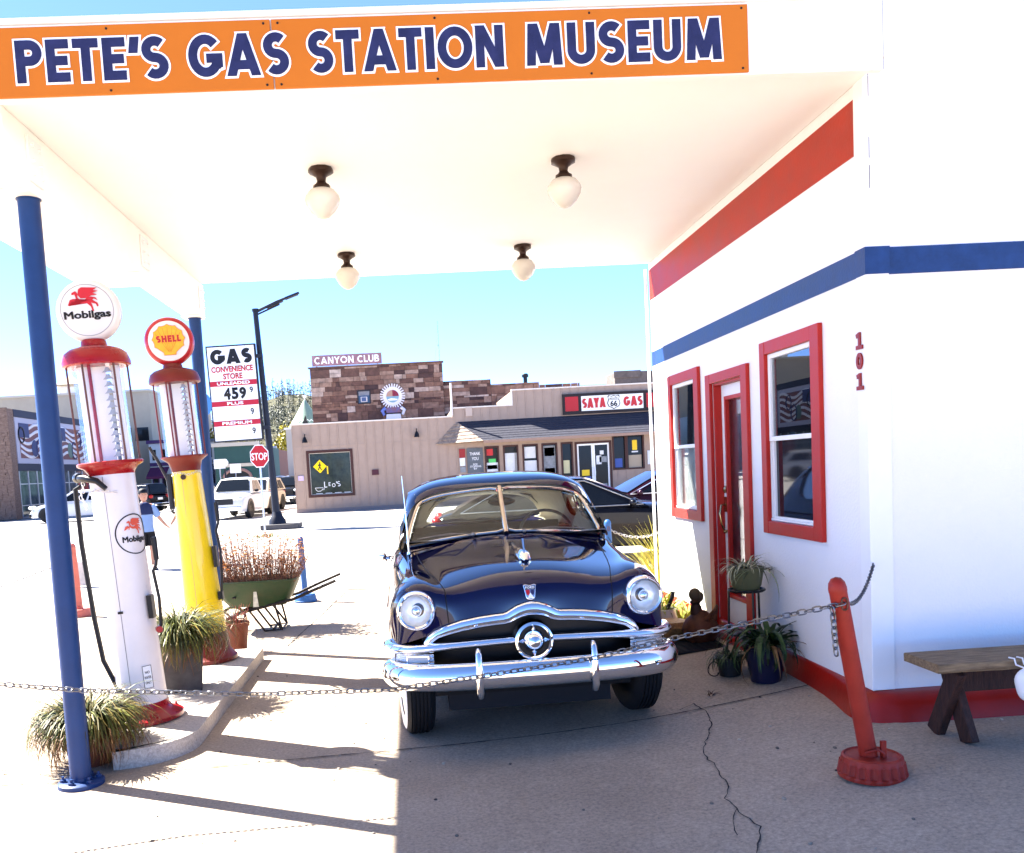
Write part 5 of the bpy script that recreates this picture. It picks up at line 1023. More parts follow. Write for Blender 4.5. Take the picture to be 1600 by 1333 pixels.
# glass double door
m=MB(); frame_ring(m,fs,D0[0]-.1,D0[1]+.1,0,D0[3]+.1,.1,-.02,.03,0); dd=SL(m).build('door_surround',DBROWN,shop,smooth=False)
mid=(D0[0]+D0[1])/2
for a,b,ps in((D0[0],mid,[(.2,.8,.40,.52,PY),(.45,.9,.24,.38,PB),(.05,.95,.0,.2,PW)]),(mid,D0[1],[(.35,.95,.66,.78,PGy),(.4,.7,.82,.9,PW),(.15,.9,.05,.22,PGy),(.1,.5,.62,.8,PW)])):
    m=MB(); frame_ring(m,fs,a+.005,b-.005,.02,D0[3],.075,-.08,-.03); l=SL(m).build('glass_door',WTRIM,dd,smooth=False)
    m=MB(); fbox(m,fs,a+.08,b-.08,.1,D0[3]-.08,-.06,-.055); SL(m).build('pane',DGL,l,smooth=False)
    for u0,u1,v0,v1,mm in ps: m=MB(); fbox(m,fs,a+.08+(b-a-.16)*u0,a+.08+(b-a-.16)*u1,.1+2.2*v0,.1+2.2*v1,-.052,-.048); SL(m).build('poster',mm,l,smooth=False)
    m=MB(); xx=mid+(-.06 if a<mid-.1 else .06); m.tube([(xx,SY-.02,.95),(xx,SY-.02,1.35)],.018,6); SL(m).build('handle',STEEL,l)
# notices on the wall
def board(n,mm,x0,y0,x1,y1,d=.04):
    a,b,c,e=px2(x0,y0,x1,y1); m=MB(); fbox(m,fs,a,b,c,e,.023,.023+d); return SL(m).build(n,mm,shop,smooth=False),(a,b,c,e)
p,q=board('notice_board',mat('notice_slate',(.09,.10,.11),.5,var=.2,vscale=3),729,701,756,742)
for k,(s,h,w) in enumerate((('THANK',.14,.48),('YOU',.14,.3),('FOR',.07,.2),('STOPPING',.08,.5),('BY',.08,.15))): text(s,(V(((q[0]+q[1])/2-3,-.065,q[3]-.32-(.22*k if k<2 else .22*2+.10*(k-2)))),V((1,0,0)),V((0,0,1))),h,WINK,p,'lettering',w=w,d=.003)
board('notice',PW,1011,704,1021,725); board('notice',PW,718,716,727,728); board('notice',mat('notice_red',(.25,.02,.02),.5),717,702,727,715); board('notice',PGy,719,730,728,738); board('notice',mat('notice_maroon',(.06,.012,.02),.5),581,734,592,742); board('notice',mat('notice_pink',(.5,.38,.55),.5),466,744,475,751); board('vent_box',mat('vent_tan',(.42,.32,.26),.6),727,637,738,650)
for x_,y_ in((476,687),(651,678)):
    c=at(x_,y_,SY-.2); m=MB(); m.lathe([(.13,-.14),(.10,-.02),(.05,.1),(.02,.13)],12,(c.x-3,c.y-SY,c.z)); m.tube([(c.x-3,-.2,c.z+.12),(c.x-3,-.1,c.z+.24),(c.x-3,-.01,c.z+.2)],.02,6); m.build('wall_lamp',BLACK,shop)
# shingle awning with its hipped end
SH=mat('shingles',(.018,.018,.026),.8,col2=(.045,.045,.06),vscale=9,bump=.5,bscale=14,stretch=(1,1,3))
T0=V((2.25,SY-.03,3.70));Tr=V((XR,SY-.03,3.74));B0=V((3.30,39.2,2.76));Br=V((XR,39.2,2.80));A0=V((1.25,SY-.03,2.74))
aw=MB(); n=9
for i in range(n):
    a,b=i/n,(i+1)/n; L0=T0.lerp(B0,a);L1=T0.lerp(B0,b);R0=Tr.lerp(Br,a);R1=Tr.lerp(Br,b); o=V((0,-.004,.012))
    aw.add([L0+o*.0,R0,R1+o,L1+o,L1,R1],[(0,1,2,3),(3,2,5,4)])
SL(aw).build('awning_roof',SH,shop,smooth=False)
aw=MB()
for i in range(6):
    a,b=i/6,(i+1)/6; o=V((-.02,-.01,.02)); P=[T0.lerp(A0,a),T0.lerp(B0,a),T0.lerp(B0,b)+o,T0.lerp(A0,b)+o,T0.lerp(B0,b),T0.lerp(A0,b)]; aw.add(P,[(0,1,2,3),(3,2,4,5)])
SL(aw).build('awning_end',mat('shingle_tan_lit',(.36,.27,.20),.8,col2=(.14,.10,.08),vscale=6,bump=.5,bscale=14),shop,smooth=False)  # sunlight on the hipped end is painted in as paler shingles
m=MB(); m.add([A0,B0,Br,V((XR,SY-.03,2.80))],[(0,1,2,3)]); m.box(3.3,XR,39.18,39.22,2.66,2.78); SL(m).build('awning_soffit',mat('soffit',(.25,.16,.12),.7),shop,smooth=False)
for px_ in(884,):
    pass
# shop sign with road shield
sg=thing('shop_sign','red and white shop sign with road shield above the dark awning','sign',(9.4,SY-.1,4.22))
f9=(V((0,0,0)),V((1,0,0)),V((0,0,1)))
m=MB(); fbox(m,f9,-2.36,2.36,-.46,.46,-.06,.06); m.build('cabinet',mat('sign_black',(.012,.006,.006),.5),sg,smooth=False)
m=MB(); fbox(m,f9,-1.52,1.30,-.33,.33,.061,.075); fp=m.build('face',mat('sign_white',(.75,.72,.66),.4),sg,smooth=False)
for a,b in((-2.25,-1.66),(1.44,2.25)): m=MB(); fbox(m,f9,a,b,-.31,.33,.061,.072); m.build('red_panel',mat('sign_red_panel',(.36,.01,.012),.35),sg,smooth=False)
SR=mat('sign_red_letters',(.45,.02,.025),.4)
stroke('SAYA',(V((-.95,-.08,-.21)),f9[1],f9[2]),.44,SR,fp,'lettering',w=1.05,t=.30,d=.01); stroke('GAS',(V((.83,-.08,-.21)),f9[1],f9[2]),.44,SR,fp,'lettering',w=.86,t=.30,d=.01)
sh=[(-.28,.26),(-.22,.32),(-.1,.27),(0,.31),(.1,.27),(.22,.32),(.28,.26),(.24,.14),(.30,-.05),(.24,-.19),(.1,-.25),(0,-.32),(-.1,-.25),(-.24,-.19),(-.30,-.05),(-.24,.14)]
m=MB(); m.prism(sh,(V((-.05,-.077,0)),f9[1],f9[2]),0,.008); s=m.build('road_shield',INK,fp,smooth=False)
m=MB(); m.prism([(a*.88,b*.88) for a,b in sh],(V((-.05,-.086,0)),f9[1],f9[2]),0,.006); m.build('shield_face',MATS['sign_white'],s,smooth=False)
text('66',(V((-.05,-.093,-.19)),f9[1],f9[2]),.26,INK,s,'lettering',w=.32,bold=.03,d=.004); text('ROUTE',(V((-.05,-.093,.13)),f9[1],f9[2]),.075,INK,s,'lettering',w=.36,bold=.02,d=.004); m=MB(); fbox(m,(V((-.05,-.093,0)),f9[1],f9[2]),-.25,.25,.10,.115,0,.003); m.build('shield_bar',INK,s,smooth=False)

# ================================================================ STONE BUILDING BEHIND
rs=random.Random(11)
def stone_wall(fr,u0,u1,v0,tops,mb):   # coursed rubble; tops: list of (u_end, height)
    v=v0
    while v<max(t for _,t in tops):
        h=rs.choice((.10,.16,.24,.32,.42)); u=u0
        while u<u1:
            w=rs.uniform(.22,1.0)*(.6+h); e=u
            for ue,t in tops:
                if e<ue: top=t; uend=ue; break
            w=min(w,uend-u) if uend-u<w+.12 else w
            if h>.3 and rs.random()<.4: # split block
                fbox(mb,fr,u+.008,u+w-.008,v+.006,min(v+h*.5,top)-.006,0,rs.uniform(.02,.06)) if v<top-.05 else None
                if v+h*.5<top-.05: fbox(mb,fr,u+.008,u+w-.008,v+h*.5+.006,min(v+h,top)-.006,0,rs.uniform(.02,.06))
            elif v<top-.04: fbox(mb,fr,u+.008,u+w-.008,v+.006,min(v+h,top)-.006,0,rs.uniform(.02,.07))
            u+=w
        v+=h
    return mb
STN=bpy.data.materials.new('rubble_stone'); STN.use_nodes=True
_n=STN.node_tree; _p=_n.nodes['Principled BSDF']; _g=_n.nodes.new('ShaderNodeNewGeometry'); _c=_n.nodes.new('ShaderNodeValToRGB')
for i,(pos_,c_) in enumerate(((0,(0.044, 0.022, 0.02)),(.3,(0.106, 0.053, 0.037)),(.55,(0.175, 0.094, 0.062)),(.78,(0.237, 0.15, 0.106)),(.93,(0.325, 0.237, 0.181)),(1,(.42,.34,.28)))):
    e=_c.color_ramp.elements[i] if i<2 else _c.color_ramp.elements.new(pos_); e.position=pos_; e.color=(*c_,1)
_c.color_ramp.elements[0].position=0
_no=_n.nodes.new('ShaderNodeTexNoise'); _no.inputs['Scale'].default_value=5; _tc=_n.nodes.new('ShaderNodeTexCoord'); _n.links.new(_tc.outputs['Object'],_no.inputs['Vector']); _mx=_n.nodes.new('ShaderNodeMix'); _mx.data_type='RGBA'; _mx.blend_type='OVERLAY'; _mx.inputs[0].default_value=.7
_n.links.new(_g.outputs['Random Per Island'],_c.inputs[0]); _n.links.new(_c.outputs[0],_mx.inputs[6]); _n.links.new(_no.outputs[0],_mx.inputs[7]); _n.links.new(_mx.outputs[2],_p.inputs['Base Color']); _p.inputs['Roughness'].default_value=.85
MORT=mat('mortar_dark',(.06,.042,.035),.95)
sb=thing('stone_building','brown rubble stone building with parapet rising behind the tan shop','building',(0,48,0))
m=MB(); m.box(-4.93,2.05,48,57,0,7.26); m.box(2.05,18,48.3,57,0,5.7); m.box(2.05,4.6,48.3,57,5.7,6.28); m.box(4.6,7.2,48.3,57,5.7,6.0); m.xf(M.Translation(V((0,-48,0)))).build('wall',MORT,sb,smooth=False)
stone_wall((V((0,0,0)),f9[1],f9[2]),-4.93,2.05,3.4,[(2.05,7.26)],MB()).build('stone_facing',STN,sb,smooth=False)
stone_wall((V((0,.3,0)),f9[1],f9[2]),2.06,18,4.0,[(4.6,6.28),(7.2,6.0),(9.4,5.85),(18,5.7)],MB()).build('stone_facing',STN,sb,smooth=False)
m=MB(); m.box(-5.02,2.12,-.1,.3,7.262,7.33); m.build('coping',mat('coping_brown',(.12,.07,.055),.8),sb,smooth=False)
m=MB(); frame_ring(m,f9,-2.52,-1.82,5.28,6.0,.06,.07,.10); w=m.build('window',mat('win_black',(.02,.02,.025),.5),sb,smooth=False)
m=MB(); fbox(m,f9,-2.46,-1.88,5.72,5.94,.06,.075); m.build('pane',PGy,w,smooth=False); m=MB(); fbox(m,f9,-2.46,-1.88,5.34,5.72,.06,.075); m.build('pane',mat('pane_blue',(.05,.09,.14),.1),w,smooth=False)
m=MB(); fbox(m,f9,-2.34,-2.0,5.38,5.64,.076,.28); ac=m.build('air_conditioner',mat('ac_pale',(.5,.5,.5),.5),w,smooth=False); m=MB(); fbox(m,f9,-2.30,-2.06,5.41,5.61,.281,.285); m.build('grille',mat('ac_blue',(.06,.10,.2),.5),ac,smooth=False)
cl=thing('roof_sign','long pinkish sign with white capital letters on the stone parapet','sign',(-2.95,47.95,7.36))
m=MB(); fbox(m,f9,-1.83,1.83,0,.56,-.05,.05); m.build('board',mat('sign_rose',(.20,.10,.115),.6,col2=(.34,.20,.22),vscale=3),cl,smooth=False)
stroke('CANYON CLUB',(V((0,-.055,.1)),f9[1],f9[2]),.36,WINK,cl,'lettering',w=3.4,t=.19,d=.02)
m=MB(); [m.box(x-.03,x+.03,.06,.12,-.05,.45) for x in(-1.6,0,1.6)]; m.build('support',STEEL,cl,smooth=False)
# dancer ornament
k=thing('dancer_figure','painted wall figure with white feather ring and white kilt on the stone wall','wall figure',(-.67,47.84,5.60))
m=MB(); m.prism(ell(0,0,.50,.50,40),f9,-.04,.02); m.build('head_ring',mat('figure_white',(.72,.72,.74),.5),k,smooth=False)
for i in range(28):
    a=i*2*math.pi/28; m=MB(); m.obox((.53*math.cos(a),-.01,.53*math.sin(a)),(math.cos(a),0,math.sin(a)),(-math.sin(a),0,math.cos(a)),(0,1,0),.13,.032,.018); m.build('feather',MATS['figure_white'],k,smooth=False)
for a0,a1,c_ in((90,180,(.42,.26,.18)),(0,90,(.22,.02,.04)),(180,360,(.20,.36,.42))):
    m=MB(); m.prism([(0,0)]+[(.33*math.cos(math.radians(a0+(a1-a0)*i/12)),.33*math.sin(math.radians(a0+(a1-a0)*i/12))) for i in range(13)],f9,.021,.035); m.build('face_panel',mat('face_%d'%a0,c_,.5),k,smooth=False)
m=MB(); m.prism([(-.28,-.16),(-.08,-.10),(.10,-.12),(.28,-.16),(.2,-.22),(-.2,-.22)],f9,.036,.042); m.build('face_beak',WINK,k,smooth=False)
m=MB(); m.prism([(-.40,-.58),(.40,-.58),(.36,-.86),(-.36,-.86)],f9,-.04,.05); m.build('torso',mat('figure_rust',(.26,.10,.07),.6,col2=(.10,.14,.35),vscale=4),k,smooth=False)
for q in(-1,1): m=MB(); m.tube([(q*.40,0,-.60),(q*.58,0,-.75),(q*.48,0,-.98)],[.10,.10,.07],8); m.build('arm',MATS['figure_white'] if q>0 else mat('figure_blue',(.14,.2,.5),.5),k)
m=MB(); m.prism([(-.37,-.92),(.37,-.92),(.40,-1.20),(-.40,-1.20)],f9,-.04,.05); m.build('kilt',MATS['figure_white'],k,smooth=False); m=MB(); m.prism([(-.39,-.86),(.39,-.86),(.38,-.93),(-.38,-.93)],f9,-.03,.06); m.build('belt',INK,k,smooth=False)
m=MB(); m.prism([(-.2,-1.2),(.2,-1.2),(.2,-1.5),(-.2,-1.5)],f9,-.04,.04); m.build('leg',mat('figure_skyblue',(.3,.45,.6),.5),k,smooth=False)
an=MB(); an.tube([(2.0,50,6.3),(2.0,50,9.75)],.022,5); an.tube([(1.7,50,7.25),(2.0,50,9.4)],.006,4); an.box(1.93,2.0,49.95,50.05,8.35,8.5); tag(an.build('antenna',STEEL),'thin antenna mast standing on the stone building roof','antenna')
vp=at(821,597,48.6); m=MB(); m.lathe([(.11,0),(.11,.35),(.18,.36),(.18,.5),(.12,.56),(0,.57)],12,(vp.x,vp.y,5.95)); tag(m.build('roof_vent',BLACK),'black roof vent above the lower stone wall','vent')
# roof boxes behind the shop sign
m=MB(); m.box(10.3,13,44,46,4.9,5.9); m.box(10.25,11.6,43.95,44.0,5.6,5.95); tag(m.build('roof_unit',mat('roof_unit_grey',(.10,.09,.08),.7,var=.3,vscale=3),smooth=False,bev=.02),'pale roof unit on the shop above the red sign','roof unit')
# tepee on a low roof
hb=thing('back_building','low pale flat roofed building behind the left end of the tan shop','building',(-5.4,60,0))
m=MB(); m.box(-2.6,3.4,0,8,0,4.78); m.build('wall',mat('back_wall',(.45,.42,.38),.8),hb,smooth=False); m=MB(); m.box(-2.7,3.4,-.1,8.1,4.782,4.9); m.build('roof_edge',WTRIM,hb,smooth=False)
tp=thing('tepee','pale green tepee ornament with black doorway on the roof','tepee',(-6.85,62,4.9))
TG=mat('tepee_green',(.22,.30,.22),.7,var=.1)
m=MB(); m.lathe([(1.25,0),(.62,1.0),(.06,1.92)],24); m.build('cover',TG,tp)
m=MB(); m.add([(-.22,-1.27,.0),(.34,-1.27,.0),(.06,-.78,.85)],[(0,1,2)]); m.build('doorway',INK,tp,smooth=False)
m=MB(); m.tube([(1.26*(1-z/1.99)*math.sin(a)*1.01,-1.26*(1-z/1.99)*math.cos(a)*1.01,z) for a,z in[(-1.2+.13*i,.40+.14*(i%2)) for i in range(19)]],.02,4); m.build('zigzag',WINK,tp)
for a in(.3,1.8,3.5,5): m=MB(); m.tube([(.1*math.cos(a),.1*math.sin(a),1.75),(-.12*math.cos(a),-.12*math.sin(a),2.25)],.02,5); m.build('pole',WTRIM,tp)

# ================================================================ STREET FURNITURE
lp=thing('street_lamp','tall dark street lamp with a rising side arm beside the gas price sign','street lamp',(-4.45,29.8,0))
DK=mat('lamp_post_dark',(.012,.014,.022),.45,.2)
m=MB(); m.lathe([(.13,.5),(.115,2),(.085,7.05),(.11,7.06),(.11,7.14),(0,7.15)],14,(0,0,0),(-.033,0,1)); m.build('pole',DK,lp)
m=MB(); m.lathe([(.30,.0),(.28,.25),(.19,.4),(.14,.55)],16); m.build('base',DK,lp)
m=MB(); m.box(-.5,.75,-.5,.5,-.02,.14); m.build('footing',mat('footing_dark',(.08,.075,.075),.9),lp,smooth=False,bev=.02)
m=MB(); a=V((-.235,0,7.03)); m.tube([a,a+V((.7,0,.30)),a+V((1.45,0,.56))],[.05,.045,.04],8); m.tube([a+V((.05,0,-.08)),a+V((.8,0,.22))],.03,6); m.obox(a+V((.65,0,.23)),(1,0,.4),(0,1,0),(0,0,1),.28,.1,.03); m.obox(a+V((1.2,0,.46)),(1,0,.34),(0,1,0),(0,0,1),.22,.1,.035); m.build('arm',DK,lp)
gp=thing('price_sign','tall white gas price sign with red bands and black numbers','sign',(-5.46,29.6,2.93),rot=(0,-.02,0))
m=MB(); fbox(m,f9,-.79,.79,-.03,3.06,-.09,.08); m.build('cabinet',mat('cabinet_black',(.015,.015,.017),.4),gp,smooth=False)
m=MB(); fbox(m,f9,-.745,.745,.02,3.01,.081,.092); gf=m.build('face',mat('price_face',(.72,.72,.73),.4,var=.04,vscale=3),gp,smooth=False)
T_=lambda z:(V((0,-.094,z)),f9[1],f9[2])
stroke('GAS',T_(2.46),.47,INK,gf,'lettering',w=1.36,t=.30,d=.004,gap=.02); 
text('CONVENIENCE',T_(2.20),.19,RINK,gf,'lettering',w=1.33,bold=.035,d=.004); text('STORE',T_(1.97),.19,RINK,gf,'lettering',w=.62,bold=.035,d=.004)
for z,s,w in((1.76,'UNLEADED',1.05),(1.115,'PLUS',.52),(.485,'PREMIUM',.95)):
    m=MB(); fbox(m,f9,-.745,.745,z,z+.165,.0925,.096); b_=m.build('red_band',mat('band_red',(.40,.012,.03),.4),gf,smooth=False); text(s,(V((0,-.098,z+.035)),f9[1],f9[2]),.10,WINK,b_,'lettering',w=w,bold=.03,d=.003)
for q,x in zip('459',(-.20,.05,.30)): text(q,(V((x-.03,-.094,1.32)),f9[1],f9[2]),.38,INK,gf,'price_digit',w=.22,bold=.05,d=.004)
for x,z,h in((.55,1.50,.19),(.52,.80,.21),(.52,.18,.20)): text('9',(V((x,-.094,z)),f9[1],f9[2]),h,INK,gf,'price_digit',w=.11,bold=.02,d=.004)
for z in(.3,2.6): m=MB(); m.box(.79,1.0,-.04,.04,z,z+.12); m.build('bracket',DK,gp,smooth=False)

ss=thing('stop_sign','red octagonal stop sign on a thin grey post near the street lamp','stop sign',(-4.26,26,0))
m=MB(); m.tube([(0,.02,0),(0,.02,2.62)],.03,6); m.build('post',STEEL,ss)
oc=[(.38*math.cos(math.pi/8+k*math.pi/4)*1.0,.38*math.sin(math.pi/8+k*math.pi/4)) for k in range(8)]
m=MB(); m.prism([(a*.74,b*.92) for a,b in oc],(V((0,-.03,2.30)),f9[1],f9[2]),-.01,.0); m.build('plate',WINK,ss,smooth=False); m=MB(); m.prism([(a*.74*.92,b*.92*.92) for a,b in oc],(V((0,-.031,2.30)),f9[1],f9[2]),.0,.006); pl=m.build('plate_face',mat('stop_red',(.40,.012,.02),.4),ss,smooth=False)
text('STOP',(V((0,-.038,2.185)),f9[1],f9[2]),.21,WINK,pl,'lettering',w=.45,bold=.015,d=.003)
pk=at(322,650,14); ps=thing('parking_sign','small blue street sign partly hidden behind the far blue post','sign',(pk.x,pk.y,0))
m=MB(); m.tube([(0,.02,0),(0,.02,2.9)],.02,6); m.build('post',STEEL,ps); m=MB(); m.prism(ell(0,2.83,.10,.17,20),f9,.0,.01); m.build('plate',mat('plate_blue',(.05,.2,.5),.4),ps,smooth=False)
o=grass_clump(None,'weed',leafmat('weed_green',(.12,.16,.05),(.3,.3,.12)),(0,0,0),120,.5,.22,1.2,1.2,.02,r1); q=atz(417,838,0); o.location=(q.x,q.y,-.02); tag(o,'pale green weed at the foot of the stop sign','weed')
# ================================================================ LEFT SIDE OF THE STREET
fE=lambda o:(V(o),V((0,1,0)),V((0,0,1)))       # faces +X
MX=-24.2
mbld=thing('mural_building','dark trimmed shop with stone pier and red white and blue mural panels','building',(MX,56,0))
BRK=mat('pier_stone',(.10,.06,.045),.85,col2=(.22,.15,.12),vscale=5,bump=.5,stretch=(1,1,3)); DKB=mat('fascia_navy',(.018,.016,.03),.6); SLV=mat('mullion_silver',(.45,.45,.47),.4,.4)
m=MB(); m.box(-9,-.05,.2,24,-.03,6.3); m.build('wall',mat('mural_wall',(.20,.20,.24),.8),mbld,smooth=False)
stone_wall(FR_S((0,0,0)),-1.3,.1,0,[(.1,6.8)],MB().box(-1.25,.05,.02,.9,0,6.75)).build('stone_pier',BRK,mbld,smooth=False)
m=MB(); fbox(m,fE((-.04,0,0)),.9,24,6.3,6.75,0,.12); fbox(m,fE((-.04,0,0)),.9,24,2.95,3.4,0,.10); m.build('fascia_band',DKB,mbld,smooth=False)
frl=MB(); fbox(frl,FR_S((0,.1,0)),-9,-1.3,0,3.0,0,.03); frl.build('teal_wall',mat('teal_wall',(.05,.13,.17),.7),mbld,smooth=False); frl=MB(); fbox(frl,FR_S((0,.1,0)),-9,-1.3,3.02,6.3,0,.03); frl.build('pale_wall',mat('pale_blue_wall',(.6,.68,.7),.7),mbld,smooth=False)
MR=mat('mural_rust',(.14,.055,.05),.6); MW=mat('mural_white',(.55,.53,.56),.6); MN=mat('mural_navy',(.03,.035,.10),.6); MGR=mat('mural_green',(.10,.14,.11),.6)
for u0,u1 in((1.1,6.6),(7.2,13.5)):
    m=MB(); fbox(m,fE((-.04,0,0)),u0,u1,3.42,6.28,.0,.06); mu=m.build('mural_panel',mat('mural_lilac',(.34,.33,.40),.6),mbld,smooth=False)
    m=MB(); fbox(m,fE((-.04,0,0)),u0+.45,u1-.3,3.75,5.95,.061,.07); m.build('mural_field',MR,mu,smooth=False)
    m=MB(); 
    for q in range(5):
        z=3.95+.42*q; m.grid([[(.036+.002*q,u,z+.22*math.sin(1.5*u+q*.35)+h) for u in [u0+.5+(u1-u0-.85)*i/20 for i in range(21)]] for h in(0,.2)])
    m.build('mural_stripe',MW,mu,solid=.004)
    m=MB(); fbox(m,fE((-.04,0,0)),u0+.45,u0+1.9,5.05,5.95,.085,.09); m.build('mural_canton',MN,mu,smooth=False)
    for uu,zz,rr in((u0+3.4,4.4,.5),(u0+4.3,5.2,.45),(u0+.7,5.2,.4)):
        if uu+rr>u1: continue
        m=MB(); m.tube([(.055,uu+rr*math.cos(a),zz+rr*1.2*math.sin(a)) for a in[i*math.pi/10 for i in range(20)]],.05,5,closed=True); m.build('mural_wheel',MN if rr>.42 else INK,mu)
    m=MB(); m.prism(ell(u0+2.6,4.4,.5,.55,16),fE((-.04,0,0)),.09,.095); m.build('mural_shape',MGR if u0>3 else MN,mu,smooth=False)
m=MB(); fbox(m,fE((-.04,0,0)),.95,24,.1,2.95,0,.02); gzm=m.build('glazing',mat('left_glass',(.02,.03,.04),.06,col2=(.10,.12,.14),vscale=1.4),mbld,smooth=False)
for i in range(17):
    m=MB(); u=1.0+1.35*i; fbox(m,fE((-.04,0,0)),u,u+.09,.1,2.95,.021,.07); m.build('mullion',SLV,gzm,smooth=False)
for z in(.75,2.1): m=MB(); fbox(m,fE((-.04,0,0)),1.0,23,z,z+.06,.021,.06); m.build('transom',SLV,gzm,smooth=False)
m=MB(); fbox(m,fE((-.04,0,0)),11,13,1.0,2.7,.022,.03); m.build('poster',mat('window_red',(.25,.02,.02),.5),gzm,smooth=False)
# big plain building behind, with a cupola
tb=thing('tan_block','large plain tan concrete building rising behind the mural shop','building',(-30,82,0))
m=MB(); m.box(-25,7.2,0,25,0,9.95); m.build('wall',mat('tan_concrete',(.34,.29,.22),.85,var=.08,vscale=.6),tb,smooth=False)
m=MB(); m.box(-25.2,7.3,-.2,25.2,9.952,10.15); m.build('coping',mat('coping_tan',(.42,.37,.3),.8),tb,smooth=False)
for i in range(2):
    m=MB(); fbox(m,FR_S((0,0,0)),4.2+1.5*i,5.4+1.5*i,5.6,6.8,.0,.05); m.build('window',DGL,tb,smooth=False)
c=at(100,606,84); cp=thing('cupola','small hipped roof cupola on top of the tan building','cupola',(c.x,86,10.15))
m=MB(); m.box(-.85,.85,-.85,.85,0,1.0); m.build('body',mat('cupola_pale',(.45,.42,.36),.8),cp,smooth=False); m=MB(); m.lathe([(1.75,1.0),(1.7,1.1),(.9,1.55),(.1,2.0),(0,2.0)],4,(0,0,0),(0,0,1),(1,1,0)); m.build('roof',mat('cupola_roof',(.30,.24,.17),.8),cp,smooth=False)
for u in(-.75,.1): m=MB(); fbox(m,FR_S((0,-.85,0)),u,u+.6,.25,.85,0,.03); m.build('opening',mat('cupola_light',(.6,.6,.62),.5),cp,smooth=False)
# further shopfronts down the street: (px left, px right, px top, depth, wall colour, trim colour, awning colour, label)
def shopfront(x0,x1,top,Y,wall,trim,awn,label,arch=False,nwin=3):
    a=at(x0,top,Y);b=at(x1,top,Y); w=b.x-a.x; h=a.z; t=thing('shopfront',label,'building',((a.x+b.x)/2,Y,0)); g=wall[0]
    m=MB(); m.box(-w/2,w/2,0,12,-.03,h); m.build('wall',mat(wall[0],wall[1],.8,var=.1,vscale=1),t,smooth=False)
    m=MB(); m.box(-w/2-.15,w/2+.15,-.2,.3,h+.002,h+.3); m.box(-w/2,w/2,-.1,-.001,h*.62,h*.68); m.build('cornice',mat(trim[0],trim[1],.7),t,smooth=False)
    if arch:
        m=MB(); r=w*.28; m.prism([(-r,0)]+[(r*math.cos(math.pi-i*math.pi/14),h*.42+r*.62*math.sin(i*math.pi/14)) for i in range(15)]+[(r,0)],FR_S((0,0,0)),.0,.04); m.build('arch_opening',mat('shade_opening',(.012,.012,.014),.5),t,smooth=False)
        m=MB(); m.tube([(r*1.12*math.cos(math.pi-i*math.pi/14),-.06,h*.42+r*.70*math.sin(i*math.pi/14)) for i in range(15)],.13,6); m.build('arch_trim',mat('arch_pink',(.28,.16,.14),.7),t)
    else:
        for i in range(nwin):
            u=-w/2+w*(i+.5)/nwin; m=MB(); frame_ring(m,FR_S((0,0,0)),u-w*.36/nwin,u+w*.36/nwin,.5,h*.48,.1,0,.06); wn=m.build('window',mat(trim[0],trim[1],.7),t,smooth=False); m=MB(); fbox(m,FR_S((0,0,0)),u-w*.36/nwin+.1,u+w*.36/nwin-.1,.6,h*.48-.1,0,.02); m.build('pane',DGL,wn,smooth=False)
            if h>5: m=MB(); fbox(m,FR_S((0,0,0)),u-w*.2/nwin,u+w*.2/nwin,h*.72,h*.9,0,.03); m.build('upper_window',DGL,t,smooth=False)
    if awn:
        m=MB(); m.add([(-w/2,-.02,h*.60),(w/2,-.02,h*.60),(w/2,-1.5,h*.45),(-w/2,-1.5,h*.45),(-w/2,-1.5,h*.41),(w/2,-1.5,h*.41)],[(0,1,2,3),(3,2,5,4)]); m.build('awning',mat(awn[0],awn[1],.8),t,solid=.03,smooth=False)
    return t
shopfront(334,402,699,74,('teal_front',(.03,.075,.07)),('cream_band',(.5,.44,.36)),None,'dark teal shopfront with a wide arched entrance',arch=True)
shopfront(402,430,703,92,('brick_front',(.16,.07,.05)),('grey_band',(.4,.4,.42)),('navy_awning',(.015,.02,.06)),'brick shopfront with navy awning beyond the teal one',nwin=2)
shopfront(428,452,715,118,('red_brick',(.20,.06,.045)),('white_band',(.55,.55,.55)),('black_awning',(.012,.012,.015)),'small red brick shopfront seen behind the street lamp',nwin=2)
shopfront(446,470,722,140,('brown_front',(.14,.09,.07)),('buff_band',(.4,.33,.25)),('white_awning',(.5,.5,.5)),'far brown shopfront beside the tan shop corner',nwin=2)
shopfront(200,236,676,88,('white_front',(.5,.5,.52)),('maroon_band',(.10,.02,.03)),('maroon_awning',(.13,.015,.04)),'white gabled shopfront behind the white fuel pump',nwin=2)
shopfront(232,262,694,80,('blue_white_front',(.45,.5,.55)),('purple_band',(.06,.03,.10)),('purple_awning',(.10,.02,.07)),'pale shopfront with purple awning between the fuel pumps',nwin=2)
shopfront(296,336,692,95,('ivory_front',(.45,.42,.36)),('slate_band',(.12,.13,.15)),('slate_awning',(.03,.035,.05)),'ivory shopfront behind the far blue post',nwin=2)
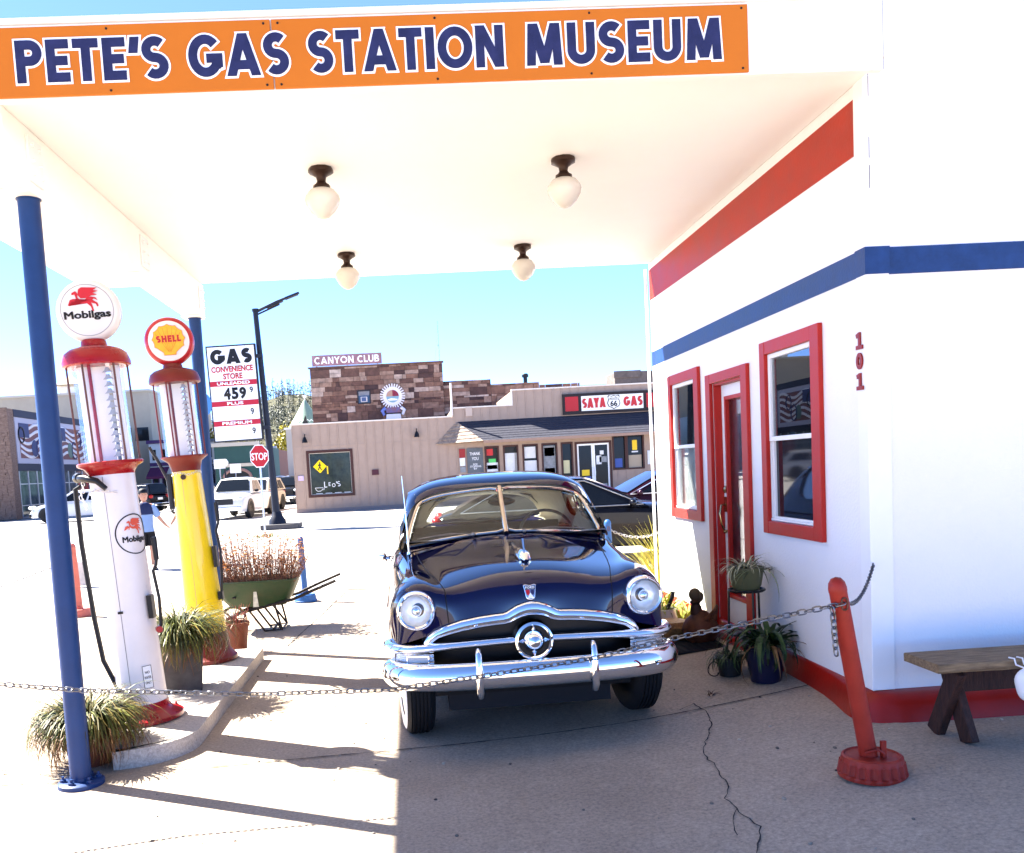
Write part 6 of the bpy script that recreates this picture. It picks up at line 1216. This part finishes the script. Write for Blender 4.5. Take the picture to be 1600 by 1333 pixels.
# lamp globes and small signs along the pavement
for x,y,Y,l in((351,723,70,'white globe street lamp before the dark teal shopfront'),(398,722,86,'white globe street lamp behind the stop sign')):
    q=at(x,y,Y); t=thing('globe_lamp',l,'street lamp',(q.x,Y,0)); m=MB(); m.tube([(0,0,0),(0,0,q.z-.25)],.07,8); m.build('pole',DK,t); m=MB(); m.sph((0,0,q.z),.28,14,10); m.build('globe',mat('globe_white',(.8,.8,.78),.4),t)
for x,y,Y,l in((343,725,58,'small white arrow sign on a thin pole by the teal shopfront'),(368,732,60,'white rectangular sign on a thin pole above the white pickup')):
    q=at(x,y,Y); t=thing('road_sign',l,'sign',(q.x,Y,0)); m=MB(); m.tube([(0,.03,0),(0,.03,q.z+.3)],.035,6); m.build('post',STEEL,t); m=MB(); fbox(m,f9,-.35,.35,q.z-.3,q.z+.3,-.02,.02); m.build('plate',WINK,t,smooth=False)

# ================================================================ VEHICLES
KP={'sedan':dict(low=[(0,.52,.78),(.02,.62,.90),(.10,.66,.97),(.3,.665,1),(.6,.65,1),(.74,.63,.99),(.86,.575,.97),(.95,.50,.90),(.99,.40,.78),(1,.32,.66)],gh=(.06,.28,.52,.74)),
    'suv':dict(low=[(0,.50,.88),(.015,.60,.95),(.1,.63,1),(.5,.63,1),(.72,.61,1),(.86,.58,.99),(.95,.54,.95),(.99,.44,.90),(1,.34,.82)],gh=(.005,.06,.54,.72)),
    'pickup':dict(low=[(0,.50,.94),(.01,.58,.97),(.1,.59,1),(.4,.60,1),(.72,.60,1),(.86,.575,.99),(.95,.55,.97),(.99,.47,.93),(1,.34,.88)],gh=(.40,.44,.60,.72)),
    'hatch':dict(low=[(0,.45,.80),(.02,.60,.92),(.1,.65,.98),(.4,.65,1),(.7,.62,1),(.85,.56,.97),(.95,.48,.90),(1,.34,.68)],gh=(.02,.16,.54,.76))}
AGL=mat('auto_glass',(.006,.007,.008),.04,spec=.4); LMP=mat('lamp_clear',(.6,.62,.65),.1,.3); TLM=mat('tail_red',(.35,.01,.01),.2); BTR=mat('black_trim',(.010,.010,.011),.4)
def vehicle(name,label,cat,kind,L,W,H,col,loc,head,grp=None,wheelcol=None):
    t=thing(name,label,cat,loc,head,grp); k=KP[kind]; hw=W/2; zl=.17*H; CP=mat('paint_'+cat.replace(' ','_')+'_'+'_'.join('%d'%(c*1000) for c in col),col,.10,coat=0,spec=.22)
    mb=MB()
    for sg in(1,-1):
        rows=[[((f-.5)*L,sg*a*hw*w,z) for a,z in((.0,zt*H+.035*H*(f>.72)),(.55,zt*H+.028*H*(f>.72)),(.86,zt*H),(.965,zt*H-.05*H),(1.0,zt*H*.72+zl*.2),(.985,zl+.10*H),(.93,zl))] for f,zt,w in k['low']]
        rows=[[(r[-1][0],0,zl)]*0+r for r in rows]; b=len(mb.v); n=7; mb.v+=[p for r in rows for p in r]
        for i in range(len(rows)-1):
            for q in range(n-1): mb.f.append((b+i*n+q,b+i*n+q+1,b+(i+1)*n+q+1,b+(i+1)*n+q))
        for i in(0,len(rows)-1): mb.f.append(tuple(b+i*n+q for q in range(n))+((b+i*n,) if 0 else ()))
    bd=mb.build('body',CP,t,sub=2)
    g=k['gh']; zb=.62*H; X=[(q-.5)*L for q in g]; bw=hw*.93; tw=hw*.72
    mb=MB(); 
    for sg in(1,-1):
        rows=[[(X[0]+(X[1]-X[0])*0,sg*bw,zb),(X[0],sg*bw*.5,zb),(X[0],0,zb)],
              [(X[0]+.35*(X[1]-X[0]),sg*(bw*.9),zb+.4*(H-zb)),(X[0]+.35*(X[1]-X[0]),sg*bw*.5,zb+.42*(H-zb)),(X[0]+.35*(X[1]-X[0]),0,zb+.42*(H-zb))],
              [(X[1],sg*tw,H*.965),(X[1],sg*tw*.6,H*.985),(X[1],0,H*.99)],[((X[1]+X[2])/2,sg*tw,H*.975),((X[1]+X[2])/2,sg*tw*.6,H*.997),((X[1]+X[2])/2,0,H)],
              [(X[2],sg*tw,H*.955),(X[2],sg*tw*.6,H*.975),(X[2],0,H*.98)],[((X[2]+X[3])/2,sg*(bw+tw)/2,(H+zb)/2*.985),((X[2]+X[3])/2,sg*bw*.5,(H+zb)/2*1.0),((X[2]+X[3])/2,0,(H+zb)/2*1.01)],[(X[3],sg*bw,zb*.98),(X[3],sg*bw*.5,zb),(X[3],0,zb)]]
        mb.grid(rows)
        mb.add([rows[0][0],rows[1][0],rows[2][0],rows[3][0],rows[4][0],rows[5][0],rows[6][0]],[(0,1,2),(0,2,3),(0,3,4),(0,4,5),(0,5,6)])
    mb.build('roof',CP,t,ang=75,bev=.05,seg=3)
    def sp(u,v,sg,o=.012): # side glass point u along, v up
        xb=X[0]+(X[3]-X[0])*u; xt=X[1]+(X[2]-X[1])*u; y=bw+(tw-bw)*v; return (xb+(xt-xb)*v,sg*(y+o),zb+(H*.955-zb)*v)
    nw=3 if kind=='suv' else 2
    for sg in(1,-1):
        for q in range(nw):
            u0=.07+.86*q/nw+.015;u1=.07+.86*(q+1)/nw-.015; m=MB(); m.add([sp(u0,.10,sg),sp(u1,.10,sg),sp(u1,.86,sg),sp(u0,.86,sg)],[(0,1,2,3)]); m.build('side_window',AGL,t,smooth=False)
        if cat!='pickup truck': m=MB(); m.tube([sp(.04,.05,sg,.014),sp(.04,.92,sg,.014),sp(.5,.945,sg,.016),sp(.96,.92,sg,.014),sp(.985,.05,sg,.014)],.010,5); m.tube([sp(.04,.05,sg,.014),sp(.985,.05,sg,.014)],.010,5); m.build('window_trim',STEEL,t)
    def endglass(xb,xt,nm,d):
        m=MB(); rows=[]
        for v in(.10,.5,.9): x=xb+(xt-xb)*v+d; rows.append([(x,y*(bw+(tw-bw)*v)*.88,zb+(H*.972-zb)*v+.012+(.012 if abs(v-.5)<.1 else 0)+.010*(1-y*y)) for y in(-1,-.5,0,.5,1)])
        m.grid(rows); m.build(nm,AGL,t)
    endglass(X[3],X[2],'windscreen',.03); endglass(X[0],X[1],'rear_window',-.03)
    r=.215*H if kind in('suv','pickup') else .225*H
    for x in(-.305*L,.315*L):
        for sg in(1,-1):
            c=(x,sg*(hw-.10),r); m=MB(); m.lathe([(r*.62,-.10),(r*.93,-.11),(r,-.07),(r,.07),(r*.93,.115),(r*.64,.112)],24,c,(0,sg,0)); w=m.build('wheel',RUBBER,t)
            m=MB(); m.lathe([(r*.64,.105),(r*.55,.09),(r*.2,.11),(0,.112)],20,c,(0,sg,0)); m.build('rim',STEEL,w)
            m=MB(); m.lathe([(r*1.16,-.05),(r*1.16,.112)],24,(x,sg*(hw-.10),r*1.05),(0,sg,0)); m.v=[(a,b_,max(z,zl)) for a,b_,z in m.v]; m.build('wheel_arch',BTR,t)
    xf=L/2; 
    for sg in(1,-1):
        m=MB(); m.sph((xf*.955,sg*hw*.72,.50*H if kind!='sedan' else .45*H),(.14,hw*.2,.055*H),14,8); m.build('headlight',LMP,t)
        m=MB(); m.sph((-xf*.975,sg*hw*.74,.54*H),(.09,hw*.17,.07*H),14,8); m.build('tail_light',TLM,t)
        m=MB(); m.sph((X[3]-.12*L*.5,sg*(hw*1.04),zb+.04*H),(.06,.11,.065),12,8); m.build('mirror',CP if kind!='pickup' else BTR,t)
    m=MB(); m.box(xf*.985,xf*1.006,-hw*.5,hw*.5,.36*H,.50*H); m.build('grille',BTR,t,smooth=False,bev=.02)
    m=MB(); m.box(xf*.97,xf*1.012,-hw*.86,hw*.86,.20*H,.31*H); m.build('front_bumper',BTR if kind in('sedan','hatch') else CHROME,t,bev=.04); m=MB(); m.box(-xf*1.008,-xf*.97,-hw*.86,hw*.86,.20*H,.32*H); m.build('rear_bumper',CP if kind in('sedan','hatch') else CHROME,t,bev=.04)
    m=MB(); m.box(-xf*1.004,-xf*.985,-.2,.2,.42*H,.50*H); m.build('number_plate',WINK,t,smooth=False)
    if kind=='pickup': m=MB(); m.box(-.49*L,X[0]-.05,-hw*.82,hw*.82,.592*H,.596*H); m.build('bed_liner',BTR,t,smooth=False)
    return t
P2=math.pi/2
def gp_(px,py,z=-.03): return atz(px,py,z)
BLK=(.004,.004,.006)
vehicle('parked_car','shiny black sedan parked behind the vintage car and grass','car','sedan',4.75,1.82,1.44,BLK,(2.75,15.2,0),-.07)
vehicle('parked_car','dark maroon sedan parked beyond the black one','car','sedan',4.7,1.8,1.42,(.018,.004,.010),(5.6,19.6,0),math.pi+.05)
q=gp_(366,812); vehicle('pickup_truck','white pickup truck facing us in front of the far shopfronts','pickup truck','pickup',5.3,1.95,1.80,(.62,.60,.56),(q.x-.15,q.y+2.6,-.03),-P2-.12)
q=gp_(404,803); vehicle('pickup_truck','cream truck parked just behind the white pickup','pickup truck','suv',4.9,1.85,1.72,(.5,.47,.40),(q.x-.55,q.y+3.4,-.03),-P2-.12)
q=gp_(452,789); vehicle('parked_car','black jeep like wagon parked beside the tan shop corner','car','suv',4.4,1.8,1.75,(.012,.012,.012),(q.x-.1,q.y+2.5,-.03),-P2-.05)
q=gp_(462,780); vehicle('parked_car','dark red wagon parked behind the black one at the shop corner','car','suv',4.5,1.8,1.7,(.06,.015,.012),(q.x+.3,q.y+5,-.03),-P2)
q=gp_(110,812); vehicle('parked_car','white hatchback parked along the kerb under the mural','car','hatch',4.6,1.8,1.62,(.62,.63,.66),(q.x+1.2,q.y-2.0,-.03),math.pi+.28)
q=gp_(228,800); vehicle('parked_car','black wagon parked left of the yellow fuel pump','car','suv',4.7,1.9,1.78,(.010,.010,.012),(q.x-.8,q.y,-.03),math.pi-.5)
q=gp_(262,797); vehicle('parked_car','dark wagon parked behind the yellow fuel pump','car','suv',4.7,1.9,1.75,(.03,.008,.01),(q.x,q.y+4,-.03),-P2)
for i,(x,y,c,l,kd) in enumerate(((430,786,(.03,.03,.035),'black wagon between the cream truck and the lamp post','suv'),(447,778,(.35,.36,.38),'grey wagon half hidden behind the street lamp','suv'),(310,800,(.25,.26,.28),'grey car peeking out left of the far blue post','sedan'),(398,783,(.45,.46,.5),'silver car in the row beyond the cream truck','sedan'),(425,776,(.4,.42,.46),'grey car far down the street under the stop sign','suv'),(352,770,(.02,.02,.03),'dark van behind the roof of the white pickup','suv'),(338,778,(.05,.055,.07),'slate car left of the white pickup behind the blue post','sedan'),(440,770,(.5,.5,.5),'pale wagon far down the street beside the lamp post','suv'))):
    q=gp_(x,y); vehicle('parked_car',l,'car',kd,4.6,1.8,1.5 if kd=='sedan' else 1.8,c,(q.x,min(q.y,105),-.03),-P2-.1)

# ================================================================ PEOPLE
def skin_body(name,m,parent,verts,edges,root=0,sub=2):
    me=bpy.data.meshes.new(name); me.from_pydata([v[:3] for v in verts],edges,[]); o=bpy.data.objects.new(name,me); COL.objects.link(o); o.parent=parent; me.materials.append(m)
    md=o.modifiers.new('skin','SKIN'); 
    if not me.skin_vertices: me.attributes  # layer is made by the modifier
    return o,md
def person(label,loc,rz,shirt,short,skin,hair,cap=None,hand=None,scale=1):
    t=thing('person',label,'person',loc,rz); t.scale=(scale,)*3
    SK=mat('skin_tone',(.42,.22,.15),.6)
    J=[((0,0,.93),.135,.10),((0,0,1.08),.125,.10),((0,.01,1.25),.155,.105),((0,.01,1.40),.15,.095),((0,.0,1.47),.06,.06),((0,-.01,1.54),.052,.055), # 0-5 spine neck
       ((.19,.0,1.40),.06,.06),((.26,.02,1.13),.045,.045),((.30,-.03,.90),.034,.034),((.31,-.05,.83),.036,.022), # 6-9 right arm
       ((-.19,.0,1.40),.06,.06),((-.25,.03,1.13),.045,.045),((-.22,-.08,.90),.034,.034),((-.21,-.11,.83),.036,.022), #10-13
       ((.09,0,.86),.088,.09),((.10,-.02,.50),.058,.062),((.10,.01,.10),.040,.042),((.11,-.13,.035),.042,.03), #14-17
       ((-.09,0,.86),.088,.09),((-.10,.02,.50),.058,.062),((-.11,.07,.10),.040,.042),((-.12,-.06,.035),.042,.03)] #18-21
    if hand=='L': J[11]=((-.30,.0,1.14),.045,.045); J[12]=((-.42,-.03,.97),.034,.034); J[13]=((-.475,-.04,.915),.036,.022)
    elif hand: J[7]=((.30,.0,1.14),.045,.045); J[8]=((.42,-.03,.97),.034,.034); J[9]=((.475,-.04,.915),.036,.022)
    E=[(0,1),(1,2),(2,3),(3,4),(4,5),(3,6),(6,7),(7,8),(8,9),(3,10),(10,11),(11,12),(12,13),(0,14),(14,15),(15,16),(16,17),(0,18),(18,19),(19,20),(20,21)]
    me=bpy.data.meshes.new('body'); bm=bmesh.new(); ly=bm.verts.layers.skin.verify(); vs=[]
    for p,a,b in J: v=bm.verts.new(p); v[ly].radius=(a,b); v[ly].use_root=(len(vs)==0); vs.append(v)
    for a,b in E: bm.edges.new((vs[a],vs[b]))
    bm.to_mesh(me); bm.free(); me.materials.append(SK); o=bpy.data.objects.new('body',me); COL.objects.link(o); o.parent=t
    o.modifiers.new('skin','SKIN').use_smooth_shade=True; md=o.modifiers.new('sub','SUBSURF'); md.levels=md.render_levels=1
    # head with face, one more part of the continuous figure's look
    m=MB(); m.lathe([(0,-.125),(.045,-.12),(.072,-.085),(.082,-.03),(.086,.02),(.082,.07),(.058,.108),(.025,.122),(0,.125)],18,(0,-.02,1.645)); m.sph((0,-.108,1.635),(.013,.02,.022),8,6)
    for s in(1,-1): m.sph((s*.086,-.01,1.64),(.012,.02,.03),8,6)
    h=m.build('head',SK,t)
    for s in(1,-1): MB().sph((s*.033,-.093,1.66),(.011,.008,.008),8,6).build('eye',INK,h)
    MB().sph((0,-.094,1.585),(.025,.008,.007),8,6).build('mouth',mat('lip',(.3,.1,.09),.6),h)
    m=MB(); m.sph((0,.0,1.675),(.094,.102,.10),16,10); m.v=[(x,y,max(z,1.635 if y<-.03 else 1.58)) for x,y,z in m.v]; m.build('hair',hair,t)
    if cap:
        m=MB(); m.lathe([(.098,0),(.098,.03),(.085,.075),(.05,.10),(0,.108)],18,(0,-.01,1.69)); m.prism([(-.08,-.06),(-.075,-.14),(-.04,-.185),(.04,-.185),(.075,-.14),(.08,-.06)],(V((0,0,1.695)),V((1,0,0)),V((0,1,-.0))),0,.012); m.build('cap',cap,t)
    def ring(c,a,b,n=18): return [(c[0]+a*math.cos(2*math.pi*i/n),c[1]+b*math.sin(2*math.pi*i/n),c[2]) for i in range(n)]
    m=MB(); m.grid([ring((0,0,.84),.180,.145),ring((0,0,1.0),.168,.135),ring((0,.01,1.2),.180,.135),ring((0,.01,1.36),.195,.13),ring((0,.01,1.44),.15,.105),ring((0,0,1.485),.07,.07)],closed=True)
    for s,e in((1,J[7][0]),(-1,J[11][0])):
        a=V((s*.15,0,1.41)); b=V(e)+(V((s*.19,0,1.40))-V(e))*.12; m.tube([a,a.lerp(b,.3),b],[.075,.083,.078],12)
    sh=m.build('shirt',shirt,t)
    m=MB(); m.grid([ring((0,0,.98),.165,.13),ring((0,0,.86),.178,.14),ring((0,0,.80),.172,.135)],closed=True)
    for s,kn in((1,J[15][0]),(-1,J[19][0])): m.tube([(s*.085,0,.86),(s*.095,0,.72),(kn[0],kn[1],.53)],[.098,.105,.105],14)
    m.build('shorts',short,t)
    for s,ft in((1,J[17][0]),(-1,J[21][0])): m=MB(); m.sph((ft[0],ft[1]+.03,.018),(.052,.14,.02),14,8); m.tube([(ft[0]-.05,ft[1]+.03,.02),(ft[0],ft[1]+.02,.078),(ft[0]+.05,ft[1]+.03,.02)],.014,6); m.build('sandal',BLACK,t)
    for s,(w,f) in((1,(J[8][0],J[9][0])),(-1,(J[12][0],J[13][0]))):
        d=(V(f)-V(w)).normalized(); sd=V((0,1,0)); m=MB()
        for k in range(4): b=V(f)+sd*(.026*(k-1.5)*.9); m.tube([b,b+d*(.035+.006*(k in(1,2))),b+d*(.062+.008*(k in(1,2)))+V((-s*.018,0,0))],[.010,.009,.007],6)
        b=V(w).lerp(V(f),.6)+sd*-.03; m.tube([b,b+d*.03-sd*.02,b+d*.055-sd*.022],[.011,.010,.007],6); m.build('fingers',SK,t)
    return t,sh
NV=mat('shirt_navy',(.012,.018,.06),.8); 
q=atz(233,888,0)
pt,shx=person('person in black cap, blue two tone shirt and black shorts walking behind the white pump',(q.x,q.y,-.03),.55,mat('shirt_blue',(.18,.27,.45),.8),mat('shorts_black',(.006,.006,.008),.8),None,mat('hair_dark',(.02,.012,.008),.8),mat('cap_black',(.008,.008,.01),.6),hand=True,scale=.905)
m=MB(); m.grid([[(c*math.cos(2*math.pi*i/18)*1.03,.01+b*math.sin(2*math.pi*i/18)*1.03,z) for i in range(18)] for c,b,z in((.184,.139,1.22),(.195,.133,1.36),(.152,.108,1.44),(.075,.075,1.485))],closed=True); m.build('shirt_yoke',NV,pt)
q2=atz(284,884,0)
person('person in pale grey shirt holding hands, mostly hidden behind the yellow pump',(q.x+.80,q.y+.42,-.03),.45,mat('shirt_grey',(.42,.41,.40),.8),mat('shorts_tan',(.25,.2,.14),.8),None,mat('hair_brown',(.06,.03,.015),.8),hand='L',scale=.93)

# ================================================================ HILL, TREES
rows=[]; rh=random.Random(5)
def hz(x,y):
    r=math.exp(-((x+30)/75)**2); return max(-.5,(max(0,y-150)/150)**1.0*24*r*(1+.10*math.sin(x*.11)+.06*math.sin(y*.07+x*.05)) - .5)
for j in range(34):
    y=150+j*8; rows.append([(x,y,hz(x,y) if y<330 else hz(x,330)*(1-(y-330)/90*.9)) for x in[-190+i*7 for i in range(52)]])
tag(MB().grid(rows).build('hill',mat('hill_earth',(.055,.048,.02),.95,col2=(.03,.034,.014),vscale=.05,bump=.4,bscale=.6)),kind='structure')
def conifer(mb,x,y,z,h,r,rn):
    mb.tube([(x,y,z-.3),(x,y,z+h*.9)],[h*.022,h*.006],5)
    n=int(34)
    for i in range(n):
        t=rn.random()**.8; a=rn.uniform(0,6.28); rr=r*(1-t)*rn.uniform(.35,1.1)+.08*r; p=V((x+rr*math.cos(a),y+rr*math.sin(a),z+h*(.14+.86*t))); s=h*.085*rn.uniform(.6,1.2)*(1.15-t*.6)
        d=V((math.cos(a),math.sin(a),-.35)); u=d*s; v=V((-math.sin(a),math.cos(a),rn.uniform(-.4,.4)))*s*.62
        mb.add([p-u*.6-v*.7,p+u*.9-v*.25,p+u*.9+v*.25,p-u*.6+v*.7,p+V((0,0,s*.5))],[(0,1,4),(1,2,4),(2,3,4),(3,0,4)])
fm=MB(); fm2=MB()
for i in range(1900):
    y=rh.uniform(165,328); x=-30*0+rh.uniform(-125,20); z=hz(x,y)
    if z<1 or rh.random()<.12: continue
    conifer(fm if i%3 else fm2,x,y,z,rh.uniform(2.6,6.0),rh.uniform(.8,1.5),rh)
for i in range(90):
    x=-125+i*1.6+rh.uniform(-.8,.8); conifer(fm,x,326,hz(x,326),rh.uniform(3.5,7.0),1.3,rh)
tag(fm.build('hill_forest',leafmat('pine_needles',(.010,.020,.011),(.028,.042,.024)),smooth=False),'dark pine trees covering the hill behind the price sign','forest',kind='stuff')
tag(fm2.build('hill_scrub',leafmat('olive_scrub',(.03,.036,.014),(.06,.06,.028)),smooth=False),'olive scrub trees scattered over the hillside','scrub',kind='stuff')
def leaf_tree(label,x,y,h,r,m,seed,grp=None,zc=.62):
    rn=random.Random(seed); t=thing('tree',label,'tree',(x,y,-.03),group=grp); mb=MB(); tips=[]
    mb.tube([(0,0,0),(.08,0,h*.25),(0,.05,h*.5),(.05,0,h*.8)],[h*.032,h*.026,h*.016,h*.005],8)
    for i in range(9):
        a=i*2.4; z=h*(.28+.05*i); e=V((r*.75*math.cos(a),r*.75*math.sin(a),z+h*.2)); mb.tube([(0,0,z),e*.5+V((0,0,z*.5)),e],[h*.012,h*.008,h*.003],5); tips.append(e)
    mb.build('trunk',mat('bark_grey',(.10,.075,.055),.9,bump=.4),t); cb=MB()
    cl=[(V((rn.gauss(0,.42)*r,rn.gauss(0,.42)*r,h*zc+rn.gauss(0,.17)*h)),rn.uniform(.22,.42)*r) for _ in range(20)]+[(e,.3*r) for e in tips]
    for c,cr in cl:
        for k in range(110):
            d=V((rn.gauss(0,1),rn.gauss(0,1),rn.gauss(0,.8))).normalized()*cr*rn.random()**.4; p=c+d; s=r*.055*rn.uniform(.6,1.4); u=V((rn.uniform(-1,1),rn.uniform(-1,1),rn.uniform(-1,1))).normalized()*s; v=u.cross(V((rn.uniform(-1,1),rn.uniform(-1,1),rn.uniform(-1,1)))).normalized()*s*.8
            cb.add([p-u,p+v,p+u,p-v],[(0,1,2,3)])
    cb.build('crown',m,t,smooth=False); return t
YL=leafmat('yellow_leaves',(.14,.125,.008),(.30,.25,.015)); 
q=at(326,672,100); leaf_tree('bright yellow green tree left of the price sign behind the shops',q.x,104,8.2,3.6,YL,1)
q=at(438,664,112); leaf_tree('bright yellow autumn tree between the lamp post and the tan shop',q.x+1.0,116,7.6,3.0,YL,2)
q=at(412,672,125); leaf_tree('olive green tree just left of the yellow autumn tree',q.x-2,132,7.0,2.6,leafmat('olive_leaves',(.03,.04,.012),(.08,.08,.025)),3)
